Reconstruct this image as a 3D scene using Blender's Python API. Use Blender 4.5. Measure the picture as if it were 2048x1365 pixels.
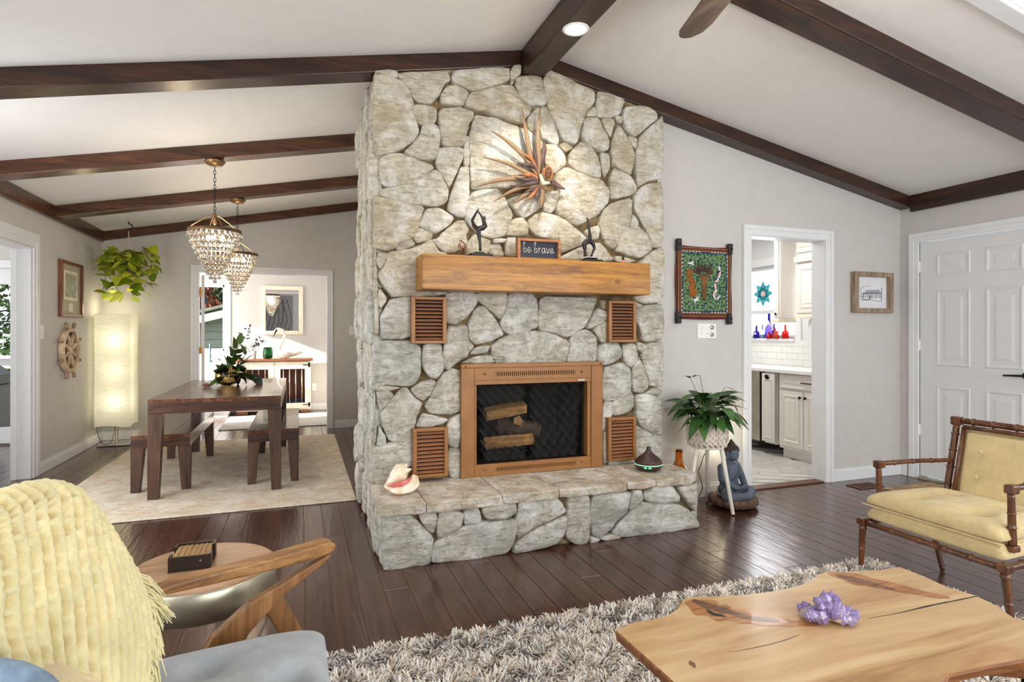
import bpy, bmesh, math, random
import numpy as np
from mathutils import Vector, Matrix, noise
for o in list(bpy.data.objects): bpy.data.objects.remove(o)
SC = bpy.context.scene
COL = SC.collection
R = math.radians
# ------------------------------------------------------------------ camera
FPX, YAW, HY, CH = 1169.563, R(19.912), 666.262, 1.27
cam_d = bpy.data.cameras.new('camera'); cam = bpy.data.objects.new('camera', cam_d); COL.objects.link(cam)
cam.location = (0, 0, CH); cam.rotation_euler = (R(90), 0, -YAW)
cam_d.sensor_width = 36; cam_d.lens = FPX/2048*36; cam_d.shift_y = (HY-682.5)/2048; cam_d.clip_start = .02; cam_d.clip_end = 300
SC.camera = cam
# ------------------------------------------------------------------ world, sun, added fill and window lights
W = bpy.data.worlds.new('World'); SC.world = W; W.use_nodes = True
bgn = W.node_tree.nodes['Background']; bgn.inputs[0].default_value = (.80, .90, 1, 1); bgn.inputs[1].default_value = 1.5
def sun(name, d, e, col, ang=.01):
    l = bpy.data.lights.new(name, 'SUN'); l.energy = e; l.color = col; l.angle = ang
    o = bpy.data.objects.new(name, l); COL.objects.link(o)
    o.rotation_euler = Vector(d).to_track_quat('-Z', 'Y').to_euler(); return o
sun('sun', (1, .16, -.40), 22, (1, .93, .83), .012)
def area(name, loc, d, sx, sy, e, col=(1, 1, 1), spread=180):
    l = bpy.data.lights.new(name, 'AREA'); l.shape = 'RECTANGLE'; l.size = sx; l.size_y = sy; l.energy = e; l.color = col; l.spread = R(spread)
    o = bpy.data.objects.new(name, l); COL.objects.link(o); o.location = loc
    o.rotation_euler = Vector(d).to_track_quat('-Z', 'Y').to_euler(); return o
# fill lights added on blank walls behind and beside the photographer, then back-room lights
area('window_light_south', (2.35, -2.3, 1.45), (-.1, 1, .12), 4.3, 1.7, 128, (.95, .98, 1))
area('window_light_west', (-2.05, .9, 1.5), (1, .1, .05), 2.2, 1.5, 34, (.95, .98, 1))
area('window_light_east', (4.95, .2, 1.4), (-1, .3, .1), 2.4, 1.4, 36, (.95, .98, 1))
area('dining_window_light', (-2.1, 4.2, 1.3), (1, .35, .15), 1.5, 1.9, 40, (.96, .98, 1))
area('sunroom_window_light', (-4.4, 6.4, 1.4), (1, .1, 0), 2.6, 1.8, 45, (.95, .98, 1))
area('far_room_window_light', (-2.1, 9.2, 1.3), (1, 0, .1), 1.1, 1.4, 40, (1, .96, .90))
area('kitchen_ceiling_light', (4.0, 4.9, 2.38), (0, 0, -1), .9, 1.3, 22, (1, .97, .92))
area('kitchen_window_light', (5.1, 5.5, 1.65), (-1, -.3, -.1), .7, .8, 10, (1, 1, 1))
SC.view_settings.view_transform = 'Standard'; SC.view_settings.look = 'None'
SC.view_settings.exposure = 0.3; SC.view_settings.gamma = 1.0; SC.view_settings.use_curve_mapping = False
SC.cycles.max_bounces = 9; SC.cycles.diffuse_bounces = 5; SC.cycles.glossy_bounces = 4; SC.cycles.transmission_bounces = 8; SC.cycles.sample_clamp_indirect = 4
# ------------------------------------------------------------------ helpers
def lin(c):
    f = lambda v: (v/255/12.92) if v/255 <= .04045 else ((v/255+.055)/1.055)**2.4
    return (f(c[0]), f(c[1]), f(c[2]), 1)
S_, C_ = math.sin(YAW), math.cos(YAW)
def at(px, py, **k):
    """world point seen at a photograph pixel on the plane X=, Y=, Z= (or a plane through p with normal n)"""
    t = (px-1024)/FPX; v = -(py-HY)/FPX
    r = Vector((S_+t*C_, C_-t*S_, v))
    if 'Z' in k: d = (k['Z']-CH)/r.z
    elif 'X' in k: d = k['X']/r.x
    elif 'Y' in k: d = k['Y']/r.y
    else: d = (Vector(k['p'])-Vector((0, 0, CH))).dot(Vector(k['n']))/r.dot(Vector(k['n']))
    return Vector((0, 0, CH))+r*d
ROOT = {}
def tag(o, label=None, cat=None, group=None, kind=None):
    if label: o['label'] = label
    if cat: o['category'] = cat
    if group: o['group'] = group
    if kind: o['kind'] = kind
    return o
def thing(name, label, cat, loc=(0, 0, 0), rz=0, group=None):
    o = bpy.data.objects.new(name, None); COL.objects.link(o); o.empty_display_size = .1
    o.location = loc; o.rotation_euler = (0, 0, rz)
    ROOT[o.name] = Matrix.Translation(Vector(loc)) @ Matrix.Rotation(rz, 4, 'Z')
    return tag(o, label, cat, group)
def dup(root, loc, rz=0, label=None, group=None):
    r = root.copy(); COL.objects.link(r); r.location = loc; r.rotation_euler = (0, 0, rz)
    if label: r['label'] = label
    if group: r['group'] = group
    for ch in list(root.children):
        c = ch.copy(); COL.objects.link(c); c.parent = r
        for g in ch.children:
            d = g.copy(); COL.objects.link(d); d.parent = c
    return r
def rotm(rx=0, ry=0, rz=0):
    return Matrix.Rotation(rz, 3, 'Z') @ Matrix.Rotation(ry, 3, 'Y') @ Matrix.Rotation(rx, 3, 'X')
def frame(d):
    d = Vector(d).normalized(); a = Vector((0, 0, 1)) if abs(d.z) < .95 else Vector((1, 0, 0))
    u = d.cross(a).normalized(); return u, u.cross(d).normalized(), d
class MB:
    def __init__(s): s.v = []; s.f = []
    def add(s, vs, fs):
        n = len(s.v); s.v += [tuple(v) for v in vs]; s.f += [tuple(i+n for i in f) for f in fs]; return s
    def box(s, x0, x1, y0, y1, z0, z1):
        return s.add([(x, y, z) for z in (z0, z1) for x, y in ((x0, y0), (x1, y0), (x1, y1), (x0, y1))],
                     [(3, 2, 1, 0), (4, 5, 6, 7), (0, 1, 5, 4), (1, 2, 6, 5), (2, 3, 7, 6), (3, 0, 4, 7)])
    def obox(s, c, size, m):
        c = Vector(c); hx, hy, hz = size[0]/2, size[1]/2, size[2]/2
        return s.add([c+m @ Vector((x, y, z)) for z in (-hz, hz) for x, y in ((-hx, -hy), (hx, -hy), (hx, hy), (-hx, hy))],
                     [(3, 2, 1, 0), (4, 5, 6, 7), (0, 1, 5, 4), (1, 2, 6, 5), (2, 3, 7, 6), (3, 0, 4, 7)])
    def taper(s, a, b, ca, cb):
        """prism between rectangle a=(x0,x1,y0,y1) at z=ca and b at z=cb"""
        vs = [(x, y, ca) for x, y in ((a[0], a[2]), (a[1], a[2]), (a[1], a[3]), (a[0], a[3]))]+[(x, y, cb) for x, y in ((b[0], b[2]), (b[1], b[2]), (b[1], b[3]), (b[0], b[3]))]
        fs = [(3, 2, 1, 0), (4, 5, 6, 7), (0, 1, 5, 4), (1, 2, 6, 5), (2, 3, 7, 6), (3, 0, 4, 7)]
        return s.add(vs, fs)
    def tube(s, pts, rad, n=8, cap=True, flat=1.0):
        pts = [Vector(p) for p in pts]; m = len(pts)
        rs = rad if hasattr(rad, '__len__') else [rad]*m
        vs = []; u = None
        for i, p in enumerate(pts):
            d = (pts[min(i+1, m-1)]-pts[max(i-1, 0)])
            if d.length < 1e-9: d = Vector((0, 0, 1))
            d.normalize()
            if u is None: u, w, _ = frame(d)
            else:
                u = (u-d*u.dot(d))
                if u.length < 1e-6: u, w, _ = frame(d)
                u.normalize()
            w = d.cross(u)
            for k in range(n):
                a = 2*math.pi*k/n; vs.append(p+(u*math.cos(a)+w*math.sin(a)*flat)*rs[i])
        fs = [(i*n+k, i*n+(k+1) % n, (i+1)*n+(k+1) % n, (i+1)*n+k) for i in range(m-1) for k in range(n)]
        if cap: fs += [tuple(range(n-1, -1, -1)), tuple((m-1)*n+k for k in range(n))]
        return s.add(vs, fs)
    def lathe(s, prof, c=(0, 0, 0), n=24, axis=(0, 0, 1)):
        u, w, d = frame(axis); c = Vector(c)
        if abs(Vector(axis).normalized().z) > .999: u, w, d = Vector((1, 0, 0)), Vector((0, 1, 0)), Vector((0, 0, 1))
        vs = [c+d*h+(u*math.cos(2*math.pi*k/n)+w*math.sin(2*math.pi*k/n))*r for r, h in prof for k in range(n)]
        m = len(prof)
        fs = [(i*n+k, i*n+(k+1) % n, (i+1)*n+(k+1) % n, (i+1)*n+k) for i in range(m-1) for k in range(n)]
        shut = prof[0] == prof[-1]
        if prof[0][0] > 1e-6 and not shut: fs.append(tuple(range(n-1, -1, -1)))
        if prof[-1][0] > 1e-6 and not shut: fs.append(tuple((m-1)*n+k for k in range(n)))
        return s.add(vs, fs)
    def prism(s, poly, off):
        """planar polygon of 3-D points pushed along off"""
        off = Vector(off); p = [Vector(q) for q in poly]; n = len(p)
        return s.add(p+[q+off for q in p], [tuple(range(n-1, -1, -1)), tuple(range(n, 2*n))]+[(i, (i+1) % n, n+(i+1) % n, n+i) for i in range(n)])
    def grid(s, nu, nv, fn, closed_u=False):
        n = len(s.v); s.v += [tuple(fn(i/(nu-1 if not closed_u else nu), j/(nv-1))) for j in range(nv) for i in range(nu)]
        for j in range(nv-1):
            for i in range(nu if closed_u else nu-1):
                a = n+j*nu+i; b = n+j*nu+(i+1) % nu; s.f.append((a, b, b+nu, a+nu))
        return s
    def build(s, name, mat, parent=None, smooth=False, bevel=0, seg=2, local=False, recalc=True, world_mat=None):
        me = bpy.data.meshes.new(name); me.from_pydata(s.v, [], s.f)
        if recalc:
            bm = bmesh.new(); bm.from_mesh(me); bmesh.ops.recalc_face_normals(bm, faces=bm.faces); bm.to_mesh(me); bm.free()
        return link(name, me, mat, parent, smooth, bevel, seg, local)
def root_of(p):
    while p.parent: p = p.parent
    return p
def link(name, me, mat, parent=None, smooth=False, bevel=0, seg=2, local=False):
    if parent and not local:
        r = root_of(parent)
        if r.name in ROOT: me.transform(ROOT[r.name].inverted())
    if smooth:
        me.polygons.foreach_set('use_smooth', [True]*len(me.polygons))
    o = bpy.data.objects.new(name, me); COL.objects.link(o)
    if mat: me.materials.append(mat)
    if parent: o.parent = parent
    if bevel:
        b = o.modifiers.new('bevel', 'BEVEL'); b.width = bevel; b.segments = seg; b.limit_method = 'ANGLE'; b.angle_limit = R(35)
        if not smooth: me.polygons.foreach_set('use_smooth', [False]*len(me.polygons))
    return o
def box(name, x0, x1, y0, y1, z0, z1, mat, parent=None, bevel=0, **k):
    return MB().box(x0, x1, y0, y1, z0, z1).build(name, mat, parent, bevel=bevel, **k)
def struct(o, label=None):
    o['kind'] = 'structure'
    if label: o['label'] = label
    return o
def blob(name, parts, mat, parent=None, vox=.004, smooth=2, local=False, xf=None, post=None):
    """one continuous surface grown from overlapping ellipsoids ('e',c,(rx,ry,rz)[,rot]) and tapered limbs ('l',[pts],[radii])"""
    bm = bmesh.new()
    for p in parts:
        if p[0] == 'e':
            m = Matrix.Translation(Vector(p[1])) @ ((p[3].to_4x4()) if len(p) > 3 else Matrix.Identity(4)) @ Matrix.Diagonal((*p[2], 1))
            bmesh.ops.create_icosphere(bm, subdivisions=3, radius=1, matrix=m)
        else:
            pts = [Vector(q) for q in p[1]]; rs = p[2]
            for i in range(len(pts)-1):
                a, b = pts[i], pts[i+1]; L = (b-a).length
                if L < 1e-6: continue
                q = (b-a).to_track_quat('Z', 'Y').to_matrix().to_4x4()
                bmesh.ops.create_cone(bm, cap_ends=True, segments=14, radius1=rs[i], radius2=rs[i+1], depth=L, matrix=Matrix.Translation((a+b)/2) @ q)
            for q, r in zip(pts, rs): bmesh.ops.create_icosphere(bm, subdivisions=2, radius=r, matrix=Matrix.Translation(q))
    if xf: bm.transform(xf)
    me = bpy.data.meshes.new(name+'_raw'); bm.to_mesh(me); bm.free()
    o = bpy.data.objects.new(name+'_raw', me); COL.objects.link(o)
    r = o.modifiers.new('r', 'REMESH'); r.mode = 'VOXEL'; r.voxel_size = vox
    if smooth:
        sm = o.modifiers.new('s', 'SMOOTH'); sm.iterations = smooth; sm.factor = .5
    dg = bpy.context.evaluated_depsgraph_get(); me2 = bpy.data.meshes.new_from_object(o.evaluated_get(dg))
    bpy.data.objects.remove(o); me2.name = name
    if post: post(me2)
    me2.materials.clear()
    return link(name, me2, mat, parent, True, local=local)
def text_mesh(s, size, ext=.001):
    cu = bpy.data.curves.new('t', 'FONT'); cu.body = s; cu.size = size; cu.extrude = ext; cu.align_x = 'CENTER'; cu.align_y = 'CENTER'
    o = bpy.data.objects.new('t', cu); COL.objects.link(o)
    me = bpy.data.meshes.new_from_object(o.evaluated_get(bpy.context.evaluated_depsgraph_get())); bpy.data.objects.remove(o); return me
def spline(pts, n=8, closed=False):
    P = [Vector(p) for p in pts]; out = []; m = len(P)
    for i in range(m if closed else m-1):
        g = (lambda k: P[k % m]) if closed else (lambda k: P[max(0, min(m-1, k))])
        a, b, c, d = g(i-1), g(i), g(i+1), g(i+2)
        for j in range(n):
            t = j/n
            out.append(.5*((2*b)+(c-a)*t+(2*a-5*b+4*c-d)*t*t+(3*b-a-3*c+d)*t**3))
    if not closed: out.append(P[-1])
    return out
# ------------------------------------------------------------------ materials
class N:
    def __init__(s, name):
        s.m = bpy.data.materials.new(name); s.m.use_nodes = True; s.t = s.m.node_tree; s.n = s.t.nodes; s.b = s.n['Principled BSDF']
        s.co = s.n.new('ShaderNodeTexCoord')
    def l(s, a, b): s.t.links.new(a, b)
    def map(s, scale=(1, 1, 1), rnd=False, rot=(0, 0, 0), src='Object'):
        m = s.n.new('ShaderNodeMapping'); m.inputs['Scale'].default_value = scale; m.inputs['Rotation'].default_value = rot; s.l(s.co.outputs[src], m.inputs[0])
        if rnd:
            oi = s.n.new('ShaderNodeObjectInfo'); mm = s.n.new('ShaderNodeMath'); mm.operation = 'MULTIPLY'; mm.inputs[1].default_value = 57.; s.l(oi.outputs['Random'], mm.inputs[0]); s.l(mm.outputs[0], m.inputs['Location'])
        return m.outputs[0]
    def noise(s, vec, sc=5, det=4, rough=.6, dist=0):
        q = s.n.new('ShaderNodeTexNoise'); q.inputs['Scale'].default_value = sc; q.inputs['Detail'].default_value = det; q.inputs['Roughness'].default_value = rough; q.inputs['Distortion'].default_value = dist; s.l(vec, q.inputs['Vector']); return q.outputs['Fac']
    def ramp(s, fac, stops, interp='LINEAR'):
        r = s.n.new('ShaderNodeValToRGB'); r.color_ramp.interpolation = interp; e = r.color_ramp.elements
        while len(e) < len(stops): e.new(.5)
        for q, (p, c) in zip(e, stops): q.position = p; q.color = c if len(c) == 4 else lin(c)
        s.l(fac, r.inputs[0]); return r.outputs[0]
    def mix(s, f, a, b, mode='MIX'):
        m = s.n.new('ShaderNodeMix'); m.data_type = 'RGBA'; m.blend_type = mode
        for sock, v in ((m.inputs[0], f), (m.inputs[6], a), (m.inputs[7], b)):
            if hasattr(v, 'links'): s.l(v, sock)
            else: sock.default_value = v
        return m.outputs[2]
    def math(s, op, a, b=0.):
        m = s.n.new('ShaderNodeMath'); m.operation = op
        for i, v in enumerate((a, b)):
            if hasattr(v, 'links'): s.l(v, m.inputs[i])
            else: m.inputs[i].default_value = v
        return m.outputs[0]
    def bump(s, h, st=.3, dist=.01, prev=None):
        b = s.n.new('ShaderNodeBump'); b.inputs['Strength'].default_value = st; b.inputs['Distance'].default_value = dist; s.l(h, b.inputs['Height'])
        if prev: s.l(prev, b.inputs['Normal'])
        s.l(b.outputs[0], s.b.inputs['Normal']); return b.outputs[0]
    def col(s, c):
        if hasattr(c, 'links'): s.l(c, s.b.inputs['Base Color'])
        else: s.b.inputs['Base Color'].default_value = c if len(c) == 4 else lin(c)
        return s
    def set(s, **k):
        for a, v in k.items(): s.b.inputs[{'rough': 'Roughness', 'metal': 'Metallic', 'trans': 'Transmission Weight', 'ior': 'IOR', 'coat': 'Coat Weight', 'spec': 'Specular IOR Level', 'sheen': 'Sheen Weight', 'alpha': 'Alpha', 'emi': 'Emission Strength', 'emc': 'Emission Color', 'sss': 'Subsurface Weight', 'crough': 'Coat Roughness'}[a]].default_value = v
        return s
def plain(name, c, rough=.5, metal=0, var=.06, bump=0, bsc=60, **k):
    m = N(name); v = m.map()
    n = m.noise(v, 9, 3)
    d = tuple(max(0, q*(1-var)) for q in c); u = tuple(min(255, q*(1+var*.6)) for q in c)
    m.col(m.ramp(n, [(.3, d), (.7, u)])).set(rough=rough, metal=metal, **k)
    if bump: m.bump(m.noise(v, bsc, 5), bump, .004)
    return m.m
def wood(name, dark, mid, light, axis='X', sc=1., rough=.4, bump=.15, rnd=True, coat=0, stretch=9, spec=.5):
    m = N(name); s = [stretch]*3; s['XYZ'.index(axis)] = .8
    v = m.map(tuple(q*sc for q in s), rnd)
    a = m.noise(v, 3, 6, .62, .7); b = m.noise(v, 14, 3, .6, .2)
    f = m.math('ADD', m.math('MULTIPLY', a, .75), m.math('MULTIPLY', b, .25))
    m.col(m.ramp(f, [(.33, dark), (.5, mid), (.68, light)])).set(rough=rough, coat=coat, spec=spec)
    if bump: m.bump(f, bump, .003)
    return m.m
M = {}
M['wall'] = plain('wall_paint', (204, 201, 197), .75, var=.015, bump=.05, bsc=140)
M['ceil'] = plain('ceiling_paint', (234, 232, 229), .8, var=.012, bump=.04, bsc=120)
M['trim'] = plain('trim_paint', (232, 233, 235), .38, var=.01)
M['doorp'] = plain('door_paint', (226, 227, 229), .4, var=.01)
M['beam'] = wood('dark_beam_wood', (26, 14, 9), (50, 28, 18), (80, 46, 28), 'X', .8, .30, .12)
M['beamy'] = wood('dark_beam_wood_long', (24, 15, 10), (50, 32, 22), (76, 50, 34), 'Y', .8, .33, .12)
def mk_floor():
    m = N('dark_plank_wood'); v = m.map((20, 1.3, 1), True)
    a = m.noise(v, 2.0, 4, .55, .6); oi = m.n.new('ShaderNodeObjectInfo')
    c = m.ramp(a, [(.3, (50, 27, 21)), (.5, (78, 46, 36)), (.72, (92, 56, 45))])
    c2 = m.mix(m.math('MULTIPLY', oi.outputs['Random'], .45), c, lin((50, 29, 25)))
    m.col(c2).set(rough=.24, spec=.7, coat=.3, crough=.18)
    w = m.map((26, 3.2, 1), True); h = m.noise(w, 1.0, 1, .4, 1.6)
    m.bump(h, .55, .0035); return m.m
M['floor'] = mk_floor()
M['joint'] = plain('plank_joint', (126, 88, 66), .5)
M['beam2'] = wood('brown_beam_wood', (44, 24, 14), (80, 48, 30), (110, 70, 44), 'X', .8, .24, .1)
M['beamy2'] = wood('brown_trim_beam_wood', (44, 26, 15), (82, 52, 32), (112, 74, 48), 'Y', .8, .24, .1)
def mk_stone(name, tones, sc=1.):
    m = N(name); v = m.map((1, 1, 1), True); oi = m.n.new('ShaderNodeObjectInfo')
    vs = m.map((2.2*sc, 2.2*sc, 7*sc), True, (0, R(28), 0))
    a = m.noise(v, 6*sc, 6, .68, .4); b = m.noise(vs, 5, 7, .72, 1.0); c = m.noise(v, 34*sc, 5, .75)
    base = m.ramp(b, [(.28, tones[0]), (.42, tones[1]), (.55, tones[2]), (.74, tones[3])])
    tint = m.ramp(oi.outputs['Random'], [(0, tones[4]), (.35, tones[5]), (.7, tones[6]), (1, tones[7])])
    k = m.mix(.75, base, tint, 'MULTIPLY')
    k = m.mix(m.ramp(a, [(.48, (0, 0, 0, 1)), (.62, (.8,)*3+(1,))]), k, lin((238, 237, 232)))
    pt = m.noise(v, 3.1*sc, 4, .6, .8)
    k = m.mix(m.ramp(pt, [(.52, (0, 0, 0, 1)), (.66, (.55,)*3+(1,))]), k, tones[8])
    k = m.mix(m.ramp(c, [(.54, (0, 0, 0, 1)), (.68, (.55,)*3+(1,))]), k, lin((122, 116, 102)))
    m.col(k).set(rough=.62, spec=.35)
    h = m.math('ADD', m.math('MULTIPLY', b, 1.), m.math('ADD', m.math('MULTIPLY', a, .5), m.math('MULTIPLY', c, .35)))
    m.bump(h, .95, .016); return m.m
M['stone'] = mk_stone('pale_field_stone', [(146, 136, 116), (198, 190, 172), (228, 222, 208), (246, 243, 235), (238, 228, 206), (243, 239, 228), (234, 234, 227), (249, 245, 233), lin((168, 154, 124))])  # upper stones: warmth of the light is put into the colour
M['stone_low'] = mk_stone('grey_green_field_stone', [(128, 124, 112), (184, 180, 168), (220, 217, 208), (246, 245, 240), (232, 232, 226), (244, 240, 230), (234, 235, 233), (250, 242, 228), lin((150, 154, 142))])  # lower stones of the same wall, without that painted warmth
M['cap'] = mk_stone('hearth_slab_stone', [(134, 122, 106), (186, 174, 158), (216, 208, 196), (240, 236, 228), (236, 226, 210), (242, 234, 220), (234, 228, 216), (244, 240, 230), lin((172, 140, 108))], .8)
def mk_grout():
    m = N('mortar'); v = m.map(); a = m.noise(v, 9, 6, .7); b = m.noise(v, 60, 4, .7)
    m.col(m.ramp(a, [(.38, (98, 78, 48)), (.54, (134, 112, 78)), (.68, (176, 160, 130))])).set(rough=.85); m.bump(m.math('ADD', a, b), .7, .012); return m.m
M['grout'] = mk_grout()
def mk_mantel():
    m = N('golden_pine'); vo = m.n.new('ShaderNodeTexVoronoi'); vo.inputs['Scale'].default_value = 3.6; vo.inputs['Randomness'].default_value = .95; m.l(m.map((1, .2, 1.7)), vo.inputs['Vector'])
    kd = m.ramp(vo.outputs['Distance'], [(.0, (1, 1, 1, 1)), (.22, (0, 0, 0, 1))])
    mp = m.map((.55, 6, 9)); ad = m.n.new('ShaderNodeVectorMath'); ad.operation = 'ADD'; m.l(mp, ad.inputs[0])
    cx = m.n.new('ShaderNodeCombineXYZ'); m.l(m.math('MULTIPLY', kd, 1.1), cx.inputs[2]); m.l(cx.outputs[0], ad.inputs[1])
    g1 = m.noise(ad.outputs[0], 4.2, 2, .5, .5); g2 = m.noise(ad.outputs[0], 15, 3, .7, .3)
    f = m.math('ADD', m.math('MULTIPLY', g1, .5), m.math('MULTIPLY', g2, .5))
    c = m.ramp(f, [(.36, (108, 60, 6)), (.45, (144, 90, 8)), (.53, (164, 108, 14)), (.66, (188, 132, 28))])
    c = m.mix(m.ramp(vo.outputs['Distance'], [(.02, (.85,)*3+(1,)), (.045, (.25,)*3+(1,)), (.12, (.35,)*3+(1,)), (.26, (0, 0, 0, 1))]), c, lin((80, 40, 12)))
    m.col(c).set(rough=.4, coat=.12); m.bump(f, .1, .002); return m.m
M['mantel'] = mk_mantel()
M['copper'] = plain('copper_painted_steel', (150, 102, 54), .42, .15, var=.07, bump=.05, bsc=300)
M['louver'] = plain('copper_louver', (186, 128, 92), .4, .2, var=.06)
M['black'] = plain('soot_black', (16, 15, 14), .8)
M['blackm'] = plain('black_metal', (30, 30, 32), .42, .6)
M['tablew'] = wood('sheesham_dark_wood', (44, 28, 22), (76, 50, 40), (106, 74, 58), 'X', .7, .3, .12, coat=.15)
M['tablewz'] = wood('sheesham_leg_wood', (46, 30, 24), (80, 56, 44), (112, 82, 62), 'Z', .8, .38, .12)
M['oak'] = wood('oiled_oak', (110, 72, 36), (152, 106, 58), (182, 138, 86), 'X', 1., .42, .08)
M['oakd'] = wood('oiled_oak_brace', (100, 66, 36), (140, 96, 54), (168, 122, 76), 'Z', 1., .42, .08)
M['bamboo'] = wood('brown_faux_bamboo', (54, 28, 14), (92, 52, 28), (126, 78, 44), 'Z', 1., .3, .06, coat=.25)
M['ply'] = wood('table_top_veneer', (150, 110, 80), (178, 138, 104), (198, 162, 130), 'X', 1.2, .35, .04)
M['steel'] = plain('brushed_steel', (196, 192, 172), .38, .9, var=.08)
M['chrome'] = plain('chrome', (200, 198, 192), .18, 1)
M['brass'] = plain('brass', (190, 140, 60), .3, .9)
M['white_g'] = plain('white_ceramic', (238, 238, 235), .25)
M['plate'] = plain('switch_plate', (240, 239, 236), .35, var=.01)
def fabric(name, c, sc=220, bump=.4, var=.08, sheen=.2):
    m = N(name); v = m.map(); n = m.noise(v, 14, 4); k = m.noise(v, sc, 2, .5)
    d = tuple(q*(1-var) for q in c); u = tuple(min(255, q*(1+var)) for q in c)
    a = m.ramp(n, [(.3, d), (.7, u)]); a = m.mix(m.math('MULTIPLY', k, .5), a, lin(tuple(q*.82 for q in c)))
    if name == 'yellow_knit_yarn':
        va = m.n.new('ShaderNodeAttribute'); va.attribute_name = 'ground'; a = m.mix(va.outputs['Fac'], a, lin((196, 160, 66)))  # darker gold paints the shade into the throw's grooves
    m.col(a).set(rough=.9, sheen=sheen, spec=.15); m.bump(k, bump, .002); return m.m
M['grey_fab'] = fabric('grey_upholstery', (172, 178, 184), 260, .5, .07)
M['yellow_fab'] = fabric('yellow_upholstery', (219, 197, 148), 200, .3, .06)
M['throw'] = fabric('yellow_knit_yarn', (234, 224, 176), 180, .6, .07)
M['cream_fab'] = fabric('cream_cushion_fabric', (206, 188, 150), 200, .3)
M['blue_fab'] = fabric('blue_cushion_fabric', (120, 140, 160), 60, .3, .35)
def glass(name, c=(1, 1, 1, 1), rough=0, ior=1.45):
    m = N(name); m.col(c).set(rough=rough, trans=1, ior=ior); return m.m
M['glass'] = glass('clear_glass'); M['pane'] = glass('window_glass', (1, 1, 1, 1), 0, 1.02)
M['crystal'] = glass('crystal_glass', (1, .97, .9, 1), .03, 1.4)
M['green_gl'] = glass('green_glass', lin((40, 150, 90)), .05); M['amber_gl'] = glass('amber_glass', lin((238, 176, 104)), .03, 1.3)
M['smoke_gl'] = glass('smoked_glass', lin((205, 190, 150)), .02, 1.3)
def leafm(name, dark, light, rough=.4):
    m = N(name); v = m.map((1, 1, 1), True); oi = m.n.new('ShaderNodeObjectInfo'); f = m.math('ADD', m.math('MULTIPLY', m.noise(v, 26, 3), .5), m.math('MULTIPLY', oi.outputs['Random'], .5))
    m.col(m.ramp(f, [(.3, dark), (.7, light)])).set(rough=rough, sss=.05); return m.m
M['lily'] = leafm('peace_lily_leaf', (24, 52, 24), (70, 112, 50)); M['pothos'] = leafm('golden_pothos_leaf', (110, 136, 20), (206, 210, 60))
M['ivy'] = leafm('table_plant_leaf', (22, 40, 26), (74, 100, 44)); M['euc'] = leafm('eucalyptus_leaf', (20, 20, 26), (62, 56, 62), .6)
M['stem'] = plain('plant_stem', (92, 104, 50), .6); M['soil'] = plain('soil', (60, 44, 30), .9, bump=.6, bsc=90)
def emis(name, c, e, base=None):
    m = N(name); m.col(base or c).set(rough=.5); m.b.inputs['Emission Color'].default_value = lin(c); m.b.inputs['Emission Strength'].default_value = e; return m.m
M['bulb'] = emis('warm_bulb', (255, 222, 160), 22)
# ------------------------------------------------------------------ the room
XW, XE, YK, YF, YB, YS, XR = -2.2, 5.08, 3.76, 8.14, 10.2, -2.5, 1.465
ZR, SL, SR = 3.174, .195, .194
def zc(x): return ZR-(SL*(XR-x) if x < XR else SR*(x-XR))
def wallbox(mb, x0, x1, y0, y1, z0=0, z1=2.4): mb.box(x0, x1, y0, y1, z0, z1)
# floor: subfloor and single planks
fl = struct(box('floor', -4.8, 6.0, YS-.2, 10.4, -.06, -.0035, M['joint']), 'dark hand-scraped plank floor running through living and dining rooms')
rnd = random.Random(3)
def plank_vis(x, y):
    if y < .5 or y > 10.2 or x < -4.6: return 0
    d = x*S_+y*C_; l = x*C_-y*S_
    if d < .8: return 0
    px = 1024+FPX*l/d; py = HY+FPX*CH/d
    if px < -60 or px > 2110 or py > 1430: return 0
    if .45 < x < 2.45 and 3.2 < y: return 0
    if y > YK and x > .7: return -1
    if y > YF and x < -1.4: return 0
    if -1.74 < x < .7 and 4.56 < y < 7.6 : return 0.01
    if .2 < x < 2.95 and 1.4 < y < 2.4: return .01
    return 1/d
cand = []
for i in range(-40, 48):
    x0 = .266+.122*i
    y = YS-rnd.random()*1.2; ymax = YK+.0 if x0 > .80 else YB
    while y < ymax:
        L = rnd.choice((.9, 1.2, 1.2, 1.5, 1.8)); y1 = min(y+L, ymax)
        if y1 > YS and plank_vis(x0+.06, (max(y, .6)+y1)/2) >= 0: cand.append((plank_vis(x0+.06, (max(y, .6)+y1)/2), x0, max(y, YS), y1))
        y = y+L
cand.sort(key=lambda q: -q[0])
def plankmb(mb, x0, y0, y1, j):
    e = .0009; b = .0014
    vs = []
    for z, q in ((-.014, 0), (-.004, 0), (-.0006, b)):
        for x, y in ((x0+e+q, y0+e+q), (x0+.122-e-q, y0+e+q), (x0+.122-e-q, y1-e-q), (x0+e+q, y1-e-q)): vs.append((x, y, z))
    mb.add(vs, [(8, 9, 10, 11)]+[(a+i, a+(i+1) % 4, a+4+(i+1) % 4, a+4+i) for a in (0, 4) for i in range(4)])
far_mb = MB()
for k, (v, x0, y0, y1) in enumerate(cand):
    if k < 285 and v > .02: mb = MB(); plankmb(mb, x0, y0, y1, k); mb.build('plank', M['floor'], fl, recalc=False)
    else: plankmb(far_mb, x0, y0, y1, k)
tag(far_mb.build('plank_rest', M['floor'], fl, recalc=False), kind='stuff')
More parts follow.
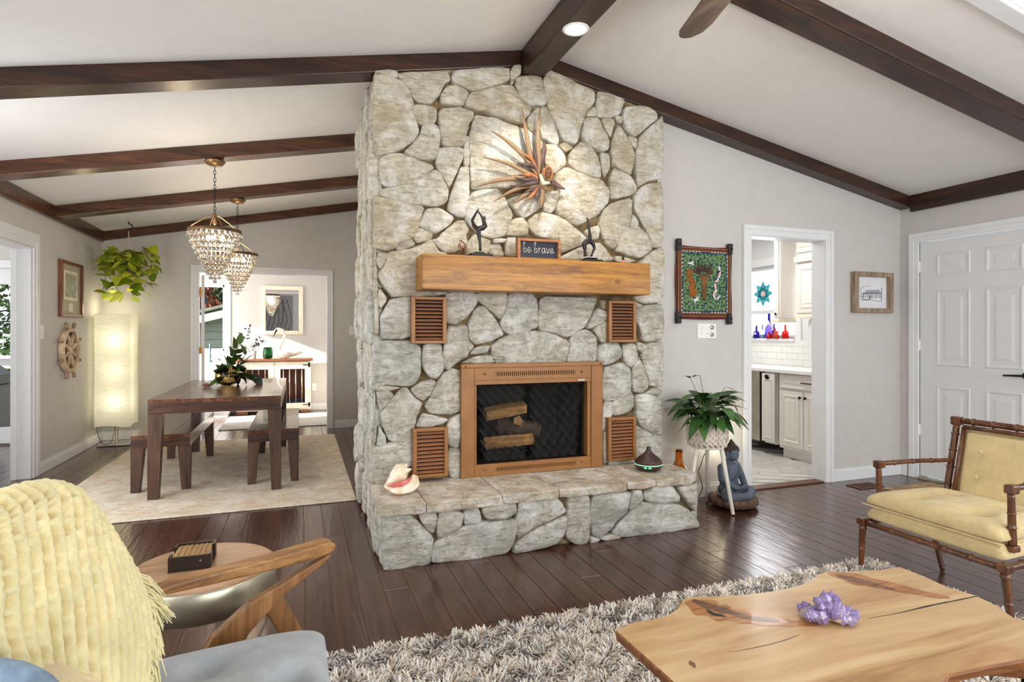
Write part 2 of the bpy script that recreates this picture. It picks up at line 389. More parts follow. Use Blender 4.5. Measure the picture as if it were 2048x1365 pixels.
# walls
w = MB(); w.box(XW-.12, XW, YS, 4.9, 0, 2.62); w.box(XW-.12, XW, 6.22, 8.5, 0, 2.62); w.box(XW-.12, XW, 4.9, 6.22, 2.02, 2.62)
w.box(XW-.12, XW, 8.5, 8.75, 0, 2.45); w.box(XW-.12, XW, 8.75, 10.15, 2.02, 2.45); w.box(XW-.12, XW, 8.75, 10.15, 0, .3); w.box(XW-.12, XW, 10.15, 10.2, 0, 2.45)
wl = struct(w.build('wall_left', M['wall']), 'greige wall on the left with a doorway to the sunroom')
w = MB(); x0, x1 = -1.19, .335
w.box(-4.7, -3.75, YF, YF+.12, 0, 2.7); w.box(-2.42, XW-.12, YF, YF+.12, 0, 2.7); w.box(-3.75, -2.42, YF, YF+.12, 2.0, 2.7)
w.box(XW, x0-.02, YF, YF+.12, 0, 2.8); w.box(x1+.02, .85, YF, YF+.12, 0, 3.1); w.box(x0-.02, x1+.02, YF, YF+.12, 2.05, 3.0)
struct(w.build('wall_back', M['wall']), 'greige end wall of the dining area with a wide cased opening')
struct(box('wall_partition', .80, .92, 4.66, YB, 0, 3.2, M['wall']), 'greige wall running back behind the stone chimney')
w = MB(); kx0, kx1 = 3.40, 4.18
w.box(2.3, kx0-.0205, YK, YK+.12, 0, 3.1); w.box(kx1+.0205, XE+.12, YK, YK+.12, 0, 2.7); w.box(kx0-.0205, kx1+.0205, YK, YK+.12, 2.0705, 2.85)
struct(w.build('wall_kitchen', M['wall']), 'greige gable wall right of the chimney with the kitchen doorway')
w = MB(); w.box(XE, XE+.12, 3.60, YK+.12, 0, 2.62); w.box(XE, XE+.12, YS, 2.66, 0, 2.62); w.box(XE, XE+.12, 2.66, 3.60, 2.07, 2.62)
struct(w.build('wall_right', M['wall']), 'greige wall holding the white six-panel front door')
struct(box('wall_south', -4.7, XE+.12, YS-.12, YS, 0, 3.2, M['wall']), 'wall behind the viewer')
w = MB(); w.box(-1.62, .92, YB, YB+.1, 0, 2.5); w.box(XW-.1, -1.62, YB, YB+.1, 0, .95); w.box(XW-.1, -1.62, YB, YB+.1, 2.0, 2.5)
w = MB(); wx0, wx1, wz0, wz1 = -1.62, -1.12, .985, 2.03
w.box(XW-.1, wx0, YB, YB+.1, 0, 2.5); w.box(wx1, .92, YB, YB+.1, 0, 2.5); w.box(wx0, wx1, YB, YB+.1, 0, wz0); w.box(wx0, wx1, YB, YB+.1, wz1, 2.5)
struct(w.build('wall_far', M['wall']), 'pale wall of the sunlit far room with mirror and window')
w = MB(); w.box(-4.7, -4.58, 2.6, YF, 0, 2.7); w.box(-4.7, XW, 2.5, 2.62, 0, 2.7)
struct(w.build('wall_sunroom', M['wall']), 'outer walls of the sunroom beyond the left doorway')
struct(box('ceiling_sunroom', -4.7, XW-.12, 2.5, YF+.12, 2.45, 2.55, M['ceil']), 'flat white ceiling of the sunroom')
struct(box('ceiling_far_room', XW-.1, .92, YF+.12, YB+.1, 2.42, 2.5, M['ceil']), 'flat white ceiling of the far room')
# sloped ceilings
mb = MB()
def slab(xa, xb, ya, yb):
    za, zb = zc(xa), zc(xb)
    mb.add([(xa, ya, za), (xb, ya, zb), (xb, yb, zb), (xa, yb, za), (xa, ya, za+.1), (xb, ya, zb+.1), (xb, yb, zb+.1), (xa, yb, za+.1)],
           [(3, 2, 1, 0), (4, 5, 6, 7), (0, 1, 5, 4), (1, 2, 6, 5), (2, 3, 7, 6), (3, 0, 4, 7)])
slab(XW-.12, XR, YS-.12, YF+.12)
sx0, sx1, sy0, sy1 = 2.9, 4.1, .9, 1.80
slab(XR, sx0, YS-.12, YK+.12); slab(sx1, XE+.12, YS-.12, YK+.12); slab(sx0, sx1, YS-.12, sy0); slab(sx0, sx1, sy1, YK+.12)
slab(XR, 2.4, YK+.12, YF+.12)
ce = struct(mb.build('ceiling', M['ceil']), 'sloped white ceiling rising to the ridge beam')
# skylight in the right slope (only its trimmed corner shows)
sk = thing('skylight', 'white trimmed skylight cut by the top right corner of the picture', 'skylight', (3.5, 1.35, zc(3.5)))
m2 = MB()
for (a, b, c, d) in ((sx0-.09, sx1+.09, sy1, sy1+.09), (sx0-.09, sx1+.09, sy0-.09, sy0), (sx0-.09, sx0, sy0, sy1), (sx1, sx1+.09, sy0, sy1)):
    m2.add([(x, y, zc(x)-t) for t in (0.001, .025) for x, y in ((a, c), (b, c), (b, d), (a, d))], [(0, 1, 2, 3), (7, 6, 5, 4), (0, 4, 5, 1), (1, 5, 6, 2), (2, 6, 7, 3), (3, 7, 4, 0)])
m2.build('frame', M['trim'], sk, bevel=.006)
m2 = MB()
for (a, b, c, d) in ((sx0-.02, sx1+.02, sy1+.0, sy1+.03), (sx0-.02, sx1+.02, sy0-.03, sy0), (sx0-.03, sx0, sy0, sy1), (sx1, sx1+.03, sy0, sy1)):
    m2.add([(x, y, zc(x)+t) for t in (.1, .32) for x, y in ((a, c), (b, c), (b, d), (a, d))], [(0, 1, 2, 3), (7, 6, 5, 4), (0, 4, 5, 1), (1, 5, 6, 2), (2, 6, 7, 3), (3, 7, 4, 0)])
m2.build('shaft', M['trim'], sk)
m2 = MB(); m2.add([(x, y, zc(x)+t) for t in (.30, .31) for x, y in ((sx0, sy0), (sx1, sy0), (sx1, sy1), (sx0, sy1))], [(0, 1, 2, 3), (7, 6, 5, 4), (0, 4, 5, 1), (1, 5, 6, 2), (2, 6, 7, 3), (3, 7, 4, 0)])
m2.build('pane', M['pane'], sk)
# beams
def slope_beam(xa, xb, y0, y1, h, lab, top=.0, mat=None):
    mb = MB(); za, zb = zc(xa)-top, zc(xb)-top
    mb.add([(xa, y0, za), (xb, y0, zb), (xb, y1, zb), (xa, y1, za), (xa, y0, za-h), (xb, y0, zb-h), (xb, y1, zb-h), (xa, y1, za-h)],
           [(0, 1, 2, 3), (7, 6, 5, 4), (0, 4, 5, 1), (1, 5, 6, 2), (2, 6, 7, 3), (3, 7, 4, 0)])
    return tag(mb.build('ceiling_beam', mat or M['beam'], None, bevel=.006), lab, 'beam')
BH = .107
slope_beam(XW, XR-.077, 3.645, 3.80, BH, 'dark ceiling beam sloping down left from the ridge in front of the chimney top')
slope_beam(XW, .8, 5.149, 5.305, BH, 'dark rafter beam carrying the nearer crystal chandelier', mat=M['beam2'])
slope_beam(XW+.0, .8, 6.618, 6.774, BH, 'dark rafter beam carrying the farther crystal chandelier', mat=M['beam2'])
slope_beam(XW, .8, YF-.06, YF-.001, BH, 'thin dark beam against the dining area end wall', mat=M['beam2'])
slope_beam(XR+.077, XE, 3.645, YK-.001, .101, 'black-brown beam sloping right from the ridge along the gable wall')
slope_beam(XR+.077, XE, 2.276, 2.432, .101, 'dark rafter beam crossing the upper right ceiling in front')
tag(box('ridge_beam', XR-.076, XR+.076, YS, 3.645, 2.99, zc(XR-.076)+.02, M['beamy'], None, bevel=.006), 'thick dark ridge beam with a recessed spotlight running toward the chimney', 'beam')
tag(box('ceiling_beam', XW+.001, XW+.04, YS, YF-.06, 2.335, zc(XW+.04)-.001, M['beamy2'], None, bevel=.004), 'dark trim beam along the top of the left wall', 'beam')
tag(box('ceiling_beam', XE-.04, XE-.001, YS, 3.645, 2.335, zc(XE-.04)-.001, M['beamy'], None, bevel=.004), 'black trim beam above the front door on the right wall', 'beam')
# baseboards
def bb(name, x0, x1, y0, y1, lab):
    m = MB(); m.box(x0, x1, y0, y1, 0, .085)
    dx, dy = x1-x0, y1-y0
    if dx < dy:
        s = 1 if abs(x0) > 2.1 and x0 < 0 else -1
        a, b = (x0, x0+.008) if s > 0 else (x1-.008, x1); m.box(a, b, y0, y1, .085, .105)
    else: m.box(x0, x1, y1-.008, y1, .085, .105)
    return struct(m.build(name, M['trim'], None, bevel=.002), lab)
bb('baseboard_left', XW+.001, XW+.016, 6.34, YF, 'white baseboard under the ship wheel wall')
bb('baseboard_back', XW, x0-.1, YF-.016, YF-.001, 'white baseboard behind the paper floor lamp')
bb('baseboard_back_right', x1+.1, .80, YF-.016, YF-.001, 'white baseboard right of the cased opening')
bb('baseboard_kitchen', 2.48, kx0-.09, YK-.016, YK-.001, 'white baseboard behind the plant stand')
bb('baseboard_gable', kx1+.09, XE, YK-.016, YK-.001, 'white baseboard between kitchen doorway and corner')
bb('baseboard_right', XE-.016, XE-.001, 3.69, YK-.016, 'short white baseboard beside the front door')
bb('baseboard_far', -2.1, .8, YB-.016, YB-.001, 'white baseboard in the sunlit far room')
# casings
def casing_y(name, xa, xb, y, ztop, depth, lab, w=.085):
    """doorway in a wall facing -Y; xa, xb are the clear opening"""
    m = MB()
    m.box(xa-w, xa-.003, y-.014, y, 0, ztop+.0035); m.box(xb+.003, xb+w, y-.014, y, 0, ztop+.0035); m.box(xa-w, xb+w, y-.014, y, ztop+.004, ztop+w)
    m.box(xa-w, xa-w*.6, y-.022, y-.0145, 0, ztop+w*.6); m.box(xb+w*.6, xb+w, y-.022, y-.0145, 0, ztop+w*.6); m.box(xa-w, xb+w, y-.022, y-.0145, ztop+w*.605, ztop+w)
    m.box(xa-.02, xa, y, y+depth, 0, ztop); m.box(xb, xb+.02, y, y+depth, 0, ztop); m.box(xa-.02, xb+.02, y, y+depth, ztop, ztop+.02)
    return struct(m.build(name, M['trim'], None, bevel=.003), lab)
casing_y('trim_1', kx0, kx1, YK-.0005, 2.05, .135, 'white casing of the kitchen doorway')
casing_y('trim_2', x0, x1, YF-.0005, 2.03, .135, 'white casing of the wide dining opening', .078)
m = MB()
m.box(XW+.0005, XW+.014, 6.225, 6.335, 0, 2.0195); m.box(XW+.0145, XW+.022, 6.27, 6.335, 0, 2.075); m.box(XW+.0005, XW+.014, 4.8, 6.335, 2.02, 2.14); m.box(XW+.0145, XW+.022, 4.8, 6.335, 2.0755, 2.14); m.box(XW-.139, XW, 6.201, 6.2245, 0, 2.0195)
m.box(XW-.14, XW-.095, 6.185, 6.2005, 0, 1.9995); m.box(XW-.139, XW, 4.9, 6.2, 2.0, 2.0195)
struct(m.build('trim_3', M['trim'], None, bevel=.003), 'white casing and deep jamb of the left doorway')
# front door
m = MB(); dy0, dy1, dz1 = 2.70, 3.585, 2.055
m.box(XE-.014, XE-.0005, dy1+.004, dy1+.085, 0, dz1+.0045); m.box(XE-.022, XE-.0145, dy1+.04, dy1+.085, 0, dz1+.045)
m.box(XE-.014, XE-.0005, dy0-.08, dy1+.085, dz1+.005, dz1+.085); m.box(XE-.022, XE-.0145, dy0-.08, dy1+.085, dz1+.0455, dz1+.085); m.box(XE-.014, XE-.0005, dy0-.08, dy0-.01, 0, dz1+.0045)
struct(m.build('trim_4', M['trim'], None, bevel=.003), 'white casing of the front door')
dr = struct(box('door_1', XE+.012, XE+.05, dy0, dy1, .03, dz1, M['doorp']), 'white six-panel front door with black lever')
def panel_x(x, ya, yb, za, zb, parent, mat, s=-1, name='panel', w=.03):
    """raised panel on a face at X=x looking toward s"""
    mb = MB(); d = (.006 if mat is M['doorp'] else .009)*s
    rings = [(0, .0), (w*.25, d), (w*.5, d), (w, -.0), (w*1.9, -.0), (w*2.6, d*.8)]
    vs = []
    for q, h in rings: vs += [(x+h, ya+q, za+q), (x+h, yb-q, za+q), (x+h, yb-q, zb-q), (x+h, ya+q, zb-q)]
    n = len(rings); fs = [(i*4+k, i*4+(k+1) % 4, (i+1)*4+(k+1) % 4, (i+1)*4+k) for i in range(n-1) for k in range(4)]+[tuple((n-1)*4+k for k in range(4))]
    return mb.add(vs, fs).build(name, mat, parent)
xf = XE+.0119
for (ya, yb) in ((3.18, 3.45), (2.81, 3.07)):
    panel_x(xf, ya, yb, 1.75, 1.945, dr, M['doorp']); panel_x(xf, ya, yb, .99, 1.63, dr, M['doorp']); panel_x(xf, ya, yb, .16, .82, dr, M['doorp'])
for z in (1.80, 1.12, .38): 
    h = MB(); h.box(XE-.004, XE+.012, dy1+.001, dy1+.016, z, z+.09); h.tube([(XE-.007, dy1+.004, z-.006), (XE-.007, dy1+.004, z+.096)], .006, 8); h.build('hinge', M['plate'], dr)
h = MB(); h.lathe([(.0, 0), (.026, 0), (.026, .012), (.012, .016), (.012, .045), (0, .045)], (XE+.012, 2.79, .95), 16, (-1, 0, 0)); h.tube([(XE-.035, 2.79, .95), (XE-.037, 2.92, .945)], [.009, .007], 8); h.build('lever_handle', M['blackm'], dr, smooth=True)
struct(box('trim_5', XE-.03, XE+.05, dy0, dy1, 0, .022, M['steel'], None, bevel=.003), 'metal threshold under the front door')
# wall plates
def plate_y(x, y, z, wd, ht, lab, kind='switch', name='light_switch', cat='switch'):
    t = thing(name, lab, cat, (x, y, z))
    box('plate', x-wd/2, x+wd/2, y-.007, y-.0005, z-ht/2, z+ht/2, M['plate'], t, bevel=.002)
    return t
t = plate_y(2.97, YK, 1.285, .175, .115, 'white double wall plate with two round dimmer dials below the tapestry', name='dimmer_switch')
for dx, dz in ((.045, .028), (.045, -.028)):
    MB().lathe([(0, -.0), (.017, 0), (.015, -.006), (0, -.006)], (2.97+dx, YK-.008, 1.285+dz), 20, (0, 1, 0)).build('dial', M['steel'], t, smooth=True)
for dx, dz in ((-.045, .02), (-.045, -.02), (.005, -.02)): box('toggle', 2.97+dx-.006, 2.97+dx+.006, YK-.014, YK-.006, 1.285+dz-.009, 1.285+dz+.009, M['plate'], t, bevel=.001)
t = plate_y(.66, YF, 1.30, .075, .12, 'white light switch on the dining end wall beside the chimney'); box('toggle', .655, .665, YF-.016, YF-.006, 1.29, 1.312, M['plate'], t, bevel=.001)
t = plate_y(.215, YB, .375, .075, .115, 'white socket on the far room wall right of the dog crate', name='wall_socket', cat='socket')
for dz in (-.028, .028): box('outlet', .2, .23, YB-.009, YB-.006, .375+dz-.013, .375+dz+.013, M['plate'], t, bevel=.002)
t = thing('light_switch', 'white light switch on the left wall next to the doorway', 'switch', (XW, 6.41, 1.28))
box('plate', XW+.0005, XW+.007, 6.365, 6.455, 1.215, 1.34, M['plate'], t, bevel=.002)
for dy in (-.018, .018): box('toggle', XW+.006, XW+.016, 6.405+dy, 6.415+dy, 1.27, 1.29, M['plate'], t, bevel=.001)
t = thing('wall_socket', 'white socket low in the corner behind the paper lamp', 'socket', (XW, 7.9, .36))
box('plate', XW+.0005, XW+.007, 7.86, 7.94, .30, .42, M['plate'], t, bevel=.002)
# ------------------------------------------------------------------ stone chimney and hearth
YC, YH = 3.635, 3.175
fp = thing('stone_fireplace', 'floor-to-ceiling pale field-stone chimney with a raised stone hearth', 'fireplace', (1.45, YC, 0))
XL, XRt = .425, 2.47
mb = MB()
top = lambda x: zc(x)-.0
ys, ye = YC+.028, 4.65
fx0, fx1, fz0, fz1 = 1.04, 1.87, .40, .95      # firebox hole
def colblock(xa, xb, za, zb, y0=ys, y1=ye): mb.box(xa, xb, y0, y1, za, zb)
mb.add([(XL+.02, ys, fz1), (XR, ys, fz1), (XR, ys, zc(XR)-.002), (XL+.02, ys, zc(XL)), (XL+.02, ye, fz1), (XR, ye, fz1), (XR, ye, zc(XR)-.002), (XL+.02, ye, zc(XL))], [(0, 1, 2, 3), (7, 6, 5, 4), (0, 4, 5, 1), (1, 5, 6, 2), (2, 6, 7, 3), (3, 7, 4, 0)])
mb.add([(XR, ys, fz1), (XRt-.01, ys, fz1), (XRt-.01, ys, zc(XRt)), (XR, ys, zc(XR)-.002), (XR, ye, fz1), (XRt-.01, ye, fz1), (XRt-.01, ye, zc(XRt)), (XR, ye, zc(XR)-.002)], [(0, 1, 2, 3), (7, 6, 5, 4), (0, 4, 5, 1), (1, 5, 6, 2), (2, 6, 7, 3), (3, 7, 4, 0)])
colblock(XL+.02, fx0, 0, fz1); colblock(fx1, XRt-.01, 0, fz1); colblock(fx0, fx1, 0, fz0); colblock(fx0, fx1, fz0, fz1, 4.15, ye)
mb.box(XL+.02, 2.44, YH+.03, ys, 0, .30)
mb.build('mortar_core', M['grout'], fp)
rs = random.Random(11)
def chaikin(p, it=1):
    for _ in range(it):
        q = []
        for i in range(len(p)):
            a, b = p[i], p[(i+1) % len(p)]; q += [a*.86+b*.14, a*.14+b*.86]
        p = q
    return p
def stone(poly, nrm, back, t, mat, name='stone', tilt=.006, rough=.004, parent=fp, grow=.0075):
    """field stone: closed outline (3-D points on the wall plane), pillowed outward along nrm by t, rooted back behind"""
    nrm = Vector(nrm); P = [Vector(q) for q in poly]; c = sum(P, Vector())/len(P)
    P = chaikin(P); L = [(P[(i+1) % len(P)]-P[i]).length for i in range(len(P))]
    Q = []
    for i, q in enumerate(P):
        Q.append(q)
        k = int(L[i]/.05)
        for j in range(k): Q.append(q.lerp(P[(i+1) % len(P)], (j+1)/(k+1)))
    seed = Vector((rs.random()*50, rs.random()*50, 0))
    Q = [q+(q-c).normalized()*(grow+.006*noise.noise(q*28+seed)) for q in Q]
    n = len(Q); vs = []; tl = Vector((rs.uniform(-1, 1), rs.uniform(-1, 1), rs.uniform(-1, 1)))*tilt*8
    big = max((q-c).length for q in Q)
    for k, h in ((1.0, -back), (1.0, t*.42), (.975, t*.80), (.93, t*.97), (.62, t*1.06), (.3, t*1.1)):
        for q in Q:
            dq = q-c
            s = 1-min((1-k)*1.0, (1-k)*.16/max(.05, dq.length)) if k > .8 else k
            p = c+dq*s
            z = h
            if h > 0: z += dq.dot(tl)*s*.35+rough*2.0*noise.noise(p*13+seed)+rough*noise.noise(p*40+seed)
            if k <= .62: z += rough*1.6*noise.noise(p*7+seed*2)
            vs.append(p+nrm*z)
    vs.append(c+nrm*(t*1.1)); m = 6
    fs = [(i*n+k, i*n+(k+1) % n, (i+1)*n+(k+1) % n, (i+1)*n+k) for i in range(m-1) for k in range(n)]
    fs += [((m-1)*n+k, (m-1)*n+(k+1) % n, m*n) for k in range(n)]
    return MB().add(vs, fs).build(name, mat, parent, smooth=True)
CR = {'A': (700, 120, .24908), 'B': (1020, 120, .24908), 'C': (700, 440, .24908), 'D': (1020, 440, .24908), 'E': (700, 760, .26374), 'F': (1040, 760, .26374)}
STN = [
('A', 165,120,265,125,340,150,420,185,480,260,500,330,510,440,550,570,520,640,410,715,290,750,215,765,175,690,150,560,145,420,128,250,140,160),
('A', 380,110,770,95,805,160,750,200,720,270,660,340,560,340,500,290,460,210,410,160),
('A', 200,90,300,88,370,95,378,140,300,128),
('A', 835,95,1275,60,1275,160,1200,200,1090,220,1040,250,970,250,830,185,820,140),
('B', 5,95,30,50,85,45,80,110,40,150,25,190,5,190),
('A', 735,280,775,215,835,210,900,235,950,265,930,310,905,370,735,350),
('A', 970,270,1060,255,1200,215,1300,215,1345,290,1410,355,1440,380,1440,430,1360,515,1240,470,1130,430,1010,400,920,385,935,330),
('A', 505,365,690,385,690,480,660,515,560,520,520,470,505,420),
('A', 580,535,650,520,700,545,715,620,715,690,670,800,590,800,490,770,435,740,500,680,560,620),
('A', 715,400,900,400,980,430,985,470,940,530,930,600,910,690,735,690,725,560),
('A', 710,710,910,705,905,790,850,900,810,990,790,1020,740,930,695,850,700,770),
('A', 925,620,955,620,950,720,955,850,915,850,915,740),
('A', 1000,450,1130,465,1240,500,1350,545,1430,570,1530,650,1550,700,1530,850,1500,960,1400,1010,1300,1020,1200,1020,1060,1030,980,1030,970,950,965,800,960,600,985,520),
('A', 250,790,320,755,430,760,560,815,640,840,670,870,600,925,500,980,400,1000,330,1015,265,1000,245,920,240,830),
('A', 255,1040,340,1025,460,1000,560,945,680,885,710,900,750,980,790,1050,770,1150,680,1170,520,1155,380,1130,240,1085),
('A', 885,870,950,860,955,950,950,1050,940,1160,920,1260,860,1250,790,1200,790,1150,820,1060,860,950),
('A', 985,1070,1060,1045,1190,1040,1240,1110,1300,1230,1290,1300,1250,1400,1150,1425,1060,1405,990,1350,930,1280,940,1180,960,1100),
('A', 160,1110,240,1110,400,1140,590,1190,560,1280,540,1365,500,1430,380,1470,370,1500,300,1530,200,1500,165,1450,150,1300),
('A', 610,1205,720,1195,830,1270,790,1330,680,1390,600,1350,550,1340,580,1270),
('C', 500,130,560,70,660,110,640,150,540,185),
('C', 380,200,480,140,520,200,400,250,375,230),
('C', 700,150,780,80,850,20,910,10,950,80,920,130,935,180,900,230,830,260,760,260,690,200,665,160),
('C', 300,265,500,240,640,165,660,170,710,260,780,275,780,590,680,605,600,610,450,605,340,620,320,590,260,520,230,440,290,340),
('C', 165,235,210,240,215,400,235,900,165,930,160,600),
('C', 235,560,290,640,240,720,225,640),
('C', 225,260,300,280,240,400,220,340),
('C', 320,650,420,630,500,620,500,930,400,950,250,950,245,880,250,780,290,700),
('C', 165,980,300,975,500,980,560,1030,565,1100,560,1250,500,1330,300,1320,170,1340,160,1200),
('C', 590,1000,725,1000,735,1100,740,1200,700,1270,640,1260,590,1190,580,1100),
('C', 760,600,860,580,990,585,1015,660,970,730,900,800,840,835,760,820),
('C', 790,860,930,855,945,930,945,1090,860,1140,790,1200,745,1190,745,1050,765,1000,770,900),
('C', 1000,590,1250,590,1240,700,1200,800,1140,740,1080,690,1020,650),
('C', 1020,700,1080,700,1150,790,1200,870,1225,920,1150,960,1000,1000,950,930,960,800),
('C', 1265,600,1400,590,1450,600,1495,650,1500,750,1500,860,1420,890,1290,925,1215,870,1210,810,1250,700),
('D', 245,620,500,625,690,630,680,680,640,770,600,860,530,890,460,940,340,905,230,880,230,760),
('D', 700,710,760,740,775,790,700,840,640,875,615,860,660,760),
('D', 730,650,775,660,775,730,740,700),
('D', 700,850,780,810,785,970,730,985,700,930,665,880),
('D', -145,1010,-60,950,60,905,200,895,340,920,430,960,470,980,460,1060,430,1150,200,1155,-110,1160,-150,1070),
('D', 500,920,590,890,640,900,690,950,690,1150,450,1150,480,1020),
('D', 700,1020,760,990,850,990,885,1040,880,1100,820,1140,740,1170,700,1120),
('D', 900,1000,1000,1000,1010,1080,1000,1140,960,1185,925,1150,900,1090),
('D', 1010,985,1090,1010,1050,1065,1020,1040),
('D', 1100,1000,1222,985,1220,1330,1120,1330,1090,1230,1050,1100,1070,1040),
('D', 740,1195,890,1150,955,1200,965,1300,955,1390,850,1440,735,1455),
('D', 975,1200,1020,1100,1060,1170,1100,1300,1095,1350,1055,1385,985,1380,975,1300),
('D', 1000,720,1090,690,1225,680,1222,960,1060,975,1040,870,1000,780),
('D', 1140,250,1225,235,1225,620,1180,660,1080,670,980,640,980,400,1060,320),
('D', 1000,668,1060,690,1000,705),
('B', 290,110,330,100,420,140,560,210,670,265,670,340,600,430,560,550,530,675,420,640,390,560,320,420,290,300,260,180),
('B', 55,150,130,130,245,140,260,230,290,290,285,360,200,355,140,360,80,290,45,210),
('B', 700,255,800,280,915,325,880,430,820,460,700,460,690,380),
('B', 620,420,670,380,690,450,610,455),
('B', 920,390,1000,375,1100,385,1170,430,1170,480,1080,550,1010,610,930,570,900,480),
('B', 1225,450,1238,900,1200,950,1100,970,1020,1020,1010,900,1005,760,1030,640,1100,560,1170,500),
('B', 600,470,700,480,740,580,785,650,780,720,720,735,600,660,570,600),
('B', 725,475,830,490,800,630,760,560),
('B', 860,530,900,580,960,680,985,760,980,840,960,920,870,870,820,840,805,700,830,600),
('B', 940,620,1010,640,1000,720,970,690),
('B', 845,460,890,470,880,520,845,490),
('B', 560,670,620,680,680,760,720,860,720,950,620,920,520,880,475,840,480,750,530,700),
('B', 720,750,790,760,795,880,750,940,735,880),
('B', 825,870,960,940,1015,1040,980,1080,880,1105,800,1115,805,980),
('B', 370,920,450,870,520,900,620,940,720,970,790,1050,780,1140,700,1240,560,1320,480,1310,370,1220,400,1060,365,990),
('B', 390,690,440,675,495,710,440,745),
('B', 1020,1050,1100,1000,1236,985,1236,1500,1140,1500,1090,1365,1000,1200,1000,1100),
('B', 820,1150,970,1115,965,1300,930,1370,830,1520,770,1470,735,1400,720,1320,740,1220),
('B', 970,1240,1020,1320,1010,1345,955,1340),
('D', 900,80,1000,55,1080,110,1125,200,1120,250,1040,305,900,265,840,250),
('B', 150,1290,200,1240,270,1230,400,1270,480,1330,590,1420,620,1450,540,1500,390,1550,390,1450,210,1420,150,1350),
('B', 20,1285,90,1275,130,1320,140,1405,60,1410,-30,1405,0,1330),
('B', 280,1080,330,1060,400,1050,410,1080,360,1180,330,1225,270,1210,275,1140),
('B', 0,1120,150,1060,235,1100,230,1180,210,1210,130,1260,100,1260,30,1190,-20,1140),
('B', 245,380,290,385,330,450,370,560,390,640,380,685,340,665,250,610,245,500),
('B', 140,480,200,395,235,390,235,590,190,580,145,540),
('B', 290,680,370,690,440,775,445,830,390,885,350,910,300,860,275,760),
('D', 395,300,560,225,700,185,760,230,830,330,600,335,390,320),
('D', 600,90,700,50,715,80,700,150,640,150),
('D', 850,290,1000,330,940,350,840,330),
('C', 930,290,940,200,1000,120,1040,150,1120,170,1110,250,1070,300),
('C', 1130,200,1200,205,1235,290,1120,290),
('C', 1150,160,1240,158,1225,185,1155,185),
('C', 1255,150,1330,150,1340,300,1245,290),
('C', 1000,1030,1120,1010,1090,1060,960,1080),
('C', 910,1140,1010,1100,1130,1090,1160,1150,900,1150),
('C', 950,970,980,1020,950,1060),
('F', 700,170,830,85,855,120,860,200,800,250,700,270,695,200),
('F', 630,170,690,165,690,260,650,370,620,380),
('F', 870,120,940,105,1065,140,1070,400,1000,410,880,320),
('F', 870,340,1000,415,1075,430,1070,590,900,620,865,560),
('F', 625,400,660,390,665,600,625,640),
('F', 975,10,1060,5,1062,50,985,45),
('F', 940,100,1000,70,1065,70,1060,115),
('F', 670,610,860,600,860,640,670,645),
('E', 200,90,290,80,325,120,270,190,230,235,210,160),
('E', 390,70,430,70,480,140,540,180,500,270,480,360,480,465,320,465,290,440,245,340,230,260,310,160),
('E', 460,70,550,20,620,0,650,20,600,110,550,155,500,120),
('E', 700,-40,770,-80,840,-60,845,220,790,255,600,250,570,190,620,110),
('E', 510,330,550,260,600,270,740,300,700,330,600,350,500,355),
('E', 750,310,845,250,845,380,820,510,740,490,735,370),
('E', 740,520,840,530,845,740,750,730),
('E', 180,510,330,480,480,470,480,640,400,680,300,740,280,780,195,790,180,650),
('E', 140,90,190,95,192,230,200,430,170,500,140,330),
('E', 220,350,265,440,265,495,200,500,215,420),
('E', 165,45,380,60,300,80,170,80),
]
for i, s in enumerate(STN):
    ox, oy, k = CR[s[0]]; q = s[1:]
    poly = [at(ox+q[j]*k, oy+q[j+1]*k, Y=YC) for j in range(0, len(q), 2)]
    poly = [Vector((min(max(p.x, XL-.0), XRt+.012), p.y, min(p.z, zc(p.x)-.05))) for p in poly]
    cz = sum(p.z for p in poly)/len(poly)
    stone([Vector((p.x, YC+.012, p.z)) for p in poly], (0, -1, 0), .03, rs.uniform(.02, .042), M['stone'] if cz > 1.45 else M['stone_low'])
HST = [
('E', 230,1010,430,1010,510,1080,630,1200,610,1300,595,1405,265,1450,235,1365,225,1200),
('E', 520,1005,640,990,650,1060,630,1160,590,1130,540,1070),
('E', 680,1000,800,1000,860,1020,830,1110,740,1170,665,1200,660,1120),
('E', 870,980,960,965,990,1060,960,1090,870,1100),
('E', 1000,965,1150,905,1240,900,1255,1000,1180,1045,1040,1050,1010,1010),
('E', 650,1240,760,1160,900,1105,1080,1075,1262,1060,1262,1150,1235,1250,1160,1320,620,1395,620,1300),
('F', -10,920,100,890,250,870,300,930,350,1000,230,1060,80,1130,-20,1200,-20,1000),
('F', 0,1210,90,1145,240,1075,345,1040,340,1100,320,1180,260,1240,60,1290,-60,1310,-40,1250),
('F', 370,890,500,870,520,900,520,1235,430,1250,340,1190,365,1010),
('F', 560,875,830,850,825,930,800,1010,720,1060,680,1130,600,1195,550,1170,530,1080,540,930),
('F', 850,845,905,835,910,900,870,950,820,990,830,900),
('F', 940,840,1050,800,1140,805,1190,870,1190,920,1050,930,960,920,925,890),
('F', 1190,810,1310,790,1325,880,1320,1000,1270,930,1210,860),
('F', 900,940,1000,930,1190,945,1280,990,1350,1090,1340,1125,1200,1150,760,1200,700,1160,740,1100,820,1020),
('F', 600,1200,700,1175,760,1205,640,1222),
('F', 540,1195,600,1205,560,1232,530,1230),
]
for s in HST:
    ox, oy, k = CR[s[0]]; q = s[1:]
    poly = [at(ox+q[j]*k, oy+q[j+1]*k, Y=YH) for j in range(0, len(q), 2)]
    poly = [Vector((min(max(p.x, XL-.005), 2.455), YH+.012, max(.002, min(p.z, .315)))) for p in poly]
    stone(poly, (0, -1, 0), .03, rs.uniform(.022, .042), M['stone_low'])
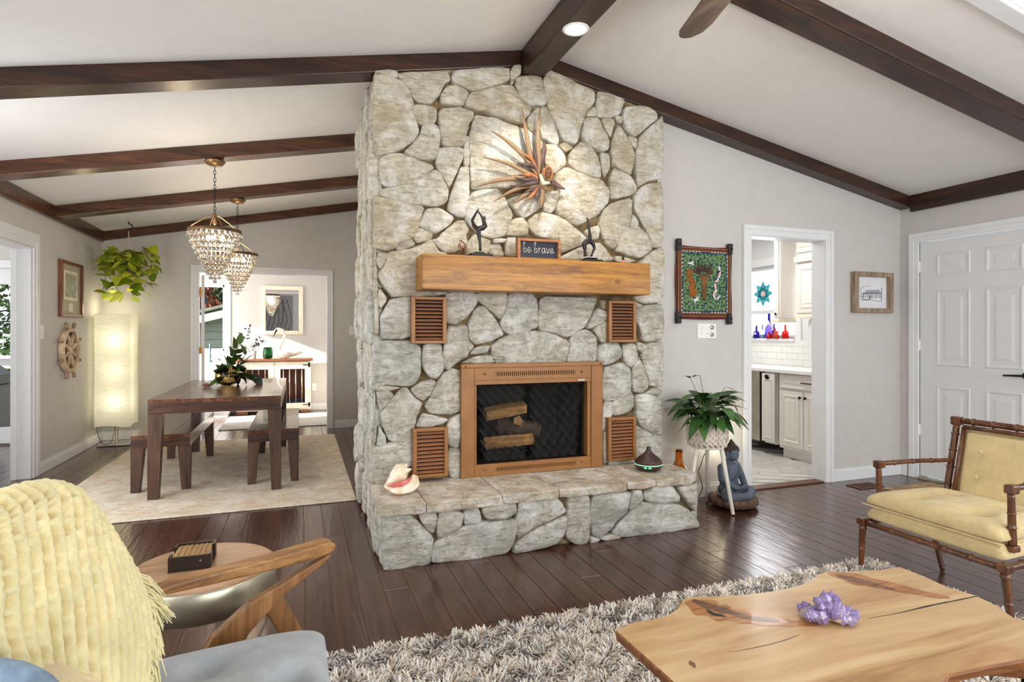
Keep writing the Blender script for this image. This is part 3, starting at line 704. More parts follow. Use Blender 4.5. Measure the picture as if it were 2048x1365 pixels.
# hearth slabs
sl = [XL-.03, .646, 1.086, 1.439, 1.899, 2.104, 2.462]
for i in range(6):
    a, b = sl[i]+.0015, sl[i+1]-.0015; yb = YC+.03
    n = 9; vs = []; fr = []
    for j in range(n):
        x = a+(b-a)*j/(n-1); fr.append((x, YH-.02-.012*rs.random()-(.012 if 0 < j < n-1 else 0)))
    zt = .345+rs.uniform(-.004, .003); zb = .345-rs.uniform(.04, .055)
    out = fr+[(b, yb), (a, yb)]
    if i == 5: out = [(x, y+.0+max(0, (x-2.38))*0.9) for x, y in fr]+[(2.47, 3.35), (2.44, yb), (a, yb)]
    m_ = MB(); nn = len(out)
    m_.add([(x, y, zt-.0) for x, y in out]+[(x, y, zb+.004*math.sin(x*40)) for x, y in out], [tuple(range(nn)), tuple(range(2*nn-1, nn-1, -1))]+[(q, (q+1) % nn, nn+(q+1) % nn, nn+q) for q in range(nn)])
    m_.build('hearth_slab', M['cap'], fp, bevel=.006, seg=3)
# left flank: stacked ledge stones seen edge on
def flank(y0, y1, ztop, x):
    z = .01; row = 0
    while z < ztop-.05:
        h = rs.uniform(.16, .42); h = min(h, ztop-z)
        ycuts = [y0]
        while ycuts[-1] < y1-.12: ycuts.append(min(y1, ycuts[-1]+rs.uniform(.10, .30)))
        if y1-ycuts[-1] > .001: ycuts[-1] = y1
        for a, b in zip(ycuts, ycuts[1:]):
            s_ = rs.uniform(-.04, .04)
            P = [(x, a+.008, z+.008+s_), (x, (a+b)/2, z+.004+s_*.5), (x, b-.008, z+.008-s_), (x, b-.004, z+h*.5), (x, b-.01, z+h-.008-s_), (x, (a+b)/2, z+h-.005), (x, a+.01, z+h-.008+s_), (x, a+.004, z+h*.5)]
            P = [(p[0], p[1], max(.003, min(p[2], ztop-.005))) for p in P]
            stone(P, (-1, 0, 0), .035, rs.uniform(.014, .05), M['stone_low'] if z < 1.3 else M['stone'], tilt=.012, rough=.006)
        z += h
flank(YC+.02, 4.65, 2.86, XL+.012)
flank(YH+.01, YC+.0, .30, XL+.012)
z = .01
for h in (.16, .13): stone([(2.43, YH+.02, z), (2.43, YC-.05, z), (2.43, YC-.05, z+h-.01), (2.43, YH+.02, z+h-.01)], (1, 0, 0), .03, .02, M['stone_low']); z += h
# firebox interior
mb = MB(); mb.box(fx0, fx1, 4.08, 4.12, fz0-.02, fz1); mb.box(fx0-.001, fx0+.03, 3.66, 4.1, fz0-.02, fz1); mb.box(fx1-.03, fx1+.001, 3.66, 4.1, fz0-.02, fz1); mb.box(fx0, fx1, 3.66, 4.1, fz0-.001, fz0+.012); mb.box(fx0, fx1, 3.66, 4.1, fz1-.012, fz1)
mb.build('firebox_lining', M['black'], fp)
# copper surround
y0 = 3.585
sr = thing('fireplace_surround', 'copper-brown steel surround with slotted vents around the firebox', 'fireplace screen', (1.46, 3.6, .348))
X0, X1, Z0, Z1, GX0, GX1, GZ0, GZ1 = .957, 1.966, .3465, 1.073, 1.061, 1.850, .43, .935
box('side_panel', X0, GX0-.016, y0, 3.655, Z0, Z1-.028, M['copper'], sr, bevel=.003); box('side_panel', GX1+.028, X1, y0, 3.655, Z0, Z1-.028, M['copper'], sr, bevel=.003)
box('top_rail', X0, X1, y0-.002, 3.655, Z1-.0275, Z1, M['copper'], sr, bevel=.003)
def slotted(name, x0, x1, z0, z1, s0, s1, n, zs0, zs1):
    m = MB(); ya, yb = y0+.004, y0+.018
    m.box(x0, s0, ya, yb, z0, z1); m.box(s1, x1, ya, yb, z0, z1); m.box(s0, s1, ya, yb, z0, zs0); m.box(s0, s1, ya, yb, zs1, z1)
    p = (s1-s0)/n
    for i in range(n): m.box(s0+p*i+p*.22, s0+p*(i+1)-p*.22, ya, yb, zs0, zs1)
    m.build(name, M['copper'], sr); box('backing', x0, x1, y0+.03, y0+.034, z0+.005, z1-.005, M['black'], sr)
tz0 = GZ1+.03
slotted('vent_panel', GX0-.014, GX1+.026, tz0, Z1-.0285, 1.19, 1.76, 40, tz0+.025, Z1-.055)
slotted('vent_panel', GX0-.014, GX1+.026, Z0+.001, GZ0-.005, 1.19, 1.76, 60, Z0+.028, GZ0-.03)
m_ = MB(); m_.box(GX0-.014, GX1+.026, y0+.002, 3.65, GZ1+.002, tz0-.001); m_.box(GX0-.014, GX0, y0+.008, 3.65, GZ0-.004, GZ1+.001); m_.box(GX1, GX1+.026, y0+.008, 3.65, GZ0-.004, GZ1+.001)
m_.build('inner_frame', M['copper'], sr, bevel=.002)
for x, z in ((.985, 1.055), (1.945, 1.055), (1.115, 1.005), (1.805, 1.005), (1.115, .392), (1.805, .392)):
    MB().lathe([(.008, 0), (.007, .005), (0, .009)], (x, y0+.003, z), 12, (0, -1, 0)).build('rivet', M['brass'], sr, smooth=True)
box('maker_plate', 1.775, 1.825, y0-.003, y0+.002, .945, .955, M['chrome'], sr)
# mesh curtains: woven wire strands on pleated drapes
def drape(name, xa, xb, gather, lab=None):
    m = MB(); pitch = .0105; yb = 3.635
    def pos(u, v):
        wv = .009*math.sin(u*34)
        xx = xa+(xb-xa)*(u+gather*(1-v)*.10*(1-u if gather > 0 else u))
        return Vector((xx, yb+wv, GZ0+.004+(GZ1-GZ0-.008)*v))
    H = GZ1-GZ0; Wd = xb-xa; nv = 7
    def strand(u0, s):
        pts = []
        for i in range(nv+1):
            v = i/nv; u = u0+s*v*H/Wd*.62
            if -0.001 <= u <= 1.001: pts.append(pos(u, v))
        if len(pts) > 1: m.tube(pts, .0011, 3, False)
    k = int(Wd/pitch*1.0); ext = int(H*.62/pitch)+1
    for i in range(-ext, k+ext):
        u = i*pitch/Wd; strand(u, 1); strand(u, -1)
    o = m.build(name, M['blackw'], sr, recalc=False); tag(o, kind='stuff'); return o
M['blackw'] = plain('wire_mesh', (62, 60, 58), .5, .5)
drape('mesh_curtain', GX0+.004, 1.425, 1); drape('mesh_curtain', 1.44, GX1-.004, -1)
MB().tube([(GX0, 3.64, GZ1-.012), (GX1, 3.64, GZ1-.012)], .005, 8).build('curtain_rod', M['blackm'], sr)
# grate and logs
gr = thing('fire_grate', 'black iron grate under the logs in the firebox', 'grate', (1.42, 3.85, fz0+.012))
m_ = MB()
for i in range(9): x = 1.16+i*.07; m_.tube([(x, 3.73, .50), (x, 3.76, .455), (x, 4.0, .455)], .008, 6)
m_.tube([(1.14, 3.80, .447), (1.75, 3.80, .447)], .008, 6); m_.tube([(1.14, 3.97, .447), (1.75, 3.97, .447)], .008, 6)
for x in (1.2, 1.68):
    for y in (3.8, 3.97): m_.tube([(x, y, .447), (x, y, .412)], .009, 6)
m_.build('bars', M['blackm'], gr)
M['log'] = wood('split_log_wood', (128, 84, 46), (196, 146, 88), (226, 184, 124), 'X', 1.4, .8, .5); M['bark'] = plain('log_bark', (96, 80, 66), .9, var=.3, bump=.8, bsc=40)
def log(a, b, r, lab, k=6, rot=0, mat='log'):
    a, b = Vector(a), Vector(b); t = thing('firewood_log', lab, 'log', tuple((a+b)/2))
    u, w, d = frame(b-a); m = MB(); vs = []
    for p, s in ((a, 1), (a.lerp(b, .5), 1.05), (b, .96)):
        for i in range(k):
            an = rot+2*math.pi*i/k; vs.append(p+(u*math.cos(an)+w*math.sin(an))*r*s*(1 if i % 2 else .9))
    m.add(vs, [(j*k+i, j*k+(i+1) % k, (j+1)*k+(i+1) % k, (j+1)*k+i) for j in range(2) for i in range(k)]+[tuple(range(k-1, -1, -1)), tuple(2*k+i for i in range(k))])
    m.build('wood', M[mat], t, bevel=.004)
log((1.19, 3.84, .71), (1.50, 3.87, .745), .05, 'split tan log lying on top of the firewood stack', 4, .5)
log((1.17, 3.80, .515), (1.53, 3.80, .525), .045, 'split pale log lying low at the front of the grate', 5, .3)
log((1.30, 3.93, .63), (1.62, 3.9, .57), .058, 'barked grey round log in the middle of the stack', 9, 0, 'bark')
log((1.42, 3.80, .66), (1.50, 3.98, .60), .04, 'short yellow log end wedged between the others', 5, 0)
# louvred wall vents
def vent(cx0, cx1, cz0, cz1, lab):
    t = thing('wall_vent', lab, 'vent', ((cx0+cx1)/2, 3.6, cz0), group='copper louvred vents on the chimney')
    ya, yb, f = 3.572, 3.625, .024
    m = MB(); m.box(cx0, cx0+f, ya, yb, cz0, cz1); m.box(cx1-f, cx1, ya, yb, cz0, cz1); m.box(cx0+f, cx1-f, ya, yb, cz0, cz0+f*.8); m.box(cx0+f, cx1-f, ya, yb, cz1-f*.8, cz1)
    m.build('frame', M['copper'], t, bevel=.002)
    box('backing', cx0+.01, cx1-.01, yb-.006, yb, cz0+.01, cz1-.01, M['black'], t)
    n = 11; h = (cz1-cz0-f*1.6)/n; me = None
    for i in range(n):
        z = cz0+f*.8+h*(i+.5); mm = MB().obox(((cx0+cx1)/2, 3.593, z), (cx1-cx0-2*f, .024, .0045), rotm(rx=R(24)))
        mm.build('slat', M['louver'], t)
vent(.640, .860, 1.204, 1.494, 'copper-brown louvred vent under the left end of the mantel')
vent(2.008, 2.226, 1.205, 1.494, 'copper-brown louvred vent under the right end of the mantel')
vent(.650, .870, .376, .680, 'copper-brown louvred vent just above the hearth beside the conch shell')
vent(2.004, 2.226, .379, .680, 'copper-brown louvred vent above the hearth near the oil diffuser')
# mantel
mt = tag(box('mantel_beam', .674, 2.226, 3.40, 3.612, 1.527, 1.738, M['mantel'], None, bevel=.004), 'thick golden pine mantel beam with knots on the stone chimney', 'mantel')
# ------------------------------------------------------------------ things on the mantel
MZ = 1.7385
def yp(px, py, Y=3.5): return at(px, py, Y=Y)
# standing dancer figurine
a = thing('yoga_figurine', 'dark bronze standing yoga figurine holding its raised foot overhead, left of the sign', 'figurine', (1.05, 3.5, MZ))
MB().taper((.985, 1.125, 3.45, 3.55), (.985, 1.125, 3.45, 3.55), MZ, MZ+.022).taper((1.015, 1.085, 3.465, 3.535), (1.02, 1.075, 3.47, 3.53), MZ+.022, MZ+.035).build('base', M['blackm'], a, bevel=.002)
M['bronze'] = plain('dark_bronze', (58, 54, 56), .38, .55, var=.25)
q = lambda cx, cy, Y=3.5: at(890+cx/10.5, 400+cy/10.5, Y=Y)
blob('figure', [
 ('l', [q(740, 1050), q(735, 900), q(712, 740), q(700, 640)], [.009, .009, .013, .015]),
 ('e', q(735, 1045, 3.49), (.008, .018, .006)),
 ('l', [q(690, 620), q(610, 540, 3.53), q(572, 430, 3.54)], [.015, .013, .009]),
 ('l', [q(572, 430, 3.54), q(620, 340, 3.53), q(675, 240, 3.52), q(705, 195, 3.52)], [.009, .008, .006, .004]),
 ('l', [q(720, 600), q(790, 590), q(838, 550)], [.016, .017, .015]),
 ('l', [q(838, 550), q(820, 470), q(795, 400)], [.016, .013, .010]),
 ('l', [q(800, 410), q(760, 330), q(715, 270), q(672, 225)], [.009, .007, .006, .005]),
 ('e', q(825, 385), (.011, .010, .013)), ('e', q(845, 402), (.004, .004, .004)),
 ], M['bronze'], a, vox=.0022, smooth=2)
# handstand figurine
a = thing('yoga_figurine', 'dark bronze backbend yoga figurine with one leg pointing straight up, right of the sign', 'figurine', (1.83, 3.5, MZ))
MB().taper((1.755, 1.895, 3.45, 3.55), (1.755, 1.895, 3.45, 3.55), MZ, MZ+.018).taper((1.78, 1.865, 3.465, 3.535), (1.785, 1.86, 3.47, 3.53), MZ+.018, MZ+.032).build('base', M['blackm'], a, bevel=.002)
q = lambda cx, cy, Y=3.5: at(1140+cx/11.38, 420+cy/11.38, Y=Y)
blob('figure', [
 ('l', [q(380, 180), q(405, 220), q(420, 330), q(440, 470), q(455, 620), q(445, 710)], [.004, .006, .009, .009, .013, .015]),
 ('l', [q(445, 710), q(370, 720), q(320, 790), q(335, 870, 3.49)], [.016, .017, .017, .014]),
 ('l', [q(335, 870), q(350, 960, 3.48), q(345, 1040, 3.48)], [.011, .008, .007]),
 ('l', [q(335, 860), q(330, 960, 3.53), q(340, 1040, 3.53)], [.010, .007, .007]),
 ('e', q(350, 990, 3.505), (.011, .012, .014)),
 ('l', [q(450, 710), q(520, 770), q(560, 870), q(520, 960), q(490, 1040)], [.014, .014, .010, .009, .006]),
 ('e', q(350, 1040, 3.50), (.012, .03, .005)), ('e', q(485, 1045, 3.49), (.008, .016, .005)),
 ], M['bronze'], a, vox=.0022, smooth=2)
# wooden sign "be brave."
sg = thing('wooden_sign', 'small navy sign in a brown wooden frame reading be brave', 'sign', (1.46, 3.5, MZ))
X0s, X1s, Zt = 1.293, 1.59, MZ+.135
M['navy'] = plain('navy_board', (36, 44, 58), .6)
M['framew'] = wood('rustic_frame_wood', (110, 66, 36), (160, 104, 62), (190, 136, 92), 'X', 1.2, .55)
yf = 3.46
for nm, b in (('frame_side', (X0s, X0s+.018, yf, yf+.045, MZ, Zt)), ('frame_side', (X1s-.018, X1s, yf, yf+.045, MZ, Zt)), ('frame_top', (X0s+.018, X1s-.018, yf, yf+.045, Zt-.018, Zt)), ('frame_bottom', (X0s+.018, X1s-.018, yf, yf+.045, MZ, MZ+.012))): box(nm, *b, M['framew'], sg, bevel=.0015)
box('board', X0s+.018, X1s-.018, yf+.028, yf+.034, MZ+.012, Zt-.018, M['navy'], sg)
M['white_ink'] = plain('white_lettering', (244, 240, 232), .6)
# handwriting strokes in letter units (x, y), baseline 0, x-height 1
LET = {
 'b': ([[(.05, 1.5), (.3, 2.15), (.42, 2.0), (.25, 1.2), (.18, .3), (.3, 0), (.6, .08), (.75, .5), (.6, .85), (.3, .7)]], .98),
 'e': ([[(.05, .42), (.5, .5), (.6, .85), (.35, 1.02), (.1, .7), (.12, .2), (.35, 0), (.7, .2), (.85, .45)]], .86),
 'r': ([[(.05, 1.0), (.15, .6), (.15, 0)], [(.15, .55), (.35, .98), (.6, .9)]], .72),
 'a': ([[(.65, .85), (.35, 1.0), (.08, .6), (.15, .08), (.42, .05), (.66, .5), (.7, 1.0)], [(.7, 1.0), (.68, .3), (.85, .02), (1.0, .25)]], 1.05),
 'v': ([[(.0, 1.0), (.15, .6), (.32, .0), (.55, .6), (.68, 1.05)]], .82),
 '.': ([[(.1, .03), (.13, .05)]], .2)}
def script_text(s, x, z, h, rad, y, par):
    m = MB(); rr = random.Random(2)
    for ch in s:
        if ch == ' ': x += .55*h; continue
        st, adv = LET[ch]
        for k in st:
            pts = spline([(x+u*h, y, z+w*h) for u, w in k], 5)
            n_ = len(pts); rd = [rad*(.75+.6*abs(math.sin(i*.45))) for i in range(n_)]
            m.tube(pts, rd, 5, True, .5)
        x += adv*h
    m.build('lettering', M['white_ink'], par)
script_text('be brave.', 1.336, MZ+.048, .0318, .0033, yf+.0275, sg)
# small driftwood piece, incense stick tray, nail-polish bottle
t = thing('twig_ornament', 'small reddish curled twig ornament left of the standing figurine', 'ornament', (.945, 3.47, MZ))
q = lambda cx, cy: at(890+cx/10.5, 400+cy/10.5, Y=3.47)
M['rust'] = plain('red_brown_twig', (134, 78, 58), .7, var=.2)
m_ = MB(); m_.tube([q(345, 1130), q(345, 1040), q(320, 960), q(305, 920), q(275, 1000)], [.004, .004, .004, .005, .003], 6); m_.tube([q(400, 1135), q(415, 1030), q(430, 980), q(400, 910), q(340, 860), q(300, 850)], [.005, .004, .004, .0045, .004, .003], 6); m_.tube([q(345, 1040), q(385, 960)], [.004, .003], 6)
m_.build('twig', M['rust'], t, smooth=True)
tag(box('incense_tray', 1.905, 2.045, 3.47, 3.51, MZ, MZ+.006, M['blackm'], None, bevel=.002), 'thin black incense tray lying right of the backbend figurine', 'tray')
t = thing('small_bottle', 'tiny pink bottle with black cap near the right mantel end', 'bottle', (2.07, 3.49, MZ))
M['pink'] = plain('pink_bottle', (226, 130, 120), .25)
MB().lathe([(0, 0), (.011, 0), (.0125, .004), (.0125, .022), (.008, .028), (.006, .030)], (2.07, 3.49, MZ), 16).build('body', M['pink'], t, smooth=True)
MB().lathe([(.0075, .030), (.007, .05), (0, .051)], (2.07, 3.49, MZ), 16).build('cap', M['blackm'], t, smooth=True)
# feather headdress mask on the chimney
fm = thing('feather_mask', 'small carved mask with a fan of barred pheasant feathers on the stones', 'wall ornament', (1.44, 3.55, 2.2))
def mk_feather():
    m = N('barred_feather'); uv = m.n.new('ShaderNodeUVMap')
    w = m.n.new('ShaderNodeTexWave'); w.bands_direction = 'X'; w.inputs['Scale'].default_value = 8; w.inputs['Distortion'].default_value = 1.4; m.l(uv.outputs[0], w.inputs['Vector'])
    m.col(m.ramp(w.outputs['Fac'], [(.22, (50, 34, 24)), (.42, (176, 136, 96)), (.8, (192, 156, 118))])).set(rough=.7); return m.m
M['feather'] = mk_feather(); M['feather_dk'] = plain('dark_feather', (92, 70, 66), .7, var=.4); M['feather_or'] = plain('orange_feather', (168, 108, 66), .7, var=.25)
q = lambda cx, cy, Y=3.56: at(940+cx/5.69, 200+cy/5.69, Y=Y)
def feather(pts, wd, y0, y1, mat):
    P = [Vector(p) for p in pts]; wd *= 1.25
    c = spline(P, 6); n_ = len(c); vs = []; uvs = []; L = 0
    for i, p in enumerate(c):
        f = i/(n_-1); p = Vector((p.x, y0+(y1-y0)*f, p.z))
        d = (c[min(i+1, n_-1)]-c[max(i-1, 0)]); d.y = 0; d.normalize(); nn = Vector((-d.z, 0, d.x))
        hw = wd*min(1, (1-f)*2.4+.03)*min(1, .45+f*3)
        if i: L += (c[i]-c[i-1]).length
        for s, dy in ((-1, .0), (0, -.004), (1, .0)): vs.append(p+nn*hw*s+Vector((0, dy, 0))); uvs.append((L*4, s))
    fs = [(i*3+k, i*3+k+1, i*3+4+k, i*3+3+k) for i in range(n_-1) for k in (0, 1)]
    me = bpy.data.meshes.new('feather'); me.from_pydata([tuple(v) for v in vs], [], fs); ul = me.uv_layers.new(name='UVMap')
    for lp in me.loops: ul.data[lp.index].uv = uvs[lp.vertex_index]
    o = link('feather', me, M[mat], fm, True); sd = o.modifiers.new('s', 'SOLIDIFY'); sd.thickness = .0015
base = (800, 900)
for pts, wd, mt_ in (
 ([(780, 870), (700, 640), (640, 350), (595, 95)], .0135, 'feather'), ([(790, 860), (785, 600), (770, 350), (790, 85)], .013, 'feather'),
 ([(780, 860), (640, 660), (430, 470), (230, 352)], .013, 'feather'), ([(790, 890), (620, 810), (430, 720), (148, 650)], .012, 'feather'),
 ([(780, 930), (600, 890), (330, 910), (60, 992)], .012, 'feather'), ([(780, 970), (620, 990), (450, 1050), (270, 1158)], .009, 'feather'),
 ([(790, 980), (680, 1040), (600, 1100), (490, 1192)], .011, 'feather'), ([(820, 980), (830, 1060), (820, 1150), (805, 1240)], .014, 'feather'),
 ([(790, 980), (740, 1050), (690, 1100), (630, 1150)], .009, 'feather_or'), ([(800, 980), (790, 1060), (765, 1100), (735, 1145)], .010, 'feather_dk'),
 ([(790, 900), (640, 960), (560, 980), (450, 970)], .012, 'feather_dk'), ([(790, 930), (700, 950), (620, 970), (540, 985)], .012, 'feather_dk'),
 ([(790, 860), (740, 760), (640, 740), (540, 720)], .012, 'feather_dk'), ([(800, 840), (760, 700), (740, 620), (710, 560)], .010, 'feather_dk'),
 ([(800, 820), (830, 650), (845, 540), (835, 460)], .015, 'feather_dk'), ([(790, 860), (720, 700), (660, 650), (590, 620)], .010, 'feather_or'),
 ([(790, 890), (700, 850), (650, 860), (560, 850)], .011, 'feather_or'), ([(790, 860), (780, 800), (740, 720), (700, 660)], .011, 'feather_or'),
 ([(870, 960), (960, 950), (1030, 990), (1085, 1015)], .013, 'feather_dk'),
 ([(790, 960), (740, 1010), (690, 1030), (610, 1060)], .010, 'feather_dk'), ([(790, 900), (700, 900), (620, 910), (505, 890)], .010, 'feather_dk')):
    feather([q(*p) for p in pts], wd, 3.575, 3.545+.02*rs.random(), mt_)
M['mask'] = plain('carved_mask', (120, 84, 62), .5, .2, var=.2)
cm = q(885, 850, 3.55)
blob('face', [('e', cm, (.020, .018, .032)), ('e', cm+Vector((0, -.018, -.004)), (.0045, .006, .010)), ('e', cm+Vector((0, -.012, .012)), (.015, .008, .004)), ('e', cm+Vector((0, -.015, -.017)), (.008, .005, .003)), ('e', cm+Vector((0, -.008, -.028)), (.008, .007, .006))], M['mask'], fm, vox=.0018, smooth=1)
for s in (-1, 1): MB().lathe([(0, .0), (.0035, .001), (0, .003)], cm+Vector((s*.0075, -.018, .004)), 10, (0, -1, 0)).build('eye', M['blackm'], fm)
m_ = MB()
ring = [cm+Vector((.030*math.sin(a), -.006, .006+.042*math.cos(a))) for a in [R(-110+22*i*0.5) for i in range(27)]]
tw = []
for ph in (0, math.pi):
    m_.tube([p+Vector((math.sin(i*1.4+ph)*.004, math.cos(i*1.4+ph)*.004, 0)) for i, p in enumerate(ring)], .0055, 7)
m_.build('braided_hair', M['feather_or'], fm, smooth=True)
M['cloth_w'] = plain('pale_wrap', (226, 206, 176), .8)
blob('wrap', [('l', [q(800, 860, 3.555), q(830, 950, 3.555), q(900, 945, 3.55)], [.010, .016, .008])], M['cloth_w'], fm, vox=.003, smooth=2)
# ------------------------------------------------------------------ things on the hearth
HZ = .3465
sh = thing('conch_shell', 'large cream conch shell with pink opening on the left hearth end', 'shell', (.55, 3.4, HZ))
def mk_shell():
    m = N('shell_cream'); v = m.map(); a = m.noise(v, 16, 4, .6, .5)
    m.col(m.ramp(a, [(.35, (226, 190, 150)), (.5, (240, 222, 196)), (.65, (248, 240, 226))])).set(rough=.35, sss=.05); m.bump(m.noise(m.map((90, 20, 20)), 2, 3), .15, .002); return m.m
M['shell'] = mk_shell(); M['shell_p'] = plain('shell_pink', (226, 112, 108), .22, var=.15, coat=.5)
k15 = 15.167
q = lambda cx, cy, Y=3.42: at(740+cx/k15, 910+cy/k15, Y=Y)
A_, B_ = q(430, 960, 3.40), q(1180, 420, 3.46)
parts = [('l', [q(450, 960, 3.40), q(650, 850, 3.42), q(850, 680, 3.43), q(960, 520, 3.45), q(930, 330, 3.46)], [.008, .032, .055, .042, .012])]
for (cx, cy), (tx, ty) in (((850, 420), (840, 285)), ((1000, 400), (1140, 300)), ((1080, 500), (1265, 430)), ((760, 520), (800, 300)), ((930, 380), (960, 280))):
    parts.append(('l', [q(cx, cy, 3.43), q((cx+tx)/2, (cy+ty)/2, 3.42), q(tx, ty, 3.42)], [.022, .012, .003]))
blob('body', parts, M['shell'], sh, vox=.003, smooth=2)
m_ = MB()
lip_in = spline([q(455, 960, 3.38), q(700, 890, 3.365), q(950, 830, 3.36), q(1150, 760, 3.37), q(1300, 600, 3.41)], 5)
lip_out = spline([q(440, 985, 3.385), q(620, 1130, 3.34), q(900, 1205, 3.315), q(1300, 1110, 3.34), q(1530, 880, 3.39), ], 5)
lip_out = lip_out[:len(lip_in)-1]+[q(1440, 640, 3.42)]
nl = len(lip_in)
def lipf(u, v):
    i = min(int(u*(nl-1)), nl-2); f = u*(nl-1)-i
    a_ = lip_in[i].lerp(lip_in[i+1], f); b_ = lip_out[i].lerp(lip_out[i+1], f); p = a_.lerp(b_, v)
    p.y -= .012*math.sin(v*math.pi)*math.sin(u*math.pi); p.z = max(p.z, HZ+.002+.004*(1-v)); return p
m_.grid(nl*2, 9, lipf); o = m_.build('flared_lip', M['shell'], sh, smooth=True, recalc=False); sd = o.modifiers.new('s', 'SOLIDIFY'); sd.thickness = .006; sd.offset = 0
blob('pink_opening', [('l', [q(520, 950, 3.375), q(700, 930, 3.345), q(950, 900, 3.34), q(1130, 810, 3.35), q(1270, 680, 3.38)], [.004, .014, .017, .011, .004])], M['shell_p'], sh, vox=.0025, smooth=2)
df = thing('oil_diffuser', 'dark wood-grain onion-shaped oil diffuser with green light band on the hearth', 'diffuser', (2.20, 3.38, HZ))
M['dfw'] = wood('dark_wood_grain_shell', (38, 26, 24), (66, 46, 42), (88, 66, 60), 'Z', 2, .4)
MB().lathe([(0, .0), (.055, .0), (.076, .012), (.090, .03), (.094, .044)], (2.20, 3.38, HZ), 36).build('base', M['dfw'], df, smooth=True)
M['band'] = emis('pale_green_light_band', (150, 235, 190), .5, (170, 220, 195))
MB().lathe([(.0942, .044), (.0945, .050), (.0935, .050)], (2.20, 3.38, HZ), 36).build('light_band', M['band'], df, smooth=True)
MB().lathe([(.0935, .050), (.088, .066), (.070, .086), (.045, .104), (.026, .120), (.015, .138), (.013, .158), (.010, .160), (.008, .150)], (2.20, 3.38, HZ), 36).build('cover', M['dfw'], df, smooth=True)
M['led'] = emis('green_led', (80, 240, 140), 1.6)
d_ = Vector((-2.2, -3.38, 0)).normalized()
for s in (-1, 1):
    c_ = Vector((2.20, 3.38, HZ+.034))+(rotm(rz=R(9*s-4)) @ d_)*.0915
    MB().obox(c_, (.003, .018, .009), rotm(rz=math.atan2(d_.y, d_.x)+R(9*s-4))).build('button', M['led'], df, bevel=.002)
# ------------------------------------------------------------------ behind the hearth's right end
bt = thing('glass_demijohn', 'tall amber glass bottle leaning behind the right end of the hearth', 'bottle', (2.60, 3.60, 0))
def lathe_bent(prof, c, n, parent, name, mat):
    m = MB(); m.lathe(prof, c, n); return m.build(name, mat, parent, smooth=True)
o = lathe_bent([(0, .004), (.10, .004), (.118, .02), (.12, .15), (.108, .22), (.07, .28), (.036, .315), (.027, .35), (.027, .40), (.034, .402), (.034, .418), (.022, .42), (.022, .33), (.06, .27), (.1, .20), (.112, .14), (.110, .02), (0, .012)], (2.60, 3.60, 0), 32, bt, 'body', M['amber_gl'])
ps = thing('plant_stand', 'white-washed three-legged wooden stand holding the woven pot', 'plant stand', (2.74, 3.46, 0))
M['whitewood'] = wood('white_washed_wood', (206, 196, 180), (232, 226, 214), (244, 240, 232), 'Z', 1, .6)
pc = Vector((2.74, 3.46, .455))
for ang, foot in ((0, (2.83, 3.30, 0)), (1, (2.90, 3.66, 0)), (2, (2.56, 3.44, 0))):
    f_ = Vector(foot); tp = pc+(Vector((f_.x, f_.y, 0))-Vector((pc.x, pc.y, 0))).normalized()*.10; tp.z = .47
    MB().tube([f_+Vector((0, 0, .008)), tp], [.0125, .0155], 12).build('leg', M['whitewood'], ps)
MB().lathe([(.0, 0), (.115, 0), (.118, .006), (.115, .012), (0, .012)], (2.74, 3.46, .452), 32).build('ring', M['whitewood'], ps, smooth=True)
pot = thing('woven_pot', 'round white-washed basket pot with herringbone weave on the wooden stand', 'pot', (2.74, 3.46, .466))
def mk_weave():
    m = N('whitewashed_weave'); c = m.n.new('ShaderNodeTexChecker'); oi = m.noise(m.map(), 20, 3)
    m.col(m.ramp(oi, [(.3, (196, 178, 158)), (.55, (228, 218, 206)), (.75, (242, 236, 228))])).set(rough=.75); m.t.nodes.remove(c); return m.m
M['weave'] = mk_weave()
def potr(h): return [.118, .140, .146, .147, .146, .145][min(5, int(h*5))]+([.140-.118, .006, .001, -.001, -.001, 0][min(5, int(h*5))])*((h*5) % 1)
MB().lathe([(0, 0), (.112, 0), (.132, .03), (.140, .07), (.141, .14), (.140, .205), (.132, .205), (.130, .17), (0, .16)], (2.74, 3.46, .466), 40).build('liner', M['weave'], pot, smooth=True)
mw = MB(); nb = 22; nr = 11
for i in range(nb):
    for j in range(nr):
        th = 2*math.pi*(i+.5*(j % 2))/nb; h = .018+.019*j
        r_ = .143 if h > .06 else .122+.021*(h/.06)**.6
        p = Vector((2.74+math.cos(th)*r_, 3.46+math.sin(th)*r_, .466+h))
        sgn = 1 if (i+j//2) % 2 == 0 else -1
        mw.obox(p, (.004, .044, .012), rotm(rz=th) @ rotm(rx=R(45*(1 if j % 2 else -1))))
tag(mw.build('woven_strips', M['weave'], pot), kind='stuff')
MB().lathe([(0, .165), (.128, .168)], (2.74, 3.46, .466), 24).build('soil', M['soil'], pot)
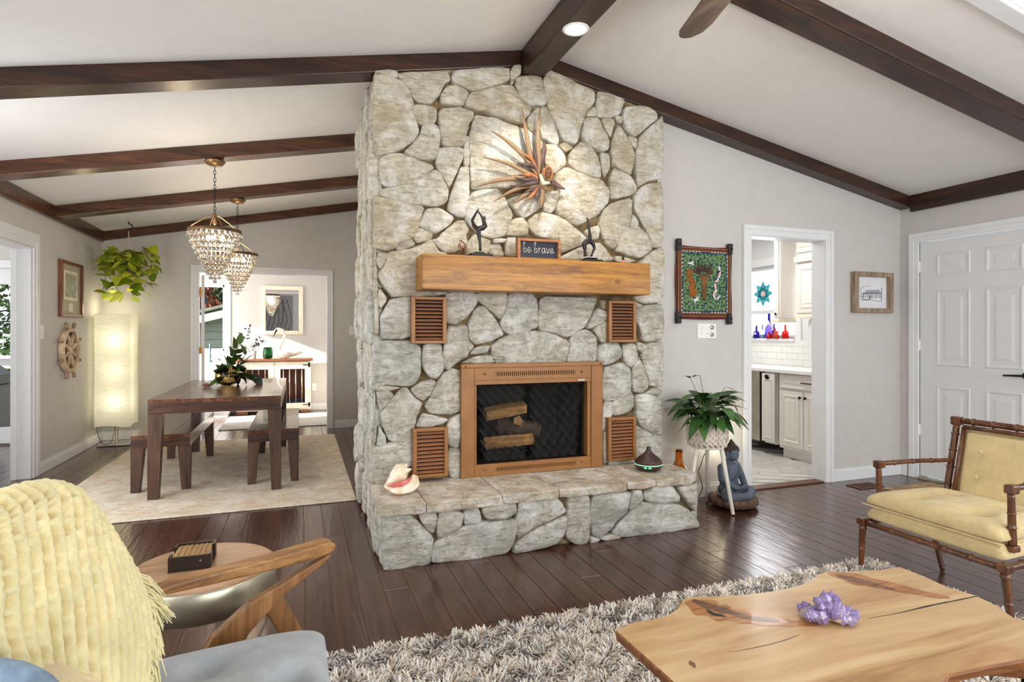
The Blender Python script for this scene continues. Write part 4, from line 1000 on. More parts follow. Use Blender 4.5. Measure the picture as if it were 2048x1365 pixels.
# leaves
def leaf_mesh(name, L, Wd, curl=.25, fold=.18, heart=0, n=7):
    vs = []; fs = []
    for i in range(n):
        f = i/(n-1)
        w_ = Wd*(math.sin(math.pi*min(1, f**(.75 if not heart else .5)))**.8 if 0 < f < 1 else .02)
        y = L*f; z = -curl*L*f*f
        for s in (-1, -.5, 0, .5, 1): vs.append((s*w_, y-(heart*abs(s)*L*.16 if f < .35 else 0), z+abs(s)*w_*fold))
    for i in range(n-1):
        for k in range(4): fs.append((i*5+k, i*5+k+1, i*5+k+6, i*5+k+5))
    me = bpy.data.meshes.new(name); me.from_pydata(vs, [], fs); me.polygons.foreach_set('use_smooth', [True]*len(fs)); return me
def put_leaf(me, root, base, d, roll=0, sc=1., mat=None, name='leaf'):
    """leaf object whose local +Y runs along d"""
    o = bpy.data.objects.new(name, me); COL.objects.link(o); o.parent = root
    d = Vector(d).normalized(); up = Vector((0, 0, 1)) if abs(d.z) < .97 else Vector((1, 0, 0))
    x = d.cross(up).normalized(); z = x.cross(d).normalized(); m = Matrix((x, d, z)).transposed() @ Matrix.Rotation(roll, 3, 'Y')
    b = Vector(base)-Vector(ROOT[root_of(root).name].translation)
    o.matrix_local = Matrix.Translation(b) @ m.to_4x4() @ Matrix.Scale(sc, 4)
    return o
lp = thing('peace_lily', 'broad-leaved dark green plant with drooping leaves in the woven pot', 'plant', (2.74, 3.46, .64))
lm = [leaf_mesh('lily_leaf_%d' % i, .165, .040, c_) for i, c_ in enumerate((.25, .5, .8))]
for me in lm: me.materials.append(M['lily'])
stm = MB(); rl = random.Random(5)
for i in range(84):
    th = rl.random()*2*math.pi; el = rl.choice((-.05, .15, .35, .6, .9, 1.1))+rl.random()*.25
    b = Vector((2.74+rl.uniform(-.05, .05), 3.46+rl.uniform(-.05, .05), .635)); hl = rl.uniform(.05, .16)*(1.1 if el > .5 else .8)
    dr_ = Vector((math.cos(th)*math.cos(el), math.sin(th)*math.cos(el), math.sin(el)))
    e = b+dr_*hl+Vector((0, 0, .035)); 
    if e.y > 3.64: e.y = 3.64; 
    stm.tube([b, b.lerp(e, .6)+Vector((0, 0, .02)), e], .0022, 5, False)
    dl = Vector((dr_.x, dr_.y, dr_.z*.4-.12))
    if e.y+dl.normalized().y*.19 > 3.72: dl.y = min(dl.y, .05)
    put_leaf(lm[i % 3], lp, e, dl, rl.uniform(-.5, .5), rl.uniform(.75, 1.15))
for px, py, tx, ty in ((1380, 757, 1366, 745), (1400, 752, 1380, 748), (1450, 775, 1478, 779), (1462, 805, 1490, 832)):
    e = at(px, py, Y=3.42); t_ = at(tx, ty, Y=3.38); put_leaf(lm[0], lp, e, t_-e, 0, .55); stm.tube([(2.74, 3.46, .64), Vector((2.74, 3.46, .70)).lerp(e, .5), e], .002, 5, False)
stm.build('stems', M['stem'], lp)
# Buddha
bu = thing('buddha_statue', 'blue-grey stone seated Buddha statue on a brown lotus base by the kitchen doorway', 'statue', (2.99, 3.50, 0), R(14))
M['budd'] = plain('blue_grey_stone', (88, 98, 112), .6, var=.22, bump=.25, bsc=60); M['lotus'] = plain('brown_lotus_base', (104, 76, 62), .7, var=.3, bump=.4, bsc=40)
X_ = ROOT[bu.name]
V3 = Vector
body = [('e', V3((0, .01, .115)), (.105, .085, .055)),
 ('l', [V3((0, .02, .12)), V3((0, .02, .20)), V3((0, .025, .27))], [.075, .062, .066]), ('e', V3((0, .025, .285)), (.088, .05, .035)),
 ('l', [V3((0, .02, .29)), V3((0, .015, .335))], [.032, .026]),
 ('l', [V3((-.085, .025, .285)), V3((-.112, .0, .205)), V3((-.055, -.075, .150)), V3((-.01, -.09, .148))], [.030, .027, .021, .015]),
 ('l', [V3((.085, .025, .285)), V3((.112, .0, .205)), V3((.055, -.075, .150)), V3((.01, -.09, .148))], [.030, .027, .021, .015]),
 ('l', [V3((-.04, .0, .11)), V3((-.135, -.06, .095)), V3((-.04, -.11, .092)), V3((.04, -.10, .10))], [.05, .042, .030, .018]),
 ('l', [V3((.04, .0, .11)), V3((.135, -.06, .095)), V3((.04, -.115, .088)), V3((-.04, -.12, .088))], [.05, .042, .030, .018]),
 ('e', V3((0, -.01, .085)), (.13, .10, .025)),
 ('e', V3((0, .0, .385)), (.046, .050, .058)), ('e', V3((0, -.022, .362)), (.030, .028, .030)), ('e', V3((0, -.050, .380)), (.008, .012, .016)), ('e', V3((0, -.044, .354)), (.016, .010, .006)),
 ('e', V3((0, -.036, .338)), (.014, .012, .010)), ('e', V3((-.019, -.040, .394)), (.013, .009, .006)), ('e', V3((.019, -.040, .394)), (.013, .009, .006)),
 ('l', [V3((-.048, .0, .40)), V3((-.050, .004, .345))], [.010, .010]), ('l', [V3((.048, .0, .40)), V3((.050, .004, .345))], [.010, .010])]
blob('figure', body, M['budd'], bu, vox=.0034, smooth=2, xf=X_)
hr = MB()
for j in range(8):
    el = R(8+j*11); nn = max(1, int(20*math.cos(el)))
    for i in range(nn):
        th = 2*math.pi*i/nn+j*.2; p = V3((math.cos(th)*math.cos(el)*.049, .003+math.sin(th)*math.cos(el)*.053, .395+math.sin(el)*.055))
        if p.y < -.035 and p.z < .415: continue
        hr.lathe([(.0085, -.003), (.008, .004), (0, .009)], X_ @ p, 7, X_.to_3x3() @ (p-V3((0, 0, .39))))
for j in range(3):
    for i in range(7-j*2): th = 2*math.pi*i/(7-j*2); hr.lathe([(.0075, -.004), (.007, .004), (0, .008)], X_ @ V3((math.cos(th)*.018*(1-j*.4), .003+math.sin(th)*.018*(1-j*.4), .455+j*.011)), 7, (0, 0, 1))
M['buddh'] = plain('dark_curl_hair', (78, 66, 62), .7, var=.2)
hr.build('curled_hair', M['buddh'], bu, smooth=True)
rb = MB()
for k in range(7): # robe folds
    f = k/6; rb.tube(spline([X_ @ V3(p) for p in ((.070-.012*k, -.022-.002*k, .30-.012*k), (.03-.014*k, -.052, .25-.010*k), (-.03-.01*k, -.056, .205-.008*k), (-.075, -.035, .175-.006*k))], 5), .0035, 5)
rb.build('robe_folds', M['budd'], bu, smooth=True)
MB().lathe([(0, .004), (.125, .004), (.165, .02), (.172, .045), (.160, .066), (.14, .07), (0, .072)], X_ @ V3((0, -.01, 0)), 40).build('lotus_base', M['lotus'], bu, smooth=True)
for i in range(18):
    th = 2*math.pi*i/18; c_ = X_ @ V3((math.cos(th)*.165, -.01+math.sin(th)*.165, .046))
    m_ = MB(); m_.lathe([(0, -.03), (.018, -.022), (.028, 0), (.022, .018), (0, .028)], c_, 10, (0, 0, 1))
    for k, v in enumerate(m_.v):
        d = V3(v)-c_; rad = V3((c_.x-2.99, c_.y-3.50, 0)).normalized(); dd = d.dot(rad); m_.v[k] = tuple(V3(v)-rad*dd*.6)
    m_.build('petal', M['lotus'], bu, smooth=True)
l_ = bpy.data.lights.new('buddha_lamp', 'POINT'); l_.energy = 1.6; l_.color = (1, .86, .6); l_.shadow_soft_size = .03; lo = bpy.data.objects.new('buddha_lamp', l_); COL.objects.link(lo); lo.location = (3.06, 3.64, .44)
t = thing('night_light', 'small warm lamp glowing on the wall behind the Buddha head', 'lamp', (3.10, YK, .42))
MB().lathe([(0, 0), (.022, 0), (.026, .02), (.02, .05), (0, .055)], (3.10, YK-.06, .40), 16).build('bulb', emis('glow_bulb', (255, 236, 190), 6), t, smooth=True)
box('plug', 3.085, 3.115, YK-.05, YK-.001, .38, .42, M['plate'], t, bevel=.003)
t = thing('power_cord', 'thin black cord hanging between plant stand and Buddha', 'cord', (2.93, 3.7, .2))
MB().tube(spline([at(1428, 896, Y=3.7), at(1410, 908, Y=3.7), at(1402, 930, Y=3.71), at(1397, 945, Y=3.71), at(1405, 975, Y=3.72), (2.86, 3.72, .01)], 6), .003, 6).build('cable', M['blackm'], t)
# ------------------------------------------------------------------ gable wall: tapestry and sketch
tp = thing('tapestry', 'embroidered textile with tree, bear-like figure and pale snake on green, in maroon border', 'tapestry', (2.91, YK, 1.66))
x0t, x1t, z0t, z1t = 2.71, 3.155, 1.415, 1.905; ty = YK-.03
def mk_tap():
    m = N('green_stitched_cloth'); v = m.map(); vo = m.n.new('ShaderNodeTexVoronoi'); vo.inputs['Scale'].default_value = 90; m.l(v, vo.inputs['Vector'])
    m.col(m.ramp(m.noise(v, 70, 2, .5), [(.42, (28, 52, 52)), (.5, (60, 120, 96)), (.58, (150, 160, 84)), (.66, (50, 110, 100))])).set(rough=.9); m.bump(vo.outputs['Distance'], .4, .002); return m.m
M['tap'] = mk_tap(); M['maroon'] = plain('maroon_cloth', (96, 34, 34), .9, var=.2); M['navyc'] = plain('navy_cloth', (30, 48, 92), .9); M['ochre'] = plain('ochre_braid', (170, 146, 96), .9); M['rustc'] = plain('rust_cloth', (120, 62, 44), .9); M['whitec'] = plain('white_stitch', (222, 216, 220), .9)
M['bearc'] = plain('brown_applique', (150, 88, 28), .9, var=.2); M['barkc'] = plain('tree_applique', (122, 80, 40), .9, var=.25); M['plumc'] = plain('plum_stitch', (92, 56, 60), .9); M['pinkc'] = plain('pink_applique', (232, 178, 178), .9); M['bluec'] = plain('dark_blue_applique', (36, 66, 120), .9)
def sag(u, v): return .006*math.sin(u*math.pi)*(1 if v > .5 else -1)
m_ = MB(); m_.grid(25, 25, lambda u, v: (x0t-.035+(x1t-x0t+.07)*u+.003*math.sin(v*9), ty+.014+.003*math.sin(u*11), z0t-.035+(z1t-z0t+.07)*v-(.008*math.sin(u*math.pi)))); o = m_.build('border_cloth', M['maroon'], tp); sd = o.modifiers.new('s', 'SOLIDIFY'); sd.thickness = .004
box('field', x0t+.02, x1t-.02, ty+.004, ty+.010, z0t+.02, z1t-.02, M['tap'], tp)
def ringf(nm, a, t, mat, dy):
    m = MB(); X0, X1, Z0, Z1 = x0t+a, x1t-a, z0t+a, z1t-a
    m.box(X0, X1, ty+dy, ty+.010, Z1-t, Z1); m.box(X0, X1, ty+dy, ty+.010, Z0, Z0+t); m.box(X0, X0+t, ty+dy, ty+.010, Z0+t, Z1-t); m.box(X1-t, X1, ty+dy, ty+.010, Z0+t, Z1-t); m.build(nm, mat, tp)
ringf('braid', -.018, .004, M['ochre'], .0); ringf('stripe', -.006, .010, M['rustc'], .002); ringf('braid', .006, .004, M['ochre'], .001); ringf('inner_border', .012, .010, M['navyc'], .001)
m_ = MB()
for i in range(15):
    for s, X in ((0, x0t+.012), (1, x1t-.017)):
        if i in (6, 7, 8): continue
        m_.box(X, X+.006, ty-.001, ty+.004, z0t+.02+i*.030, z0t+.035+i*.030)
for i in range(14):
    if 5 < i < 9: continue
    for Z in (z0t+.010, z1t-.016): m_.box(x0t+.02+i*.029, x0t+.035+i*.029, ty-.001, ty+.004, Z, Z+.006)
m_.build('stitched_triangles', M['whitec'], tp)
q = lambda cx, cy: at(1330+cx/5.687, 460+cy/5.687, Y=ty)
def appl(nm, pts, mat, t=.005, sm=4):
    P = spline([q(*p) for p in pts], sm, True) if sm else [q(*p) for p in pts]
    P = [Vector((p.x, ty+.0045, p.z)) for p in P]; return MB().prism(P, (0, -t, 0)).build(nm, mat, tp)
appl('bear_figure', [(250, 455), (290, 445), (310, 480), (312, 540), (345, 590), (340, 640), (345, 680), (370, 700), (350, 740), (345, 760), (280, 755), (285, 700), (262, 650), (285, 630), (280, 590), (235, 580), (240, 560), (262, 540), (235, 500), (255, 490)], M['bearc'])
appl('tree_trunk', [(425, 780), (425, 660), (415, 580), (395, 530), (350, 480), (400, 510), (430, 530), (440, 460), (452, 530), (480, 510), (540, 480), (495, 530), (472, 580), (465, 660), (470, 780)], M['barkc'], sm=3)
m_ = MB(); rt = random.Random(4)
for i in range(26):
    a_ = math.pi*(.06+.88*i/25); r0, r1 = 55, 95+45*rt.random(); c_ = (440, 500)
    m_.tube([q(c_[0]+math.cos(a_)*r0, c_[1]-math.sin(a_)*r0*.8+20), q(c_[0]+math.cos(a_)*r1*1.05, c_[1]-math.sin(a_)*r1)], .0022, 4)
for i in range(22):
    a_ = rt.uniform(0, 6.28); r_ = rt.uniform(20, 60); cc = rt.choice(((380, 620), (500, 600), (400, 690), (510, 700), (440, 800), (540, 780))); p = q(cc[0]+math.cos(a_)*r_*.6, cc[1]+math.sin(a_)*r_*.6); m_.tube([p, p+Vector((.006, 0, .004))], .0025, 4)
m_.build('stitched_branches', M['plumc'], tp)
sp = spline([(a_, b_, 0) for a_, b_ in [(597, 400), (620, 450), (618, 520), (600, 570), (570, 600), (570, 650), (580, 690), (552, 740), (575, 780), (610, 770), (628, 740)]], 6)
def ribbon(nm, pts, w_, mat, i0=0, i1=None, dy=0):
    P = [q(p.x, p.y) for p in pts][i0:i1]; n_ = len(P); vs = []
    for i, p in enumerate(P):
        d = P[min(i+1, n_-1)]-P[max(i-1, 0)]; d.normalize(); nn = Vector((-d.z, 0, d.x)); ww = w_ if i0 or i1 or i < n_-8 else w_*(n_-1-i)/8+.0003
        vs += [Vector((p.x, ty-dy, p.z))+nn*ww, Vector((p.x, ty-dy, p.z))-nn*ww]
    m = MB(); m.add(vs, [(2*i, 2*i+1, 2*i+3, 2*i+2) for i in range(n_-1)]); o = m.build(nm, mat, tp, recalc=False); s_ = o.modifiers.new('s', 'SOLIDIFY'); s_.thickness = .004; s_.offset = 0
ribbon('snake', sp, .0085, M['whitec'], dy=.001)
for k in range(5): ribbon('snake_band', sp, .0086, M['pinkc'], 9+k*10, 13+k*10, dy=.0022)
for cx, cy in ((600, 410), (615, 475), (615, 560), (568, 605), (582, 665), (578, 772)): appl('snake_spot', [(cx-14, cy-10), (cx+14, cy-12), (cx+2, cy+16)], M['bluec'], .0085, 0)
appl('bird', [(250, 350), (290, 370), (330, 350), (315, 375), (335, 410), (300, 390), (250, 385), (280, 372)], M['whitec'], .006, 0); appl('bird', [(385, 745), (370, 790), (390, 800), (350, 815), (335, 840), (335, 805), (310, 790), (345, 785)], M['whitec'], .006, 0)
for x, z, r_ in ((x0t-.03, z1t+.035, -4), (x1t+.0, z1t+.02, -6), (x0t-.032, z0t-.03, 3), (x1t-.005, z0t-.035, 8)):
    MB().obox((x+.012, ty+.002, z), (.036, .042, .088), rotm(ry=R(-r_*.5))).build('wooden_clip', M['blackw2'] if 'blackw2' in M else M.setdefault('blackw2', plain('black_wood_clip', (42, 40, 44), .6)), tp, bevel=.008, seg=3)
    MB().lathe([(.009, 0), (.009, .008), (0, .011)], (x+.014, ty-.018, z-.0), 12, (0, -1, 0)).build('screw', M['blackm'], tp)
pk = thing('picture_frame', 'rustic wooden box frame with an ink sketch of a cabin beside the front door corner', 'picture', (4.68, YK, 1.63))
M['barn'] = wood('grey_barn_wood', (92, 72, 58), (150, 128, 108), (186, 168, 148), 'Z', 1.3, .75, .4)
fx0_, fx1_, fz0_, fz1_ = 4.475, 4.935, 1.445, 1.80; yd = YK-.05
for nm, b in (('frame_side', (fx0_, fx0_+.045, yd, YK-.001, fz0_, fz1_)), ('frame_side', (fx1_-.045, fx1_, yd, YK-.001, fz0_, fz1_)), ('frame_top', (fx0_+.045, fx1_-.045, yd, YK-.001, fz1_-.04, fz1_)), ('frame_bottom', (fx0_+.045, fx1_-.045, yd, YK-.001, fz0_, fz0_+.04))): box(nm, *b, M['barn'], pk, bevel=.003)
M['paper'] = plain('white_paper', (232, 232, 236), .7, var=.01); box('paper', fx0_+.045, fx1_-.045, YK-.012, YK-.008, fz0_+.04, fz1_-.04, M['paper'], pk)
M['ink'] = plain('grey_ink', (84, 86, 98), .8); M['inkl'] = plain('light_grey_ink', (168, 170, 182), .8)
m_ = MB(); yy = YK-.0125
def ink(pts, r_): m_.tube([(x, yy, z) for x, z in pts], r_, 4)
ink([(4.60, 1.615), (4.83, 1.62)], .004)
for i in range(13): x = 4.615+i*.0165; ink([(x, 1.612), (x, 1.575)], .0017 if i % 3 else .0035)
ink([(4.60, 1.56), (4.68, 1.558)], .004); ink([(4.69, 1.60), (4.69, 1.56)], .005); ink([(4.70, 1.565), (4.78, 1.55), (4.83, 1.552)], .002); ink([(4.832, 1.67), (4.83, 1.55)], .003); ink([(4.585, 1.66), (4.582, 1.56)], .0016)
ink([(4.585, 1.655), (4.62, 1.675), (4.70, 1.684)], .0014); ink([(4.63, 1.64), (4.82, 1.65)], .0012)
rt = random.Random(8)
for i in range(16): x = rt.uniform(4.58, 4.62); z = rt.uniform(1.55, 1.6); ink([(x, z), (x+.008, z+.004)], .0015)
m_.build('sketch_lines', M['ink'], pk)
MB().add([(4.62, yy, 1.617), (4.825, yy, 1.621), (4.80, yy, 1.648), (4.65, yy, 1.640)], [(0, 1, 2, 3)]).build('sketch_roof', M['inkl'], pk)
# ------------------------------------------------------------------ left wall: framed print and ship wheel
fr = thing('framed_print', 'narrow brown-framed print of a seaside scene above the ship wheel', 'picture', (XW, 7.05, 1.7))
ya, yb, za, zb = 6.80, 7.40, 1.43, 1.985
M['frm'] = wood('red_brown_frame', (70, 36, 20), (118, 68, 40), (150, 96, 60), 'Z', 1.2, .4)
xd = XW+.035
for nm, b in (('frame_side', (XW+.001, xd, ya, ya+.035, za, zb)), ('frame_side', (XW+.001, xd, yb-.035, yb, za, zb)), ('frame_top', (XW+.001, xd, ya+.035, yb-.035, zb-.03, zb)), ('frame_bottom', (XW+.001, xd, ya+.035, yb-.035, za, za+.03))): box(nm, *b, M['frm'], fr, bevel=.003)
M['matb'] = plain('grey_green_mount', (176, 172, 150), .8); box('mount', XW+.006, XW+.012, ya+.03, yb-.03, za+.025, zb-.025, M['matb'], fr)
box('print_paper', XW+.012, XW+.014, ya+.12, yb-.12, za+.17, zb-.09, plain('cream_paper', (232, 222, 196), .8), fr)
def mk_print():
    m = N('watercolour_print'); m.col(m.ramp(m.noise(m.map((6, 6, 9)), 2.2, 5, .6, .6), [(.3, (120, 96, 60)), (.45, (170, 160, 120)), (.55, (150, 168, 160)), (.68, (216, 212, 190))])).set(rough=.6); return m.m
box('picture_print', XW+.014, XW+.015, ya+.15, yb-.15, za+.20, zb-.12, mk_print(), fr)
box('small_stamp', XW+.012, XW+.014, ya+.24, yb-.24, za+.055, za+.135, plain('stamp_paper', (224, 216, 192), .8), fr)
sw = thing('ship_wheel', 'cream rope-wrapped wooden ship wheel hung on the left wall', 'ornament', (XW, 7.0, 1.095))
M['brownd'] = plain('brown_wheel_back', (112, 82, 58), .8, var=.25)
MB().lathe([(0, -.036), (.205, -.036), (.205, -.033), (0, -.033)], (XW+.040, 7.0, 1.095), 40, (1, 0, 0)).build('back_disc', M['brownd'], sw)
M['rope'] = plain('rope_wrapped', (214, 192, 160), .85, var=.2, bump=.5, bsc=130); M['ropeb'] = plain('aged_wood_handle', (172, 142, 112), .8, var=.3)
cw = Vector((XW+.040, 7.0, 1.095)); MB().lathe([(.215, -.035), (.222, -.02), (.222, .012), (.212, .02), (.195, .02), (.190, .01), (.190, -.035), (.215, -.035)], cw, 48, (1, 0, 0)).build('rim', M['rope'], sw, smooth=True)
MB().lathe([(0, -.02), (.045, -.02), (.045, .012), (.03, .02), (.012, .02), (.012, .01), (0, .01)], cw, 20, (1, 0, 0)).build('hub', M['rope'], sw, smooth=True)
for i in range(8):
    a_ = R(22.5+45*i); d = Vector((0, math.sin(a_), math.cos(a_)))
    MB().tube([cw+d*.04, cw+d*.07, cw+d*.10, cw+d*.13, cw+d*.175], [.010, .018, .013, .018, .010], 10).build('spoke', M['rope'], sw, smooth=True)
    MB().tube([cw+d*.215, cw+d*.235, cw+d*.255, cw+d*.275, cw+d*.295, cw+d*.30], [.012, .009, .016, .018, .015, .004], 10).build('handle', M['ropeb'], sw, smooth=True)
# ------------------------------------------------------------------ paper floor lamp
lx, ly = -1.965, 7.80
lt = thing('floor_lamp', 'tall square crinkled paper floor lamp glowing in the corner', 'lamp', (lx, ly, 0))
def mk_paper():
    m = N('rice_paper'); n_ = m.noise(m.map((3, 3, 26)), 4, 5, .6, 1.2)
    m.col(m.ramp(n_, [(.35, (214, 210, 186)), (.65, (250, 249, 238))])).set(rough=.8); m.b.inputs['Emission Color'].default_value = lin((255, 240, 200)); m.b.inputs['Emission Strength'].default_value = .10
    tr = m.n.new('ShaderNodeBsdfTranslucent'); tr.inputs[0].default_value = lin((250, 250, 236)); mx = m.n.new('ShaderNodeMixShader'); mx.inputs[0].default_value = .38
    b = m.bump(n_, .9, .02); m.l(b, tr.inputs['Normal']); m.l(m.b.outputs[0], mx.inputs[1]); m.l(tr.outputs[0], mx.inputs[2]); m.l(mx.outputs[0], m.n['Material Output'].inputs[0]); return m.m
M['ricep'] = mk_paper(); hw = .170; m_ = MB()
def shf(u, v):
    a_ = u*4; s = int(a_) % 4; f = a_-int(a_); c_ = [(-1, -1), (1, -1), (1, 1), (-1, 1), (-1, -1)]
    x = c_[s][0]*(1-f)+c_[s+1][0]*f; y = c_[s][1]*(1-f)+c_[s+1][1]*f
    w_ = hw+.004*noise.noise(Vector((x*3, y*3, v*70)))+.005*math.sin(v*9)*.4
    return (lx+x*w_, ly+y*w_, .225+1.255*v+(.012*math.sin(u*20) if v == 0 else 0))
m_.grid(48, 120, shf, True); m_.build('paper_shade', M['ricep'], lt, smooth=False, recalc=False)
MB().tube([(lx, ly, .02), (lx, ly, 1.3)], .012, 10).build('pole', M['steel'], lt, smooth=True)
box('base', lx-.16, lx+.16, ly-.15, ly+.15, .002, .022, M['chrome'], lt, bevel=.006)
L_ = bpy.data.lights.new('lamp_glow', 'POINT'); L_.energy = 1.6; L_.color = (1, .84, .55); L_.shadow_soft_size = .05; lo = bpy.data.objects.new('lamp_glow', L_); COL.objects.link(lo); lo.location = (lx-.05, ly+.10, 1.53)  # extra light added above the shade to warm the wall
for z, e in ((.50, 4.2), (.85, 2.6), (1.20, 4.2)):
    MB().lathe([(0, -.05), (.03, -.02), (.033, .01), (.015, .045), (0, .05)], (lx+.045, ly-.02, z), 14).build('bulb', emis('lamp_bulb_%d' % int(z*100), (255, 244, 218), 1.2), lt, smooth=True)
    L_ = bpy.data.lights.new('lamp_glow', 'POINT'); L_.energy = e*.62; L_.color = (1, .91, .72); L_.shadow_soft_size = .11; lo = bpy.data.objects.new('lamp_glow', L_); COL.objects.link(lo); lo.location = (lx+.02, ly-.06, z)
MB().tube(spline([(XW+.012, 7.9, .36), (XW+.05, 7.86, .355), (XW+.06, 7.72, .33), (XW+.08, 7.68, .18), (XW+.14, 7.62, .05), (XW+.22, 7.60, .05), (lx-.01, 7.7, .10), (lx-.01, 7.79, .23)], 8), .004, 6).build('cord', M['blackm2'] if 'blackm2' in M else M.setdefault('blackm2', plain('brown_cord', (90, 70, 50), .6)), lt)
# ------------------------------------------------------------------ hanging pothos
hp = thing('hanging_plant', 'yellow-green trailing pothos hanging from a hook near the corner', 'plant', (-1.83, 7.72, 2.0))
hc = Vector((-1.83, 7.72, 0)); zt = zc(-1.83)
m_ = MB(); m_.tube(spline([hc+Vector((0, 0, zt)), hc+Vector((0, 0, zt-.02)), hc+Vector((.035, 0, zt-.04)), hc+Vector((.03, 0, zt-.085)), hc+Vector((0, 0, zt-.10)), hc+Vector((-.02, 0, zt-.09))], 5), .006, 8); m_.build('hook', M['blackm'], hp)
kn = hc+Vector((0, 0, 2.37)); m_ = MB(); m_.tube([hc+Vector((0, 0, zt-.10)), kn], .004, 6)
for a_ in (0, 2.1, 4.2): m_.tube([kn, hc+Vector((math.cos(a_)*.11, math.sin(a_)*.11, 2.06))], .0025, 5)
m_.build('hanger_cord', M['rope'], hp)
MB().lathe([(0, 1.96), (.055, 1.96), (.075, 1.98), (.095, 2.06), (.10, 2.065), (.092, 2.065), (.08, 2.04), (0, 2.04)], hc, 28).build('pot', plain('dark_pot', (60, 50, 42), .6), hp, smooth=True)
pl = [leaf_mesh('pothos_leaf_%d' % i, .125, .052, c_, .12, 1) for i, c_ in enumerate((.1, .35, .55))]
for me in pl: me.materials.append(M['pothos'])
rp = random.Random(12); st = MB(); cnt = 0
for i in range(36):
    th = rp.random()*6.28; out = rp.uniform(.10, .24); top = 2.06+rp.uniform(.04, .16); drop = rp.choice((.1, .2, .3, .42, .52))*rp.uniform(.7, 1)
    d = Vector((math.cos(th), math.sin(th), 0)); 
    p0 = hc+d*.05+Vector((0, 0, 2.04)); p1 = hc+d*out*.7+Vector((0, 0, top)); p2 = hc+d*(out+.05)+Vector((0, 0, top-drop*.5)); p3 = hc+d*(out+rp.uniform(-.04, .08))+Vector((0, 0, top-drop))
    for p in (p1, p2, p3): p.x = max(p.x, XW+.03); p.y = min(p.y, YF-.12)
    c_ = spline([p0, p1, p2, p3], 5); st.tube(c_, .0022, 4, False)
    for k in range(3, len(c_), 3):
        dd = Vector((math.cos(th+rp.uniform(-1.3, 1.3)), math.sin(th+rp.uniform(-1.3, 1.3)), rp.uniform(-.7, .3)))
        b = c_[k]
        if b.x+dd.x*.12 < XW+.02: dd.x = abs(dd.x)
        if b.y+dd.y*.12 > YF-.09: dd.y = -abs(dd.y)
        put_leaf(pl[cnt % 3], hp, b, dd, rp.uniform(-.8, .8), rp.uniform(.7, 1.15)); cnt += 1
st.build('vines', M['stem'], hp)
# ------------------------------------------------------------------ dining area
def mk_rug():
    m = N('cream_faded_rug'); v = m.map(); vo = m.n.new('ShaderNodeTexVoronoi'); vo.feature = 'DISTANCE_TO_EDGE'; vo.inputs['Scale'].default_value = 4.5; m.l(v, vo.inputs['Vector'])
    a = m.noise(v, 5.0, 8, .82, .3); b = m.noise(m.map((1, 2.2, 1)), 22, 6, .85)
    c = m.ramp(a, [(.34, (196, 170, 140)), (.46, (218, 202, 180)), (.6, (232, 224, 210))])
    k = m.ramp(b, [(.53, (0, 0, 0, 1)), (.62, (.55,)*3+(1,))]); c = m.mix(k, c, lin((150, 142, 134)))
    c = m.mix(m.ramp(vo.outputs['Distance'], [(.0, (.35,)*3+(1,)), (.05, (0, 0, 0, 1))]), c, lin((196, 176, 150)))
    m.col(c).set(rough=.95, spec=.1); m.bump(m.noise(v, 160, 3), .4, .003); return m.m
rg = tag(box('area_rug', -1.735, .40, 4.56, 7.62, .0006, .0105, mk_rug(), None, bevel=.004), 'large cream faded-pattern rug under the dining table', 'rug')
tb = thing('dining_table', 'dark sheesham dining table with thick tapered legs on the cream rug', 'table', (-.61, 6.04, .0105))
tx0, tx1, ty0, ty1 = -1.08, -.145, 5.06, 7.02; zr_ = .0108
for i in range(5): a_ = tx0+(tx1-tx0)*i/5; box('top_board', a_+.0004, a_+(tx1-tx0)/5-.0004, ty0, ty1, .732, .765, M['tablewy'] if 'tablewy' in M else M.setdefault('tablewy', wood('sheesham_top_wood', (58, 34, 26), (98, 62, 46), (136, 94, 70), 'Y', .7, .22, .06, coat=.2)), tb, bevel=.0015)
box('apron', tx0+.002, tx1-.002, ty0+.002, ty0+.03, .655, .7318, M['tablew'], tb, bevel=.002); box('apron', tx0+.002, tx1-.002, ty1-.03, ty1-.002, .655, .7318, M['tablew'], tb, bevel=.002)
box('apron', tx0+.002, tx0+.03, ty0+.03, ty1-.03, .655, .7318, M['tablew'], tb); box('apron', tx1-.03, tx1-.002, ty0+.03, ty1-.03, .655, .7318, M['tablew'], tb)
def tleg(x, y, sx, sy, h, a, b, par, name='leg'):
    X = lambda w_: (x, x+w_) if sx > 0 else (x-w_, x); Y = lambda w_: (y, y+w_) if sy > 0 else (y-w_, y)
    MB().taper((*X(b), *Y(b)), (*X(a), *Y(a)), zr_, h).build(name, M['tablewz'], par, bevel=.003)
for sx, x in ((1, tx0), (-1, tx1)):
    for sy, y in ((1, ty0), (-1, ty1)): tleg(x, y, sx, sy, .655, .10, .072, tb)
def bench(x0, x1, y0, y1, lab):
    b = thing('bench', lab, 'bench', ((x0+x1)/2, (y0+y1)/2, .0105), group='dark wooden dining benches')
    for i in range(3): a_ = x0+(x1-x0)*i/3; box('seat_board', a_+.0004, a_+(x1-x0)/3-.0004, y0, y1, .43, .46, M['tablewy'], b, bevel=.0015)
    box('apron', x0+.002, x1-.002, y0+.002, y0+.025, .36, .4298, M['tablew'], b, bevel=.002); box('apron', x0+.002, x1-.002, y1-.025, y1-.002, .36, .4298, M['tablew'], b)
    box('apron', x0+.002, x0+.025, y0+.025, y1-.025, .36, .4298, M['tablewy'], b); box('apron', x1-.025, x1-.002, y0+.025, y1-.025, .36, .4298, M['tablewy'], b)
    for sx, x in ((1, x0), (-1, x1)):
        for sy, y in ((1, y0), (-1, y1)): tleg(x, y, sx, sy, .3598, .09, .062, b)
